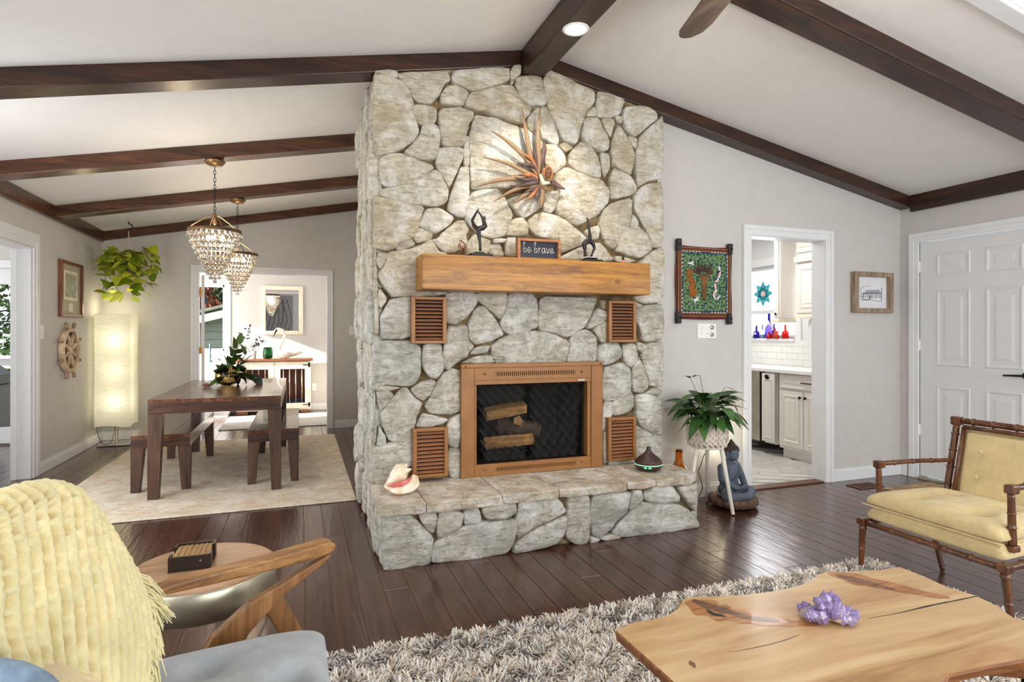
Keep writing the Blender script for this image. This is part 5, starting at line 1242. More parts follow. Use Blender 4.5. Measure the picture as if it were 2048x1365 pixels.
bench(-1.25, -.835, 5.32, 6.72, 'dark wooden bench on the left side of the dining table'); bench(-.41, -.012, 5.30, 6.70, 'dark wooden bench on the right side of the dining table')
# plant in glass bowl on the table
vz = .766; vs_ = thing('glass_vase', 'round smoked glass bowl vase holding the green vine on the dining table', 'vase', (-.655, 6.2, vz))
vc = Vector((-.655, 6.2, vz)); MB().lathe([(0, .0), (.05, .0), (.09, .03), (.112, .085), (.105, .135), (.075, .175), (.055, .19), (.052, .19), (.072, .172), (.10, .133), (.107, .085), (.086, .034), (0, .01)], vc, 32).build('bowl', M['smoke_gl'], vs_, smooth=True)
tpn = thing('table_plant', 'dark-leaved trailing vine cutting standing in the glass bowl', 'plant', (-.655, 6.2, vz+.02))
il = [leaf_mesh('vine_leaf_%d' % i, .125, .046, c_, .15, 1) for i, c_ in enumerate((.15, .4))]
for me in il: me.materials.append(M['ivy'])
st = MB(); ri = random.Random(6)
tips = [(385, 815), (400, 700), (430, 690), (500, 800), (445, 740), (420, 770), (480, 765), (395, 745)]
qq = lambda px, py, Y=6.15: at(px, py, Y=Y)
for (px, py, ex, ey) in ((458, 760, 470, 700), (458, 758, 480, 690), (458, 755, 490, 712), (455, 752, 450, 735), (450, 760, 440, 740), (465, 760, 492, 725), (455, 755, 462, 715), (452, 765, 446, 752), (460, 765, 478, 745), (468, 770, 500, 772), (470, 775, 512, 768), (470, 772, 495, 760), (452, 768, 440, 772)):
    Y_ = 6.2+ri.uniform(-.1, .08); b, e = qq(px, py, 6.2), qq(ex, ey, Y_); b = Vector((vc.x+ri.uniform(-.03, .03), vc.y+ri.uniform(-.03, .03), max(b.z, vz+.08))); e.z = max(e.z, vz+.05)
    st.tube(spline([b, b.lerp(e, .5)+Vector((0, 0, .03)), e], 4), .0022, 4, False)
    for k in range(3):
        f = .4+.3*k; p = b.lerp(e, f)+Vector((0, 0, .02)); d = (e-b).normalized()+Vector((ri.uniform(-.9, .9), ri.uniform(-.9, .3), ri.uniform(-.6, .4)))
        put_leaf(il[k % 2], tpn, p, d, ri.uniform(-.9, .9), ri.uniform(.65, 1.05))
st.build('vines', M['stem'], tpn)
t = thing('river_stone', 'small brown pebble ornament on the table left of the vase', 'ornament', (-.82, 6.08, vz)); blob('stone', [('e', (-.82, 6.08, vz+.018), (.032, .025, .018))], M['rust'], t, vox=.004)
# chandeliers
def chandelier(x, y, zb, lab):
    c_ = thing('crystal_chandelier', lab, 'chandelier', (x, y, zb), group='crystal teardrop chandeliers over the dining table')
    z0 = 2.085
    MB().lathe([(0, 0), (.075, 0), (.078, -.012), (.066, -.02), (.060, -.034), (.03, -.045), (0, -.045)], (x, y, zb-.001), 28).build('canopy', M['ochrem'], c_, smooth=True)
    ch = MB(); z = zb-.05; i = 0
    while z > z0+.135:
        pts = [(math.cos(a_)*.009, math.sin(a_)*.019) for a_ in [2*math.pi*k/10 for k in range(11)]]
        ch.tube([(x+(u if i % 2 else 0), y+(0 if i % 2 else u), z-.017+w_) for u, w_ in pts], .0022, 4, False); z -= .029; i += 1
    ch.build('chain', M['blackm'], c_)
    arms = MB()
    for k in range(4):
        a_ = k*math.pi/2+.4; d = Vector((math.cos(a_), math.sin(a_), 0)); arms.tube(spline([Vector((x, y, z0+.135)), Vector((x, y, z0+.11))+d*.06, Vector((x, y, z0+.03))+d*.17, Vector((x, y, z0))+d*.19], 5), .004, 6)
    arms.lathe([(.0, .15), (.014, .14), (.012, .10), (.016, .06), (0, .05)], (x, y, z0), 14); arms.build('arms', M['ochrem'], c_, smooth=True)
    MB().lathe([(.185, -.012), (.197, -.012), (.199, .0), (.197, .014), (.185, .014), (.183, 0), (.185, -.012)], (x, y, z0), 48).build('top_ring', M['ringm'], c_, smooth=True)
    rr_ = [.190, .172, .152, .132, .112, .093, .074, .056, .036]; zz = [0, .062, .105, .148, .190, .232, .274, .315, .352]
    me = None; rest = MB(); rings = MB()
    for t_, (r_, dz) in enumerate(zip(rr_, zz)):
        h = .062 if t_ == 0 else .046-t_*.001; n_ = max(8, int(2*math.pi*r_/(.041 if t_ == 0 else .030))); w_ = .0165 if t_ == 0 else .0115
        if t_: rings.tube([(x+math.cos(2*math.pi*k/32)*r_, y+math.sin(2*math.pi*k/32)*r_, z0-dz+.006) for k in range(33)], .0028, 5, False)
        for k in range(n_):
            a_ = 2*math.pi*k/n_; cx, cy = x+math.cos(a_)*r_, y+math.sin(a_)*r_
            prof = [(0, -h), (w_*.8, -h+.010), (w_, -h+.020), (w_*.6, -h*.35), (.001, -.004)]
            if t_ < 2:
                if me is None or me[0] != t_:
                    o = MB().lathe([(a, b) for a, b in prof], (0, 0, 0), 8).build('crystal', M['crystal'], c_, local=True); me = (t_, o.data); o.location = (cx-x, cy-y, z0-dz-zb)
                else: o = bpy.data.objects.new('crystal', me[1]); COL.objects.link(o); o.parent = c_; o.location = (cx-x, cy-y, z0-dz-zb)
            else: rest.lathe(prof, (cx, cy, z0-dz), 6)
    rest.lathe([(0, -.035), (.014, -.028), (.016, -.014), (.008, -.002), (0, 0)], (x, y, z0-.385), 10)
    tag(rest.build('crystal_tiers', M['crystal'], c_), kind='stuff'); rings.build('tier_rings', M['ochrem'], c_)
    for k in range(3):
        a_ = k*2.1+.5; p = (x+math.cos(a_)*.06, y+math.sin(a_)*.06, z0-.02)
        MB().lathe([(0, -.06), (.010, -.05), (.016, -.03), (.012, -.008), (0, 0)], p, 10, (0, 0, 1)).build('bulb', M['bulb'], c_, smooth=True)
    L_ = bpy.data.lights.new('chandelier_light', 'POINT'); L_.energy = 11; L_.color = (1, .84, .62); L_.shadow_soft_size = .06; lo = bpy.data.objects.new('chandelier_light', L_); COL.objects.link(lo); lo.location = (x, y, z0-.10)
    return c_
M['ochrem'] = plain('aged_brass', (150, 120, 84), .35, .9); M['ringm'] = plain('bronze_ring', (122, 94, 66), .5, .7, var=.2)
chandelier(-.645, 5.23, zc(-.645)-BH-.0005, 'crystal teardrop chandelier nearer the viewer, hanging from the middle rafter')
chandelier(-.613, 6.70, zc(-.613)-BH-.0005, 'crystal teardrop chandelier farther back, partly behind the other one')
# ------------------------------------------------------------------ far room
dl = thing('open_door', 'white door leaf standing open edge-on with brass hinges at the wide opening', 'door', (-1.175, 8.2, 0))
d_ = Vector((-.14, .99, 0)).normalized(); nn = Vector((d_.y, -d_.x, 0)); a_ = Vector((-1.172, 8.27, 0)); 
MB().prism([a_, a_+d_*.76, a_+d_*.76+nn*.036, a_+nn*.036], (0, 0, 2.0)).build('leaf', M['trim'], dl, bevel=.003)
for z in (1.78, 1.05, .25): box('hinge', -1.19, -1.165, 8.255, 8.268, z-.045, z+.045, M['brass'], dl, bevel=.002)
blob('hook', [('l', [at(404, 588, Y=8.35), at(411, 594, Y=8.35), at(411, 604, Y=8.35), at(404, 612, Y=8.35)], [.014, .02, .02, .014])], M['budd'], dl, vox=.006)
wf = struct(MB().box(wx0-.09, wx0, YB-.02, YB-.001, wz0-.09, wz1+.09).box(wx1, wx1+.09, YB-.02, YB-.001, wz0-.09, wz1+.09).box(wx0, wx1, YB-.02, YB-.001, wz1, wz1+.09).box(wx0-.03, wx1+.03, YB-.06, YB-.001, wz0-.05, wz0-.002).build('window_1', M['trim'], None, bevel=.004), 'white cased window of the far room looking out on a green shed')
wy = YB+.05; MB().box(wx0, wx0+.03, wy, wy+.03, wz0, wz1).box(wx1-.03, wx1, wy, wy+.03, wz0, wz1).box(wx0, wx1, wy, wy+.03, wz0, wz0+.04).box(wx0, wx1, wy, wy+.03, wz1-.04, wz1).build('window_frame', M['trim'], wf, bevel=.002)
box('pane', wx0+.03, wx1-.03, wy+.012, wy+.016, wz0+.04, wz1-.04, M['pane'], wf)
mr = thing('wall_mirror', 'cream-framed rectangular mirror on the far room wall', 'mirror', (-.27, YB, 1.3)); mx0, mx1, mz0, mz1 = -.585, .045, 1.245, 2.03
M['creamp'] = plain('cream_chippy_paint', (240, 232, 212), .5, var=.05)
for nm, b in (('frame_side', (mx0, mx0+.065, YB-.03, YB-.001, mz0, mz1)), ('frame_side', (mx1-.065, mx1, YB-.03, YB-.001, mz0, mz1)), ('frame_top', (mx0+.065, mx1-.065, YB-.03, YB-.001, mz1-.06, mz1)), ('frame_bottom', (mx0+.065, mx1-.065, YB-.03, YB-.001, mz0, mz0+.06))): box(nm, *b, M['creamp'], mr, bevel=.006, seg=3)
mm_ = N('mirror_silver'); mm_.col((.9, .9, .9, 1)).set(rough=.01, metal=1); box('mirror_glass', mx0+.06, mx1-.06, YB-.012, YB-.008, mz0+.055, mz1-.055, mm_.m, mr)
# dog crate cabinet
cb = thing('crate_cabinet', 'cream dog-crate cabinet with metal bars, black hinges and brown top', 'cabinet', (-.37, 10.0, 0)); c0, c1, cy0, cy1 = -.92, .16, 9.86, 10.165
box('top', c0-.02, c1+.03, cy0-.03, cy1, .825, .862, wood('walnut_top', (92, 56, 38), (128, 84, 60), (158, 110, 84), 'X', 1, .4), cb, bevel=.004)
for nm, b in (('side_panel', (c0, c0+.02, cy0+.02, cy1, .05, .825)), ('side_panel', (c1-.02, c1, cy0+.02, cy1, .05, .825)), ('bottom_panel', (c0+.02, c1-.02, cy0+.02, cy1, .05, .08)), ): box(nm, *b, M['creamp'], cb, bevel=.002)
box('back_panel', c0+.02, c1-.02, cy1-.012, cy1, .08, .825, plain('brown_back', (96, 52, 36), .7), cb)
def cdoor(a, b):
    d = box('door', a, a+.085, cy0, cy0+.02, .075, .815, M['creamp'], cb, bevel=.002); m = MB(); m.box(b-.085, b, cy0, cy0+.02, .075, .815).box(a+.085, b-.085, cy0, cy0+.02, .70, .815).box(a+.085, b-.085, cy0, cy0+.02, .075, .16); m.build('door_rails', M['creamp'], d, bevel=.002)
    for i in range(3 if b-a < .6 else 4):
        n_ = 4; x = a+.085+(b-a-.17)*(i+.5)/n_
    for i in range(4): x = a+.085+(b-a-.17)*(i+.5)/4; MB().tube([(x, cy0+.01, .16), (x, cy0+.01, .70)], .006, 8).build('bar', M['steel'], d, smooth=True)
    return d
dA = cdoor(c0+.003, -.383); dB = cdoor(-.377, c1-.003)
for x, s in ((c0+.01, 1), (c1-.01, -1)):
    for z in (.76, .13): MB().box(min(x, x+s*.03), max(x, x+s*.03), cy0-.004, cy0-.0005, z-.035, z+.035).box(min(x, x+s*.11), max(x, x+s*.11), cy0-.004, cy0-.0005, z-.007, z+.007).build('strap_hinge', M['blackm'], cb)
for x in (c0, c1-.16, -.4): box('foot', x, x+.16, cy0+.0, cy1, .002, .05, M['rustf'] if 'rustf' in M else M.setdefault('rustf', plain('brown_foot', (150, 100, 72), .6)), cb, bevel=.004)
t = thing('dog_bed', 'navy and cream patterned dog cushion inside the crate cabinet', 'cushion', (-.1, 10.0, .08)); blob('cushion', [('e', (-.12, 10.0, .13), (.22, .11, .045)), ('e', (-.02, 10.03, .19), (.13, .05, .03))], fabric('navy_print', (60, 66, 96), 30, .3, .4), t, vox=.012)
# things on the cabinet
ct = .8625
g = thing('green_vase', 'short emerald glass vase on the crate cabinet beside the swan', 'vase', (-.48, 9.98, ct)); MB().lathe([(0, 0), (.055, 0), (.07, .02), (.075, .09), (.068, .15), (.06, .18), (.057, .18), (.064, .15), (.07, .09), (.064, .02), (0, .012)], (-.48, 9.98, ct), 20).build('body', M['green_gl'], g, smooth=True)
g = thing('white_pot', 'tapered white pot holding dark dried branches on the cabinet', 'pot', (-.685, 9.98, ct)); MB().lathe([(0, 0), (.032, 0), (.046, .13), (.042, .13), (.03, .01), (0, .01)], (-.685, 9.98, ct), 20).build('body', M['white_g'], g, smooth=True)
g = thing('dried_branches', 'dark eucalyptus-like branches standing in the white pot', 'plant', (-.685, 9.98, ct+.05)); st = MB(); el_ = leaf_mesh('dried_leaf', .062, .017, .1); el_.materials.append(M['euc'])
re_ = random.Random(9)
for (px, py) in ((498, 652), (492, 656), (478, 668), (470, 682), (512, 680), (522, 677), (487, 700), (474, 700), (505, 693), (516, 690), (530, 683), (468, 690)):
    e = at(px, py, Y=9.9+re_.uniform(-.08, .1)); b = Vector((-.685, 9.98, ct+.06)); c_ = spline([b, b.lerp(e, .5)+Vector((0, 0, .05)), e], 5); st.tube(c_, .0025, 4, False)
    for k in range(5, len(c_)):
        put_leaf(el_, g, c_[k], Vector((re_.uniform(-1, 1), re_.uniform(-1, .2), re_.uniform(-.3, 1))), re_.uniform(-1, 1), re_.uniform(.6, 1.1))
st.build('twigs', M['euc'], g)
g = thing('swan_decoy', 'white wooden swan with curved neck and black bill on the cabinet', 'ornament', (-.12, 9.98, ct)); sq = lambda cx, cy, Y=9.97: at(380+cx/5.688, 520+cy/5.688, Y=Y)
M['swan'] = plain('swan_white', (244, 238, 226), .5, var=.04)
blob('body', [('e', sq(1075, 1070), (.12, .075, .075)), ('l', [sq(1080, 1060), sq(1180, 1065), sq(1280, 1055)], [.07, .045, .008]), ('l', [sq(1010, 1050), sq(1020, 980), sq(1060, 920), sq(1080, 860), sq(1050, 800), sq(1000, 785), sq(965, 810)], [.045, .028, .022, .020, .021, .022, .019])], M['swan'], g, vox=.006, smooth=3)
blob('bill', [('l', [sq(985, 800, 9.955), sq(960, 850, 9.955), sq(942, 885, 9.955)], [.014, .010, .004])], M['blackm'], g, vox=.004)
# white dresser with odds and ends
g = thing('white_dresser', 'low white dresser behind the vase, lit by the sun', 'dresser', (-1.45, 9.8, 0)); dx0, dx1, dy0_, dy1_ = -1.95, -1.0, 9.65, 10.12
box('carcass', dx0, dx1, dy0_+.02, dy1_, .06, .80, M['trim'], g, bevel=.004); box('top', dx0-.01, dx1+.015, dy0_, dy1_, .80, .83, M['trim'], g, bevel=.004)
for i in range(3):
    d = box('drawer', dx0+.02, dx1-.02, dy0_+.004, dy0_+.02, .09+i*.235, .31+i*.235, M['trim'], g, bevel=.004); MB().lathe([(.006, 0), (.006, .012), (.014, .02), (0, .026)], (-1.47, dy0_+.004, .2+i*.235), 12, (0, -1, 0)).build('knob', M['steel'], d, smooth=True)
box('foot_rail', dx0+.02, dx1-.02, dy0_+.03, dy1_-.02, .002, .06, M['trim'], g)
g = thing('blue_candlestick', 'slim blue-grey candlestick standing on the white dresser', 'candlestick', (-1.27, 9.8, .83)); MB().lathe([(0, 0), (.035, 0), (.035, .01), (.012, .03), (.016, .08), (.010, .14), (.016, .20), (.012, .25), (.02, .27), (0, .28)], (-1.27, 9.8, .8305), 14).build('body', plain('slate_blue', (70, 96, 116), .5), g, smooth=True)
g = thing('white_vase', 'small round white vase beside the blue candlestick', 'vase', (-1.19, 9.9, .83)); MB().lathe([(0, 0), (.04, 0), (.055, .05), (.035, .11), (.022, .13), (0, .13)], (-1.19, 9.9, .8305), 18).build('body', M['white_g'], g, smooth=True)
tag(box('area_rug', -1.0, .62, 8.42, 9.72, .0006, .012, plain('grey_rug', (196, 192, 188), .95, var=.06, bump=.4, bsc=120), None, bevel=.004), 'pale grey flat rug in the far room in front of the crate cabinet', 'rug')
# ------------------------------------------------------------------ sunroom door, deck outside
gd = struct(MB().box(-3.85, -3.75, YF-.02, YF-.001, 0, 2.09).box(-2.42, -2.33, YF-.02, YF-.001, 0, 2.09).box(-3.75, -2.42, YF-.02, YF-.001, 2.0, 2.09).build('trim_6', M['trim'], None, bevel=.004), 'white casing around the sunroom glass door')
g = struct(MB().box(-3.75, -3.60, YF+.03, YF+.07, .02, 1.999).box(-2.55, -2.42, YF+.03, YF+.07, .02, 1.999).box(-3.6, -2.55, YF+.03, YF+.07, 1.82, 1.999).box(-3.6, -2.55, YF+.03, YF+.07, .02, .20).build('door_2', M['trim'], None, bevel=.003), 'white framed glass door of the sunroom')
box('pane', -3.6, -2.55, YF+.048, YF+.052, .20, 1.82, M['pane'], g)
M['deck'] = wood('weathered_deck', (120, 108, 92), (160, 148, 130), (190, 180, 162), 'X', 1, .8)
dk = thing('wooden_deck', 'weathered boarded deck outside the sunroom glass door', 'deck', (-4, 9, -.03))
for i in range(12): box('deck_board', -7, -2.5, YF+.14+i*.14, YF+.27+i*.14, -.06, -.03, M['deck'], dk)
rl_ = thing('deck_railing', 'white deck railing with balusters outside the glass door', 'railing', (-4.2, 9.75, -.03))
box('top_rail', -7, -2.6, 9.66, 9.80, .92, .96, M['trim'], rl_, bevel=.004); box('side_rail', -7, -2.6, 9.70, 9.76, .80, .92, M['trim'], rl_); box('bottom_rail', -7, -2.6, 9.70, 9.76, .06, .14, M['trim'], rl_)
for i in range(30): x = -6.95+i*.145; box('baluster', x, x+.035, 9.712, 9.748, .14, .80, M['trim'], rl_)
gc = thing('grill_cover', 'black fabric cover over a grill on the deck, cut by the left picture edge', 'grill cover', (-3.85, 9.1, -.03))
M['cover'] = plain('black_cover_cloth', (34, 34, 36), .6, var=.2)
m_ = MB(); m_.taper((-4.30, -3.47, 8.85, 9.35), (-4.25, -3.52, 8.9, 9.3), -.028, .62).taper((-4.25, -3.52, 8.9, 9.3), (-4.22, -3.47, 8.9, 9.3), .62, .74).taper((-4.22, -3.47, 8.9, 9.3), (-4.1, -3.62, 8.95, 9.25), .74, .88); m_.build('cover', M['cover'], gc, bevel=.02, seg=3)
me = text_mesh('ro', .10, .002); me.transform(Matrix.Translation((-3.545, 8.888, .57)) @ Matrix.Rotation(R(90), 4, 'X')); link('lettering', me, M['white_ink'], gc)
# outside: shed and trees
shd = thing('green_shed', 'sage green clapboard shed with gabled roof seen through the far window', 'shed', (-2.4, 14.4, -.4))
M['sage'] = plain('sage_siding', (150, 158, 150), .7, var=.04); M['sager'] = plain('pale_eave', (196, 200, 184), .7); M['shingle'] = plain('grey_shingle', (120, 124, 112), .9, var=.2)
for i in range(11): box('siding_board', -5.2, -1.0, 14.0-.012*(i % 2)*0, 14.06, -.4+i*.17, -.4+(i+1)*.17-.006, M['sage'], shd, bevel=.004)
box('wall', -5.2, -1.0, 14.06, 16, -.4, 1.48, M['sage'], shd)
def eave(xa, za, xb, zb, nm, mat, th, y0, y1): MB().add([(xa, y0, za), (xb, y0, zb), (xb, y1, zb), (xa, y1, za), (xa, y0, za-th), (xb, y0, zb-th), (xb, y1, zb-th), (xa, y1, za-th)], [(0, 1, 2, 3), (7, 6, 5, 4), (0, 4, 5, 1), (1, 5, 6, 2), (2, 6, 7, 3), (3, 7, 4, 0)]).build(nm, mat, shd)
eave(-3.2, 1.30, -.6, 2.0, 'roof_edge', M['sager'], .16, 13.6, 13.7); eave(-3.2, 1.42, -.6, 2.12, 'roof', M['shingle'], .06, 13.62, 16)
MB().add([(-3.0, 14.02, 1.3), (-1.0, 14.02, 1.3), (-1.0, 14.02, 1.9)], [(0, 1, 2)]).build('gable', M['sage'], shd)
tag(box('yard', -20, 10, 8.3, 40, -.8, -.45, plain('lawn', (96, 104, 62), .95, var=.3, bump=.5, bsc=20), None), 'dull green lawn outside the windows', 'lawn')
def tree(x, y, z, r_, col, col2, lab, nl=2600, h=6, kind='leafy_tree'):
    t = thing(kind, lab, 'tree', (x, y, -.45)); rr = random.Random(int(x*10+y)); m = MB()
    br = MB(); br.tube([(x, y, -.45), (x+.1, y, z)], [.14, .07], 8)
    for k in range(14):
        a_ = rr.random()*6.28; zz = rr.uniform(.8, z+r_*.5); br.tube([(x, y, zz), (x+math.cos(a_)*r_*.8, y+math.sin(a_)*r_*.5, zz+rr.uniform(.1, .7))], [.04, .012], 5)
    br.build('trunk', plain('bark_%s' % kind, (70, 52, 42), .9, var=.3), t)
    for i in range(nl):
        while True:
            p = Vector((rr.uniform(-1, 1), rr.uniform(-1, 1), rr.uniform(-1, 1)))
            if p.length < 1: break
        if noise.noise(p*2.3+Vector((x, y, 0))) < -.12: continue
        p = Vector((x, y, z))+Vector((p.x*r_, p.y*r_*.7, p.z*r_*1.15)); a = Vector((rr.gauss(0, 1), rr.gauss(0, 1), rr.gauss(0, 1))).normalized()*.09; b = a.cross(Vector((rr.gauss(0, 1), rr.gauss(0, 1), 1))).normalized()*.05
        if p.z < -.2: continue
        m.add([p-a, p+b, p+a, p-b], [(0, 1, 2, 3)])
    tag(m.build('foliage', leafm('foliage_%d' % nl, col, col2, .7), t, recalc=False), kind='stuff')
tree(-3.2, 18.8, 2.7, 1.6, (150, 90, 66), (224, 172, 140), 'russet autumn tree behind the green shed', 9000, kind='autumn_tree')
tree(-1.7, 17.4, 2.7, .6, (34, 52, 34), (84, 104, 70), 'dark evergreen behind the right side of the shed roof', 3000, kind='evergreen_tree')
tree(-7.6, 16.0, 1.6, 2.7, (30, 50, 26), (96, 124, 66), 'dense green tree beyond the deck railing', 9000, kind='green_tree')
# ------------------------------------------------------------------ kitchen through the doorway
kf = struct(box('floor_kitchen', 2.6, 6.0, YK+.10, 7.0, -.05, -.001, M['joint2'] if 'joint2' in M else M.setdefault('joint2', plain('grey_grout', (150, 146, 140), .8)), None), 'kitchen floor of grey wood-look tiles')
M['tile'] = wood('grey_wood_tile', (176, 172, 166), (206, 202, 196), (226, 223, 218), 'X', 1, .3, .05, stretch=5)
M['tile2'] = wood('grey_wood_tile_across', (172, 168, 162), (202, 198, 192), (222, 219, 214), 'Y', 1, .3, .05, stretch=5)
cu, cv = Vector((.82, -.57, 0)), Vector((.57, .82, 0)); n_t = 0
for i in range(-12, 14):
    for j in range(-8, 9):
        p0 = Vector((4.1, 4.5, 0))+cv*(i*.15)+cu*(j*.6+(i % 3)*.2)
        P = [p0+cu*.002+cv*.002, p0+cu*.598+cv*.002, p0+cu*.598+cv*.148, p0+cu*.002+cv*.148]
        if all(2.7 < p.x < 5.15 and p.y < 6.6 for p in P) and max(p.y for p in P) > YK+.13: n_t += 1; MB().prism([(p.x, max(p.y, YK+.105), -.0008) for p in P], (0, 0, .005)).build('tile', M['tile'], kf)
struct(box('trim_7', kx0-.0, kx1, YK-.0, YK+.10, -.002, .012, plain('reducer_strip', (96, 60, 44), .4), None, bevel=.005), 'brown reducer strip in the kitchen doorway')
KX = 5.17
w = MB(); ky0, ky1, kz0, kz1 = 5.02, 6.1, 1.205, 2.06
w.box(KX, KX+.12, YK+.12, ky0, 0, 2.5).box(KX, KX+.12, ky1, 7.0, 0, 2.5).box(KX, KX+.12, ky0, ky1, 0, kz0).box(KX, KX+.12, ky0, ky1, kz1, 2.5)
struct(w.build('wall_kitchen_right', M['trim']), 'white kitchen wall with window behind the counter')
struct(box('wall_kitchen_back', 2.4, KX+.12, 7.0, 7.12, 0, 2.5, M['wall'], None), 'kitchen end wall'); struct(box('wall_kitchen_left', 2.42, 2.54, YK+.12, 7.0, 0, 2.5, M['wall'], None), 'kitchen left wall')
struct(box('ceiling_kitchen', 2.42, KX+.12, YK+.12, 7.12, 2.42, 2.5, M['ceil'], None), 'flat kitchen ceiling')
bs = struct(box('wall_backsplash', KX-.012, KX-.001, YK+.13, 6.9, .90, 1.19, plain('white_grout', (214, 214, 212), .6), None), 'white subway tile backsplash')
M['subway'] = plain('white_subway_tile', (240, 240, 238), .12, var=.01)
for r_ in range(4):
    for i in range(11):
        y = 4.15+i*.152+(.076 if r_ % 2 else 0); box('tile', KX-.018, KX-.0121, y+.001, y+.151, .902+r_*.0725, .902+r_*.0725+.070, M['subway'], bs)
M['subw2'] = M['subway']
kw = struct(MB().box(KX-.02, KX-.001, ky0-.08, ky0, kz0-.02, kz1+.09).box(KX-.02, KX-.001, ky0, ky1, kz1, kz1+.09).box(KX-.05, KX+.11, ky0-.0, ky1, kz0-.025, kz0).box(KX+.06, KX+.09, ky0, ky0+.04, kz0, kz1).box(KX+.06, KX+.09, ky0, ky1, kz0, kz0+.04).box(KX+.06, KX+.09, ky0, ky1, kz1-.04, kz1).box(KX+.055, KX+.095, ky0, ky1, 1.50, 1.54).build('window_2', M['trim'], None, bevel=.003), 'white kitchen sash window over the sink counter')
box('pane', KX+.072, KX+.076, ky0+.04, ky1, kz0+.04, kz1-.04, M['pane'], kw)
# base cabinets
M['cab'] = plain('off_white_cabinet', (232, 228, 222), .4, var=.01); fx = 4.60
kb = thing('base_cabinet', 'off-white kitchen base cabinet with drawer over two doors', 'cabinet', (4.88, 4.3, 0))
box('carcass', fx+.02, KX-.02, 3.90, 4.70, .10, .862, M['cab'], kb); box('toe_kick', fx+.07, KX-.02, 3.90, 4.70, .002, .10, M['cab'], kb)
def cdoor2(ya, yb, za, zb, par, nm='door'):
    d = box(nm, fx, fx+.0195, ya, yb, za, zb, M['cab'], par, bevel=.003); panel_x(fx-.0005, ya+.045 if nm == 'door' else ya+.015, yb-.045 if nm == 'door' else yb-.015, za+.045 if nm == 'door' else za+.012, zb-.045 if nm == 'door' else zb-.012, d, M['cab'], -1, 'panel', .02); return d
dA = cdoor2(4.385, 4.685, .13, .69, kb); dB = cdoor2(3.95, 4.375, .13, .69, kb); dr3 = cdoor2(3.95, 4.685, .705, .85, kb, 'drawer')
for d, y in ((dA, 4.41), (dB, 4.345)): MB().lathe([(.006, 0), (.006, .012), (.015, .020), (.013, .028), (0, .030)], (fx, y, .635), 14, (-1, 0, 0)).build('knob', M['blackm'], d, smooth=True)
MB().tube([(fx-.002, 4.27, .78), (fx-.024, 4.27, .78), (fx-.024, 4.39, .78), (fx-.002, 4.39, .78)], .006, 8).build('handle', M['blackm'], dr3, smooth=True)
po = thing('pullout_cabinet', 'narrow off-white pull-out cabinet panel with dark cup pull', 'cabinet', (4.88, 4.78, 0))
box('carcass', fx+.0, KX-.02, 4.72, 4.88, .12, .858, M['cab'], po); d = box('door', fx-.04, fx-.02, 4.715, 4.885, .14, .85, M['cab'], po, bevel=.004); panel_x(fx-.0405, 4.74, 4.86, .18, .79, d, M['cab'], -1, 'panel', .015)
MB().lathe([(0, 0), (.020, .004), (.030, .014), (.028, .016), (0, .006)], (fx-.04, 4.80, .815), 16, (-1, 0, -.3)).build('cup_pull', M['blackm'], po, smooth=True)
dwv = thing('dishwasher', 'stainless dishwasher edge with dark gap left of the pull-out', 'dishwasher', (4.88, 5.2, 0))
box('front', fx-.01, fx+.01, 4.95, 5.55, .12, .86, M['steel'], dwv, bevel=.004); box('body', fx+.0101, KX-.02, 4.93, 5.55, .11, .86, M['blackm'], dwv)
tag(box('countertop', fx-.045, KX-.013, 3.90, 6.9, .864, .90, plain('white_quartz', (238, 237, 234), .2, var=.01), None, bevel=.004), 'white quartz kitchen countertop along the window wall', 'countertop')
# upper cabinets
uc = thing('upper_cabinet', 'off-white upper kitchen cabinets with raised panels by the doorway', 'cabinet', (5.0, 4.4, 1.43)); ux = 4.86
box('carcass', ux+.02, KX-.001, 3.90, 4.73, 1.46, 2.41, M['cab'], uc); box('light_rail', ux-.01, KX-.001, 3.90, 4.74, 1.425, 1.459, M['creamp'], uc, bevel=.004)
for ya, yb in ((4.345, 4.72), (3.93, 4.335)):
    for za, zb in ((1.475, 1.98), (2.10, 2.40)):
        d = box('door', ux, ux+.0195, ya, yb, za, zb, M['cab'], uc, bevel=.003); panel_x(ux-.0005, ya+.05, yb-.05, za+.05, zb-.05, d, M['cab'], -1, 'panel', .02)
        MB().lathe([(.006, 0), (.006, .012), (.014, .02), (0, .028)], (ux, ya+.03 if ya > 4.2 else yb-.03, za+.06), 12, (-1, 0, 0)).build('knob', M['blackm'], d, smooth=True)
box('rail_moulding', ux-.02, ux+.0195, 3.90, 4.74, 2.0, 2.06, M['cab'], uc, bevel=.008)
ec = thing('wall_cabinet', 'deep off-white wall cabinet with flat side panel between window and raised-panel doors', 'cabinet', (4.8, 4.9, 1.43))
box('side_panel', 4.72, 4.93, 4.80, 4.82, 1.415, 2.41, M['cab'], ec, bevel=.002); box('carcass', 4.72, 4.93, 4.8205, 4.865, 1.42, 2.41, M['cab'], ec)
box('stile', 4.72, 4.75, 4.792, 4.7999, 1.42, 2.41, M['cab'], ec, bevel=.002); box('rail', 4.75, 4.93, 4.792, 4.7999, 1.42, 1.46, M['cab'], ec, bevel=.002)
d = box('door', 4.70, 4.7195, 4.805, 4.86, 1.425, 2.40, M['cab'], ec, bevel=.003); MB().lathe([(.006, 0), (.014, .015), (0, .026)], (4.70, 4.83, 1.47), 12, (-1, 0, 0)).build('knob', M['blackm'], d, smooth=True)
box('light_rail', 4.69, 4.93, 4.785, 4.875, 1.38, 1.4145, M['creamp'], ec, bevel=.005)
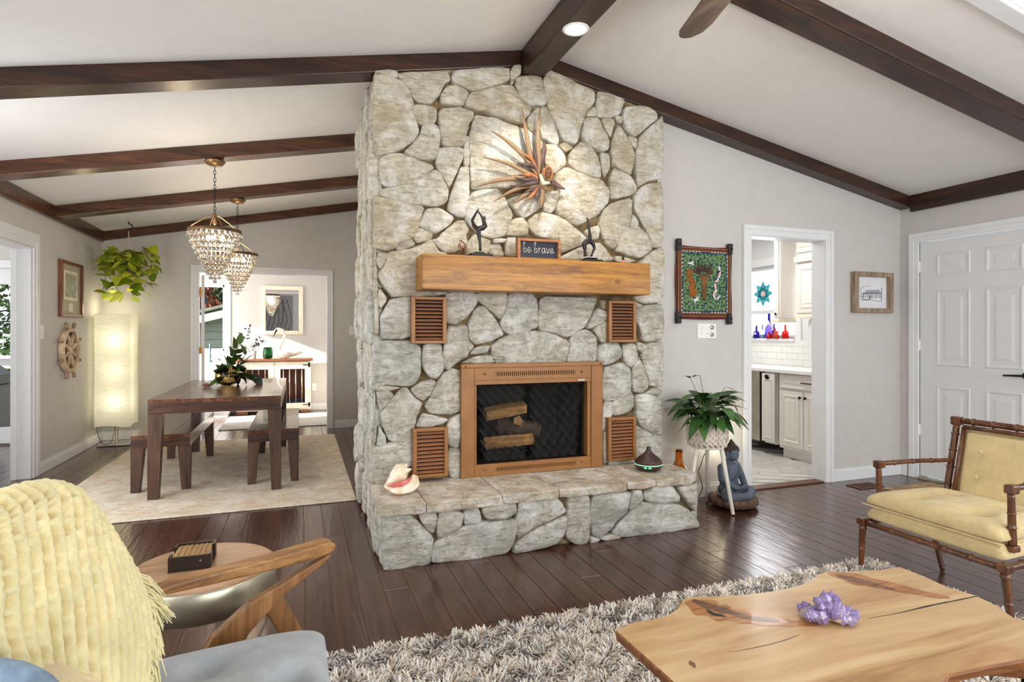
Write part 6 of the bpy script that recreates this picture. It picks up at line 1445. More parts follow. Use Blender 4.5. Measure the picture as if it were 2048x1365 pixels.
t = thing('paper_towel_roll', 'white paper towel roll under the upper kitchen cabinet', 'paper roll', (4.98, 4.45, 1.37)); MB().lathe([(.02, -.14), (.052, -.14), (.055, -.13), (.055, .13), (.052, .14), (.02, .14)], (4.98, 4.5, 1.366), 28, (0, 1, 0)).build('roll', M['white_g'], t, smooth=True)
t = thing('wall_socket', 'white double socket plate on the kitchen backsplash', 'socket', (KX, 4.62, 1.26)); box('plate', KX-.008, KX-.001, 4.57, 4.70, 1.22, 1.33, M['plate'], t, bevel=.002)
for y in (4.605, 4.665): box('outlet', KX-.010, KX-.0078, y-.015, y+.015, 1.25, 1.30, M['creamp'], t)
# sill bottles
def bottle(y, h, r_, col, lab, x=5.145, nk=.35, cat='bottle', name='glass_bottle'):
    t = thing(name, lab, cat, (x, y, kz0)); m = N('tinted_'+lab[:12].replace(' ', '_')); m.col(lin(col)).set(rough=.03, trans=.75, ior=1.3)
    MB().lathe([(0, 0), (r_, 0), (r_*1.05, h*.08), (r_, h*.45), (r_*.35, h*.62), (r_*nk*.8, h*.95), (r_*nk, h), (r_*nk*.6, h), (r_*nk*.5, h*.6), (r_*.85, h*.4), (r_*.85, h*.05), (0, h*.05)], (x, y, kz0+.0005), 18).build('body', m.m, t, smooth=True)
Yk = lambda px: at(px, 675, X=5.145).y
bottle(Yk(1513), .15, .035, (70, 50, 200), 'violet square bottle at the left of the kitchen sill'); bottle(Yk(1525), .16, .026, (190, 200, 235), 'thin clear-blue bottle on the sill'); bottle(Yk(1535.5), .29, .048, (80, 64, 205), 'tall violet bottle in the middle of the sill', 5.165)
bottle(Yk(1545.5), .17, .028, (50, 50, 110), 'dark indigo bottle on the sill', 5.165); bottle(Yk(1541), .075, .03, (240, 40, 60), 'small red jar on the sill', 5.12, .8, 'jar', 'glass_jar'); bottle(Yk(1550), .12, .036, (235, 60, 50), 'round scarlet decanter on the sill')
bottle(Yk(1557), .085, .03, (235, 110, 80), 'orange-red candle jar on the sill', 5.12, .8, 'jar', 'glass_jar'); bottle(Yk(1570.5), .155, .036, (250, 50, 50), 'bright red bottle at the right end of the sill'); bottle(Yk(1563), .14, .022, (200, 220, 245), 'pale blue small bottle behind the red ones', 5.17)
sc = thing('suncatcher', 'teal flower-shaped suncatcher hanging in the kitchen window', 'ornament', (5.16, 5.52, 1.75)); cc = at(1526, 588, X=5.16)
M['teal'] = plain('teal_glass', (70, 190, 200), .2, var=.2, trans=.45); M['tealw'] = plain('teal_wire', (40, 120, 130), .5)
for i in range(8):
    a_ = i*math.pi/4
    for rr, ww, nm in ((.15, .035, 'petal'), (.09, .024, 'petal')):
        a2 = a_+(0 if rr > .1 else math.pi/8); d = Vector((0, math.sin(a2), math.cos(a2))); s = Vector((0, math.cos(a2), -math.sin(a2)))
        pts = [cc+d*.03, cc+d*rr*.55+s*ww, cc+d*rr, cc+d*rr*.55-s*ww]
        MB().prism(pts, (.002, 0, 0)).build(nm, M['teal'], sc); MB().tube(pts+[pts[0]], .0025, 5, False).build('petal_wire', M['tealw'], sc)
MB().lathe([(0, 0), (.03, 0), (.03, .003), (0, .003)], cc, 14, (1, 0, 0)).build('centre', M['pinkc'], sc); MB().tube([cc+Vector((0, 0, .15)), cc+Vector((0, 0, .30))], .001, 4).build('string', M['tealw'], sc)
# ------------------------------------------------------------------ foreground: floor vent, mats
t = thing('floor_register', 'brown scrollwork floor register near the gable baseboard', 'floor vent', (4.42, 3.55, 0)); M['reg'] = plain('brown_register', (112, 84, 70), .5, .4)
c_ = Vector((4.40, 3.56, .0)); 
m_ = MB(); m_.box(4.27, 4.29, 3.49, 3.63, .0006, .007).box(4.51, 4.53, 3.49, 3.63, .0006, .007).box(4.29, 4.51, 3.49, 3.505, .0006, .007).box(4.29, 4.51, 3.615, 3.63, .0006, .007)
for i in range(6):
    for j in range(3): m_.tube([(4.308+i*.036+math.cos(a)*.014, 3.53+j*.03+math.sin(a)*.012, .004) for a in [R(k*40) for k in range(8)]], .0028, 4, False)
m_.build('grille', M['reg'], t); box('recess', 4.29, 4.51, 3.505, 3.615, .0004, .0012, M['black'], t)
tag(box('door_mat', 4.45, 5.0, 2.78, 3.44, .0006, .012, plain('coir_mat', (176, 148, 112), .95, var=.2, bump=.8, bsc=160), None, bevel=.004), 'tan coir door mat in front of the white front door', 'mat')
# ------------------------------------------------------------------ cushion helper
def cushion(name, mat, parent, P, h, tufts=(), nu=44, nv=36, edge=.22, dimple=.5, xf=None, seams=()):
    """P: 4 world corners of the lower face (counter-clockwise); h thickness along the quad normal"""
    a, b, c, d = [Vector(p) for p in P]; n = (b-a).cross(d-a).normalized()
    def pt(u, v, s):
        p = a.lerp(b, u).lerp(d.lerp(c, u), v); cu_, cv_ = abs(2*u-1), abs(2*v-1)
        k = max(0, 1-cu_**6)**.42*max(0, 1-cv_**6)**.42
        z = k
        for tu, tv, ts in tufts:
            r2 = ((u-tu)*(b-a).length)**2+((v-tv)*(d-a).length)**2; z -= dimple*math.exp(-r2/(ts*ts))*(1 if s > 0 else .4)
        z += .05*noise.noise(p*6)*k
        rim = .22
        cc = (a+b+c+d)/4; q = p+(cc-p)*(.035*(1-k))
        return q+n*(h*(rim+(1-rim)*z) if s > 0 else h*(rim-rim*k))
    m = MB(); m.grid(nu, nv, lambda u, v: pt(u, v, 1)); m.grid(nu, nv, lambda u, v: pt(u, v, -1))
    o = m.build(name, mat, parent, smooth=True, recalc=False)
    bm = bmesh.new(); bm.from_mesh(o.data); bmesh.ops.remove_doubles(bm, verts=bm.verts, dist=.0008); bmesh.ops.recalc_face_normals(bm, faces=bm.faces); bm.to_mesh(o.data); bm.free()
    o.data.polygons.foreach_set('use_smooth', [True]*len(o.data.polygons)); return o
# ------------------------------------------------------------------ bamboo armchair on the right
bc = thing('armchair', 'yellow button-tufted armchair with brown bamboo-turned frame by the front door', 'armchair', (3.03, 1.92, 0))
def cane(pts, r, nodes, name='rail', t=None, n=12):
    """bamboo-turned rod through pts with raised rings at the fractions given"""
    P = [Vector(p) for p in pts]; L = [0]
    for a, b in zip(P, P[1:]): L.append(L[-1]+(b-a).length)
    T = L[-1]; fr = sorted(set([0, 1]+[k/14 for k in range(15)]+[q+e for q in nodes for e in (-.018, -.007, 0, .007, .018) if 0 <= q+e <= 1]))
    out = []; rr = []
    for f in fr:
        s = f*T; i = max(k for k in range(len(L)-1) if L[k] <= s+1e-9); out.append(P[i].lerp(P[i+1], (s-L[i])/max(1e-9, L[i+1]-L[i])))
        d = min([abs(f-q) for q in nodes] or [1]); rr.append(r*(1.28 if d < .004 else 1.12 if d < .012 else 1.0))
    if t: rr = [q*(t[0]+(t[1]-t[0])*f) for q, f in zip(rr, fr)]
    return MB().tube(out, rr, n).build(name, M['bamboo'], bc, smooth=True)
ax0, axb, ay0, ay1 = 2.775, 3.27, 1.60, 2.275
cane([(2.80, 2.29, .004), (2.785, 2.265, .262)], .0155, (.12, .5, .93), 'leg', (.78, 1.12)); cane([(2.80, 1.585, .004), (2.785, 1.605, .262)], .0155, (.12, .5, .93), 'leg', (.78, 1.12))
cane([(3.215, 2.145, .004), (3.20, 2.20, .262)], .0155, (.12, .55, .93), 'leg', (.75, 1.1)); cane([(3.24, 1.60, .004), (3.20, 1.63, .262)], .0155, (.12, .55, .93), 'leg', (.75, 1.1))
for x, y in ((2.785, 2.265), (2.785, 1.605), (3.20, 2.22), (3.20, 1.63)): box('corner_block', x-.022, x+.022, y-.022, y+.022, .262, .297, M['bamboo'], bc, bevel=.005)
cane([(2.785, 1.625, .276), (2.785, 2.245, .276)], .0145, (.18, .36, .55, .78), 'seat_rail'); cane([(2.80, 2.262, .276), (3.19, 2.222, .276)], .0145, (.3, .7), 'seat_rail'); cane([(2.80, 1.607, .276), (3.19, 1.63, .276)], .0145, (.3, .7), 'seat_rail'); cane([(3.20, 1.65, .276), (3.20, 2.20, .276)], .0145, (.5,), 'seat_rail')
cushion('seat_box', M['yellow_fab'], bc, [(2.78, 1.60, .29), (3.22, 1.625, .29), (3.22, 2.225, .29), (2.78, 2.27, .29)], .095, nu=30, nv=30)
box('seat_core', 2.80, 3.20, 1.63, 2.21, .297, .36, M['yellow_fab'], bc, bevel=.01)
cushion('seat_cushion', M['yellow_fab'], bc, [(2.765, 1.60, .372), (3.26, 1.62, .372), (3.26, 2.21, .372), (2.77, 2.265, .372)], .085, tufts=[(.3, .28, .05), (.3, .72, .05), (.68, .28, .05), (.68, .72, .05)], dimple=.8)
MB().tube([(2.768, 1.60+.66*i/20, .378) for i in range(21)], .004, 6).build('piping', M['yellow_fab'], bc, smooth=True)
# back posts, crest, arms
pl_b, pl_t = at(1893, 985, X=3.24), at(1914, 846, X=3.36); 
ya_, yt_ = pl_b.y, pl_t.y; zt_ = pl_t.z
yr_b, yr_t = 1.62, 1.60
cane([(3.215, ya_+.012, .30), (3.24, ya_, pl_b.z), (3.36, yt_, zt_)], .0165, (.34, .52, .70, .88), 'back_post'); cane([(3.215, yr_b, .30), (3.24, yr_b, pl_b.z), (3.36, yr_t, zt_)], .0165, (.34, .52, .70, .88), 'back_post')
for y in (yt_, yr_t): box('corner_block', 3.34, 3.382, y-.024, y+.024, zt_-.012, zt_+.034, M['bamboo'], bc, bevel=.006)
cane([(3.362, yr_t+.02, zt_+.014), (3.362, yt_-.02, zt_+.014)], .0165, (.12, .3, .5, .7, .88), 'crest_rail')
bm_ = MB(); bp_ = [(3.345, yr_t+.05, zt_-.015), (3.345, yt_-.045, zt_-.015), (3.22, ya_-.045, .40), (3.22, yr_b+.05, .40)]
bm_.tube([bp_[0], bp_[1]], .011, 8).tube([bp_[1], bp_[2]], .011, 8).tube([bp_[0], bp_[3]], .011, 8); bm_.build('back_frame', M['bamboo'], bc, smooth=True)
cushion('back_cushion', M['yellow_fab'], bc, [Vector((3.225, ya_-.055, .415)), Vector((3.225, yr_b+.055, .415)), Vector((3.335, yr_t+.055, zt_-.03)), Vector((3.335, yt_-.055, zt_-.03))], -.055, tufts=[(.25, .33, .055), (.25, .70, .055), (.75, .33, .055), (.75, .70, .055)], dimple=.8)
for y, yb_, s in ((2.215, None, 1), (1.612, None, -1)):
    f_ = at(1757, 928, X=2.85) if s > 0 else Vector((2.85, 1.62, .60)); zz_ = f_.z if s > 0 else .605; yy_ = f_.y if s > 0 else 1.62
    yb2 = (ya_+.003) if s > 0 else yr_b
    cane([(2.86, yy_, .36), (2.85, yy_, zz_-.02)], .0150, (.35, .62), 'arm_post', (1.1, .9)); box('corner_block', 2.832, 2.878, yy_-.02, yy_+.02, zz_-.022, zz_+.016, M['bamboo'], bc, bevel=.006)
    cane([(2.87, yy_, zz_), (3.10, (yy_+yb2)/2, zz_+.006), (3.28, yb2, zz_+.004)], .0125, (.18, .45, .72), 'arm_rail', (1.05, .85))
    box('post_shoe', 2.838, 2.885, yy_-.018, yy_+.018, .335, .362, M['bamboo'], bc, bevel=.004)
MB().prism([(3.252, ya_-.02, .40), (3.252, yr_b+.025, .40), (3.368, yr_t+.022, zt_-.012), (3.368, yt_-.022, zt_-.012)], (.02, 0, -.004)).build('back_panel', M['yellow_fab'], bc, bevel=.004)
bt_ = MB()
for u in (.25, .75):
    for v in (.33, .70):
        p = Vector((3.225, ya_-.055, .415)).lerp(Vector((3.225, yr_b+.055, .415)), u).lerp(Vector((3.335, yt_-.055, zt_-.03)).lerp(Vector((3.335, yr_t+.055, zt_-.03)), u), v)
        bt_ = MB(); bt_.lathe([(.010, -.002), (.011, .002), (.006, .006), (0, .007)], p+Vector((-.036, 0, .012)), 12, (-1, 0, .25)); bt_.build('button', M['yellow_fab'], bc, smooth=True)
# ------------------------------------------------------------------ shag rug
rb_ = tag(box('shag_rug', .05, 2.96, .35, 2.36, .0006, .012, plain('rug_backing', (150, 142, 134), .95), None), 'thick grey and cream shag rug under the live-edge table', 'rug')
def shag():
    g = np.random.default_rng(4); n = 74000
    x = g.uniform(.06, 2.95, n); y = 2.35-(g.random(n)**1.0)*1.25
    xs, yc = x, y
    d = x*S_+y*C_; l = x*C_-y*S_; px = 1024+FPX*l/np.maximum(d, .05); py = HY+FPX*CH/np.maximum(d, .05)
    keep = (px > 560) & (px < 2090) & (py < 1480) & (d > .4); x, y = x[keep], y[keep]; n = len(x)
    # clumps lean together
    cx = np.sin(x*37+np.sin(y*29)*2)+.7*np.sin(x*71+y*53); cy = np.sin(y*41+np.sin(x*31)*2)+.7*np.sin(y*67-x*59)
    ang = np.arctan2(cy, cx)+g.normal(0, .7, n); lean = g.uniform(.4, 1.1, n); L = g.uniform(.030, .052, n)
    dx, dy = np.cos(ang), np.sin(ang); px_, py_ = -dy, dx; w = g.uniform(.0018, .0033, n)
    V = np.zeros((n, 7, 3))
    for k, (f, ws) in enumerate(((0, 1), (.45, 1.25), (.85, 1.0))):
        s = np.sin(lean*f)*L*f; z = .010+np.cos(lean*f*.9)*L*f*.85
        for j, sg in enumerate((-1, 1)):
            V[:, k*2+j, 0] = x+dx*s+px_*w*ws*sg; V[:, k*2+j, 1] = y+dy*s+py_*w*ws*sg; V[:, k*2+j, 2] = z
    V[:, 6, 0] = x+dx*np.sin(lean)*L; V[:, 6, 1] = y+dy*np.sin(lean)*L; V[:, 6, 2] = .010+np.cos(lean*.9)*L*.85
    F4 = np.array([[0, 1, 3, 2], [2, 3, 5, 4]]); F3 = np.array([4, 5, 6])
    base = np.arange(n)*7
    q4 = (base[:, None, None]+F4[None]).reshape(-1, 4); q3 = base[:, None]+F3[None]
    me = bpy.data.meshes.new('shag_pile'); me.vertices.add(n*7); me.vertices.foreach_set('co', V.reshape(-1))
    nl = q4.size+q3.size; me.loops.add(nl); me.loops.foreach_set('vertex_index', np.concatenate([q4.reshape(-1), q3.reshape(-1)]).astype(np.int32))
    me.polygons.add(len(q4)+len(q3)); ls = np.concatenate([np.arange(len(q4))*4, len(q4)*4+np.arange(len(q3))*3]); me.polygons.foreach_set('loop_start', ls.astype(np.int32))
    me.update(calc_edges=True)
    pal = np.array([lin(c)[:3] for c in ((234, 228, 221), (246, 243, 238), (222, 206, 188), (184, 180, 178), (140, 135, 132), (204, 176, 146), (106, 98, 94), (240, 231, 216))])
    fld = .5+.5*np.sin(x*9+2*np.sin(y*11))*np.cos(y*13+1.5*np.sin(x*8)); r = g.random(n)
    idx = np.where(r < .42, g.integers(0, 2, n), np.where(r < .62, 7, np.where(fld > .55, g.choice([3, 4, 6], n), g.choice([2, 5, 3, 0], n))))
    col = pal[idx]*g.uniform(.85, 1.12, (n, 1)); ca = me.color_attributes.new('yarn', 'FLOAT_COLOR', 'POINT')
    cc_ = np.ones((n, 7, 4)); cc_[:, :, :3] = col[:, None, :]; ca.data.foreach_set('color', cc_.reshape(-1))
    m = N('shag_yarn'); at_ = m.n.new('ShaderNodeAttribute'); at_.attribute_name = 'yarn'; m.l(at_.outputs['Color'], m.b.inputs['Base Color']); m.set(rough=.75, spec=.25, sheen=.3)
    o = bpy.data.objects.new('pile', me); COL.objects.link(o); o.parent = rb_; me.materials.append(m.m); o['kind'] = 'stuff'
shag()
# ------------------------------------------------------------------ live-edge coffee table
ctb = thing('coffee_table', 'low live-edge wooden slab coffee table with dark streaks on the shag rug', 'coffee table', (1.5, 1.25, .012))
TZ = .42
def mk_slab():
    m = N('live_edge_slab'); v = m.map((.8, 5, 3), rot=(0, 0, R(-10))); a = m.noise(v, 1.8, 5, .55, .9); b = m.noise(m.map((2, 5, 2), rot=(0, 0, R(-10))), 1.6, 3, .5, .8)
    c = m.ramp(a, [(.28, (152, 112, 72)), (.42, (188, 150, 104)), (.6, (208, 176, 130)), (.78, (222, 198, 158))])
    c = m.mix(m.ramp(b, [(.60, (0, 0, 0, 1)), (.70, (.45,)*3+(1,))]), c, lin((176, 116, 62)))
    m.col(c).set(rough=.26, coat=.35, crough=.15); m.bump(a, .06, .003); return m.m
M['slab'] = mk_slab(); M['slabedge'] = wood('live_edge_side', (70, 36, 16), (136, 82, 36), (176, 116, 56), 'X', 1.2, .5, .4)
out2 = [(1230, 1262), (1262, 1246), (1300, 1240), (1332, 1232), (1352, 1218), (1362, 1200), (1378, 1194), (1420, 1193), (1470, 1191), (1530, 1184), (1580, 1175), (1620, 1163), (1638, 1148), (1656, 1142), (1700, 1143), (1760, 1140), (1800, 1134), (1850, 1153), (1900, 1176), (1950, 1190), (1985, 1206), (2030, 1236)]
top_ = [at(px, py, Z=TZ) for px, py in out2]+[Vector((2.06, 1.02, TZ)), Vector((2.01, .86, TZ)), Vector((1.90, .90, TZ)), at(2048, 1322, Z=TZ), at(1990, 1332, Z=TZ), at(1900, 1352, Z=TZ), Vector((1.40, .945, TZ)), Vector((1.15, .96, TZ)), Vector((.97, .90, TZ)), Vector((.855, .93, TZ)), Vector((.852, 1.205, TZ))]
n_ = len(top_); c_ = sum(top_, Vector())/n_; m_ = MB(); vs = []
rr_ = random.Random(7)
for k, (ins, z) in enumerate(((.006, 0), (0, -.005), (.012, -.03), (.05, -.052), (.075, -.062))):
    for i, p in enumerate(top_):
        dv = (c_-p).normalized(); jt = .006*noise.noise(p*20+Vector((0, 0, k*3.1))) if k > 1 else 0
        if p.x < .9: ins2 = ins*.6
        else: ins2 = ins
        vs.append((p.x+dv.x*(ins2+jt), p.y+dv.y*(ins2+jt), TZ+z))
fs = [tuple(range(n_)), tuple(range(5*n_-1, 4*n_-1, -1))]+[(k*n_+i, (k+1)*n_+i, (k+1)*n_+(i+1) % n_, k*n_+(i+1) % n_) for k in range(4) for i in range(n_)]
m_.add(vs, fs); o = m_.build('slab', M['slab'], ctb); o.data.materials.append(M['slabedge'])
for p in o.data.polygons:
    if p.normal.z < .8: p.material_index = 1
# inlaid dark streaks (bark inclusions and the long crack), flush in the top
def streak(nm, pts, mat, w0, z=.0006):
    P = spline([at(px, py, Z=TZ+z) for px, py, w_ in pts], 6); W_ = []
    for i in range(len(pts)-1): W_ += [pts[i][2]+(pts[i+1][2]-pts[i][2])*j/6 for j in range(6)]
    W_.append(pts[-1][2]); vs = []
    for i, p in enumerate(P):
        d = (P[min(i+1, len(P)-1)]-P[max(0, i-1)]).normalized(); nn = Vector((-d.y, d.x, 0)); w_ = W_[i]*w0*(1+.5*noise.noise(p*30)); vs += [p+nn*w_, p-nn*w_]
    m = MB(); m.add(vs, [(2*i, 2*i+1, 2*i+3, 2*i+2) for i in range(len(P)-1)]); return m.build(nm, mat, ctb)
M['streak'] = wood('dark_heart_streak', (54, 34, 28), (112, 74, 50), (160, 114, 76), 'X', 2, .28, .05, coat=.3); M['strkd'] = plain('black_inclusion', (30, 28, 30), .3); M['streak2'] = wood('brown_heart_streak', (128, 78, 42), (168, 112, 64), (200, 148, 94), 'X', 2, .28, .05, coat=.3)
streak('heart_streak', [(1372, 1203, .3), (1400, 1212, 1.6), (1430, 1222, 1.9), (1470, 1232, 1.6), (1520, 1240, 1.1), (1580, 1246, .7), (1640, 1250, .3)], M['streak2'], .030)
streak('heart_streak', [(1385, 1200, .5), (1415, 1212, 1.0), (1450, 1222, .9), (1500, 1236, .6), (1560, 1243, .3)], M['streak'], .022, .0010)
streak('dark_inclusion', [(1415, 1220, .2), (1425, 1228, 1), (1440, 1231, .7), (1452, 1234, .1)], M['strkd'], .012, .0014)
streak('heart_streak', [(1655, 1146, .3), (1690, 1153, 1.3), (1730, 1163, 1.6), (1790, 1175, 1.2), (1850, 1188, .7), (1900, 1196, .2)], M['streak2'], .032)
streak('heart_streak', [(1672, 1150, .3), (1700, 1158, 1.0), (1740, 1168, .9), (1790, 1180, .3)], M['streak'], .022, .0010)
streak('long_crack', [(1448, 1306, .1), (1500, 1298, .5), (1560, 1284, .6), (1600, 1270, .3)], M['strkd'], .0016); streak('long_crack', [(1735, 1238, .3), (1800, 1226, .6), (1860, 1212, 1.4), (1920, 1200, 1.3), (1958, 1192, .6)], M['strkd'], .0022)
streak('knot', [(1380, 1322, .1), (1384, 1328, 1), (1390, 1336, .3)], M['streak'], .008)
M['tleg'] = plain('black_hairpin_steel', (24, 24, 26), .4, .8)
for x, y in ((1.0, 1.33), (1.05, 1.02), (1.88, 1.36), (1.86, 1.0)):
    MB().tube([(x-.05, y, TZ-.058), (x, y, .0145), (x+.05, y, TZ-.058)], .006, 8).build('leg', M['tleg'], ctb, smooth=True)
# amethyst cluster
am = thing('amethyst_cluster', 'purple amethyst crystal cluster on the live-edge table', 'mineral', (1.46, 1.34, TZ+.001))
def mk_am():
    m = N('amethyst'); m.col(m.ramp(m.noise(m.map(), 30, 3), [(.3, (128, 100, 170)), (.6, (176, 158, 206)), (.8, (216, 206, 226))])).set(rough=.12, trans=.25, ior=1.5); return m.m
M['am'] = mk_am(); M['amb'] = plain('grey_matrix_rock', (186, 172, 156), .8, var=.25, bump=.6, bsc=70)
ra = random.Random(3); ac = Vector((1.465, 1.335, TZ+.001)); u_ = (at(1728, 1245, Z=TZ)-at(1607, 1235, Z=TZ)); Lw = u_.length; u_.normalize(); w_v = Vector((-u_.y, u_.x, 0))
a0 = at(1610, 1243, Z=TZ); a1 = at(1722, 1262, Z=TZ)
mid = (a0+a1)/2+w_v*.03; mid.z = TZ
blob('matrix', [('e', mid+u_*-.04+Vector((0, 0, .018)), (.045, .036, .018)), ('e', mid+u_*.035+Vector((0, 0, .020)), (.046, .036, .020)), ('e', mid+Vector((0, 0, .034)), (.036, .026, .034))], M['amb'], am, vox=.004, smooth=1)
for i in range(80):
    tt = ra.uniform(-1, 1); vv = ra.uniform(-1, 1)
    if abs(tt) > .2 and abs(tt) < .0: continue
    hgt = (.088 if -.45 < tt < .35 else .056)*(1-.45*abs(tt)**2)*(1-.5*vv*vv); p = mid+u_*tt*.068+w_v*vv*.034+Vector((0, 0, max(.024, hgt-.022)*ra.uniform(.7, 1)))
    ax = (Vector((0, 0, .9))+u_*tt*.8+w_v*vv*.6+Vector((ra.uniform(-.3, .3), ra.uniform(-.3, .3), 0))).normalized(); s = ra.uniform(.009, .0165)
    MB().lathe([(s, -s*.8), (s*1.02, s*.7), (0, s*1.7)], p, 6, ax).build('crystal', M['am'], am)
# ------------------------------------------------------------------ drum side table with coaster box
sc_ = Vector((-.30, 2.155, 0)); st_ = thing('side_table', 'round drum side table with wood top and brushed steel band', 'side table', tuple(sc_)); rs_ = .222
MB().lathe([(0, .495), (rs_-.012, .495), (rs_-.008, .499), (rs_-.008, .503), (rs_-.016, .506), (0, .506)], sc_, 64).build('top', M['ply'], st_, smooth=False)
MB().lathe([(rs_-.012, .405), (rs_, .405), (rs_, .494), (rs_-.004, .500), (rs_-.007, .500), (rs_-.012, .494)], sc_, 64).build('metal_band', M['steel'], st_, smooth=True)
MB().lathe([(0, .408), (rs_-.013, .408), (rs_-.013, .415), (0, .415)], sc_, 48).build('underside', M['blackm'], st_)
MB().box(sc_.x+.035, sc_.x+.075, sc_.y-.02, sc_.y+.02, .02, .41).build('post', M['steel'], st_, bevel=.003)
MB().lathe([(0, .002), (.17, .002), (.175, .008), (.17, .02), (0, .022)], sc_, 48).build('foot', M['steel'], st_, smooth=True)
cbx = thing('coaster_box', 'dark wooden box holding a stack of thin bamboo coasters on the side table', 'box', (-.335, 2.19, .506)); bz = .5065
M['ebony'] = plain('black_stained_wood', (40, 30, 26), .35, var=.2)
cx0, cx1, cy0_, cy1_ = -.395, -.272, 2.115, 2.255
box('bottom', cx0, cx1, cy0_, cy1_, bz, bz+.006, M['ebony'], cbx); box('side', cx0, cx1, cy0_, cy0_+.008, bz+.006, bz+.047, M['ebony'], cbx, bevel=.001); box('side', cx0, cx1, cy1_-.008, cy1_, bz+.006, bz+.047, M['ebony'], cbx, bevel=.001)
for xx in ((cx0, cx0+.008), (cx1-.008, cx1)):
    box('side', xx[0], xx[1], cy0_+.0081, cy0_+.038, bz+.006, bz+.047, M['ebony'], cbx); box('side', xx[0], xx[1], cy1_-.038, cy1_-.0081, bz+.006, bz+.047, M['ebony'], cbx)
MB().tube([(cx1-.03, cy0_-.0005, bz+.03), (cx1-.03, cy0_-.003, bz+.03)], .003, 8).build('pin', M['steel'], cbx)
M['bamc'] = wood('bamboo_coaster_wood', (150, 112, 70), (188, 148, 100), (212, 176, 128), 'Y', 1.4, .6, .05)
for i in range(21):
    x = cx0+.0095+i*.005; box('bamboo_coaster', x, x+.0034, cy0_+.009, cy1_-.009, bz+.0062, bz+.040+.001*(i % 3), M['bamc'], None, bevel=0); o = COL.objects[-1]
    tag(o, 'thin bamboo coaster standing on edge in the dark box', 'coaster', 'bamboo coasters packed in the dark box')
# ------------------------------------------------------------------ grey lounge chair with knitted throw
lc = thing('lounge_chair', 'light grey upholstered lounge chair with oak arm, partly cut by the lower left corner', 'armchair', (-.1, 1.4, 0))
A1, A2 = Vector((-.42, 1.70, .40)), Vector((.052, 1.765, .40)); Bf, Bn = Vector((.075, 1.02, .40)), Vector((-.42, 1.02, .40))
cushion('seat_cushion', M['grey_fab'], lc, [(-.46, .98, .355), (.085, .98, .355), (.078, 1.79, .345), (-.44, 1.70, .355)], .125, tufts=[(.45, .78, .045), (.45, .36, .045), (.8, .6, .04)], dimple=.5, nu=60, nv=60)
box('seat_frame', -.42, .04, 1.05, 1.66, .30, .352, M['oak'], lc, bevel=.004)
for x in (-.36, -.02):
    for y in (1.10, 1.60):
        if y > 1.5 and x > -.1: continue
        MB().tube([(x, y, .003), (x, y, .30)], [.016, .022], 10).build('leg', M['oakd'], lc, smooth=True)
# arm: flat tapering board in the far side plane
ad = (at(672, 1090, Z=.605)-at(300, 1185, Z=.60)); ad.z = 0; ad.normalize(); an = Vector((-ad.y, ad.x, 0)); ap = at(672, 1090, Z=.605)
pp = lambda px, py, off=0: at(px, py, p=ap+an*off, n=an)
def board(pts, th, name, mat, bev=.006, off=0): P = [pp(*q, off) for q in pts]; return MB().prism(P, an*th).build(name, mat, lc, bevel=bev, seg=3)
board([(250, 1203), (300, 1190), (345, 1168), (430, 1147), (560, 1113), (662, 1083), (673, 1090), (672, 1103), (640, 1118), (560, 1139), (430, 1170), (310, 1197), (250, 1220)], .055, 'arm', M['oak'], .008)
board([(648, 1116), (661, 1106), (664, 1113), (640, 1135), (566, 1193), (505, 1262), (455, 1330), (392, 1330), (425, 1278), (500, 1208), (560, 1172)], .028, 'front_leg_brace', M['oakd'], .004, .012)
board([(540, 1190), (565, 1190), (592, 1238), (640, 1330), (600, 1330), (545, 1246), (530, 1222)], .026, 'front_leg', M['oakd'], .004, .013)
# backrest (under the throw) and throw
ctl = [  # rows top to bottom: (px, py, Y)
 [(-70, 1062, 1.02), (0, 1030, 1.10), (60, 1008, 1.19), (120, 992, 1.28), (168, 1003, 1.36), (206, 1048, 1.43), (238, 1098, 1.49), (268, 1150, 1.54)],
 [(-75, 1110, .99), (0, 1085, 1.06), (66, 1068, 1.15), (130, 1060, 1.23), (180, 1070, 1.32), (220, 1105, 1.40), (252, 1150, 1.46), (284, 1195, 1.52)],
 [(-80, 1180, .97), (0, 1165, 1.03), (70, 1155, 1.12), (136, 1150, 1.20), (190, 1158, 1.28), (232, 1182, 1.36), (265, 1212, 1.44), (296, 1240, 1.50)],
 [(-85, 1270, .96), (0, 1262, 1.01), (74, 1256, 1.10), (142, 1250, 1.17), (198, 1254, 1.25), (240, 1268, 1.33), (272, 1285, 1.41), (298, 1300, 1.48)],
 [(-90, 1400, .96), (20, 1360, 1.00), (90, 1372, 1.08), (150, 1392, 1.15), (205, 1396, 1.22), (244, 1392, 1.30), (270, 1388, 1.38), (290, 1384, 1.45)]]
G = [[at(px, py, Y=Y) for px, py, Y in row] for row in ctl]
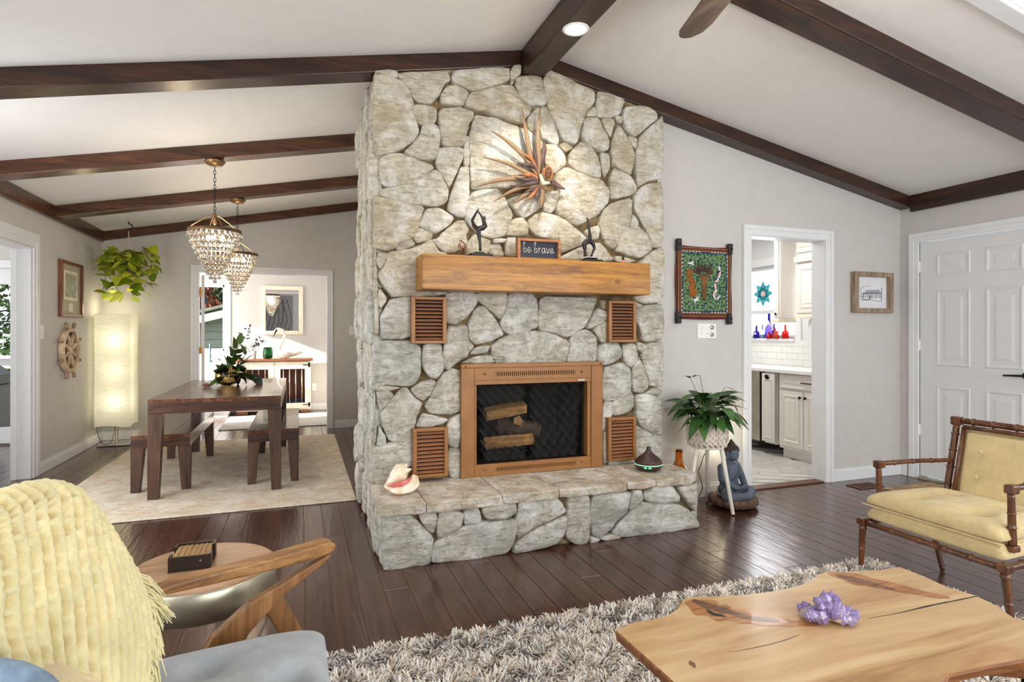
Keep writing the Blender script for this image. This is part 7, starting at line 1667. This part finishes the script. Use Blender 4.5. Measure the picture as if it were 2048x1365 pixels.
# back-side rows so that the cloth wraps over the backrest
back1 = [p+Vector((-.045, .035, .012)) for p in G[0]]; back2 = [p+Vector((-.10, .05, -.05)) for p in G[0]]; back3 = [p+Vector((-.13, .04, -.20)) for p in G[0]]
rows = [back3, back2, back1]+G
def cr(a, b, c, d, t): return .5*((2*b)+(c-a)*t+(2*a-5*b+4*c-d)*t*t+(3*b-a-3*c+d)*t**3)
def surf(u, v):
    U = u*7; V_ = v*7; i = min(6, int(U)); j = min(6, int(V_)); fu, fv = U-i, V_-j
    cl = lambda k: max(0, min(7, k)); col_ = []
    for jj in range(j-1, j+3):
        r = rows[cl(jj)]; col_.append(cr(r[cl(i-1)], r[i], r[cl(i+1)], r[cl(i+2)], fu))
    return cr(*col_, fv)
def throw_pt(u, v):
    p = surf(u, v); e = .004; du = surf(min(1, u+e), v)-surf(max(0, u-e), v); dv = surf(u, min(1, v+e))-surf(u, max(0, v-e)); n = du.cross(dv)
    if n.length < 1e-9: GR.append(0.); return p
    n.normalize()
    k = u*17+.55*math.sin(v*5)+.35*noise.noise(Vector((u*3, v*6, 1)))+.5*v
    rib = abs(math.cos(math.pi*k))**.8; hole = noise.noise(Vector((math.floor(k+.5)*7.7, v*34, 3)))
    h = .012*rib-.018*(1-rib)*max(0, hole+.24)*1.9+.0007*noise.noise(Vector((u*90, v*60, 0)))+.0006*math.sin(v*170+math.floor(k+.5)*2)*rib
    GR.append(max(0., min(1., (1-rib)*1.25*max(0, hole+.32)*1.5))); return p+n*h*NS  # painted groove shade per vertex, strongest between ribs
GR = []
n0 = (surf(.51, .7)-surf(.49, .7)).cross(surf(.5, .71)-surf(.5, .69)); NS = 1 if n0.dot(Vector((0, 0, 1.27))-surf(.5, .7)) > 0 else -1
th_ = thing('throw_blanket', 'pale yellow chunky ribbed knit throw draped over the grey chair back', 'blanket', tuple(surf(.5, .9)))
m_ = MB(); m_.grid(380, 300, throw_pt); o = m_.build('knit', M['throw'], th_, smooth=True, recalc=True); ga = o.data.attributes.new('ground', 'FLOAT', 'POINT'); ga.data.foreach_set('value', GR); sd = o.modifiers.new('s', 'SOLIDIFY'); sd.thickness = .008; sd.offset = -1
fr_ = MB(); rf = random.Random(2)
for i in range(46):
    v = .42+.56*i/46; p = surf(1, v)+Vector((.0, 0, 0)); ln = rf.uniform(.05, .085)
    dv = Vector((.55, .0, -.75)) if v < .62 else Vector((.12, -.02, -1)); 
    for k in range(5):
        q0 = p+Vector((rf.uniform(-.006, .004), rf.uniform(-.006, .006), rf.uniform(-.006, .006))); d = (dv+Vector((rf.uniform(-.3, .3), rf.uniform(-.2, .2), rf.uniform(-.2, .2)))).normalized()
        q2 = q0+d*ln; fr_.tube([q0, q0.lerp(q2, .5)+Vector((.006, 0, .004)), q2], [.0020, .0022, .0012], 5, False)
o = fr_.build('fringe', M['throw'], th_, smooth=True); tag(o, kind='stuff')
bs_ = MB(); 
def back_pt(u, v):
    p = surf(u, .34+.66*v); return p+Vector((-.065, .05, -.05))
bs_.grid(20, 16, back_pt); o = bs_.build('backrest', M['grey_fab'], lc, smooth=True); sd = o.modifiers.new('s', 'SOLIDIFY'); sd.thickness = .05; sd.offset = 0
# pillows peeking out at the lower left
pw = thing('blue_pillow', 'blue mottled pillow corner below the knitted throw at the lower left', 'pillow', (-.37, .93, .5)); c_ = at(10, 1352, Y=.90); blob('cushion', [('e', c_+Vector((-.03, 0, -.06)), (.10, .045, .085), rotm(ry=.2))], M['blue_fab'], pw, vox=.006)
pw = thing('beige_pillow', 'beige pillow corner with stitched edge in front of the blue one', 'pillow', (-.3, .9, .45)); a_ = at(72, 1333, Y=.93)
MB().prism([a_, a_+Vector((-.02, -.03, -.12)), a_+Vector((.16, -.02, -.13)), at(150, 1372, Y=.95)], (.01, .04, -.01)).build('cushion', M['cream_fab'], pw, bevel=.012, seg=4)
# ------------------------------------------------------------------ ceiling fan, recessed spot
cf = thing('ceiling_fan', 'brown ceiling fan with one blade reaching into the top of the picture', 'ceiling fan', (1.465, 1.50, 2.62)); M['blade'] = wood('walnut_blade', (62, 50, 44), (94, 78, 68), (118, 102, 90), 'Y', .7, .35, .04)
MB().lathe([(0, -.06), (.06, -.055), (.09, -.02), (.09, .05), (.04, .08), (.014, .09), (.014, .36), (.06, .365), (.065, .40), (0, .40)], (1.465, 1.50, 2.60), 28).build('motor', plain('bronze_motor', (70, 54, 44), .35, .8), cf, smooth=True)
tip = at(1380, 78, Z=2.62); ang0 = math.atan2(2.23-1.50, 1.665-1.465)
for k in range(5):
    a = ang0+k*2*math.pi/5; d = Vector((math.cos(a), math.sin(a), 0)); s = Vector((-d.y, d.x, 0)); o_ = Vector((1.465, 1.50, 2.615)); tw = Vector((0, 0, .10))
    pts = [(.10, -.04), (.16, -.055), (.62, -.052), (.70, -.040), (.755, -.010), (.770, .02), (.768, .035), (.755, .048), (.72, .060), (.16, .058), (.10, .042)]
    MB().prism([o_+d*x+(s+tw)*y for x, y in pts], (0, 0, .006)).build('blade', M['blade'], cf, bevel=.002)
    MB().prism([o_+d*.05+s*-.02, o_+d*.17+s*-.02, o_+d*.17+s*.02, o_+d*.05+s*.02], (0, 0, -.006)).build('blade_iron', M['blackm'], cf)
MB().lathe([(0, -.13), (.05, -.12), (.085, -.09), (.09, -.062), (0, -.062)], (1.465, 1.50, 2.60), 24).build('light_bowl', emis('fan_light', (255, 240, 215), 4), cf, smooth=True)
L_ = bpy.data.lights.new('fan_light', 'POINT'); L_.energy = 26; L_.color = (1, .93, .82); L_.shadow_soft_size = .08; lo = bpy.data.objects.new('fan_light', L_); COL.objects.link(lo); lo.location = (1.465, 1.50, 2.40)
rc = thing('recessed_spotlight', 'white round recessed spotlight in the underside of the ridge beam', 'spotlight', (1.465, 2.985, 2.99))
MB().lathe([(.050, -.0005), (.075, -.0005), (.077, -.004), (.070, -.008), (.052, -.005), (.050, -.0005)], (1.465, 2.985, 2.99), 36).build('trim_ring', M['white_g'], rc, smooth=True)
MB().lathe([(0, -.002), (.052, -.002), (.045, -.014), (0, -.016)], (1.465, 2.985, 2.99), 28).build('lens', emis('spot_lens', (255, 246, 230), 6), rc, smooth=True)
L_ = bpy.data.lights.new('chimney_spot', 'SPOT'); L_.energy = 42; L_.color = (1, .91, .80); L_.spot_size = R(74); L_.spot_blend = .6; L_.shadow_soft_size = .018; lo = bpy.data.objects.new('chimney_spot', L_); COL.objects.link(lo); lo.location = (1.465, 2.985, 2.965)
lo.rotation_euler = (Vector((1.42, 3.6, 1.95))-Vector((1.465, 2.985, 2.965))).to_track_quat('-Z', 'Y').to_euler()

# ------------------------------------------------------------------ seen only in the far mirror: branch panel and lamp on the wall behind the viewer
wp = thing('wall_panel', 'grey board panel with black branches seen only in the far mirror', 'wall art', (-.75, YS, 1.9))
for i in range(4): box('board', -1.35, -.25, YS+.002, YS+.02, 1.2+i*.36, 1.2+(i+1)*.36-.006, plain('grey_board_%d' % i, (150, 150, 150), .7), wp)
m_ = MB(); rb2 = random.Random(5)
for i in range(7):
    x = -1.25+i*.14; m_.tube(spline([(x, YS+.05, 1.2+rb2.random()*.3), (x+.1, YS+.06, 1.8), (x+.05+rb2.uniform(-.2, .2), YS+.05, 2.5)], 5), [.008]*11, 5)
m_.build('branches', M['blackm'], wp)
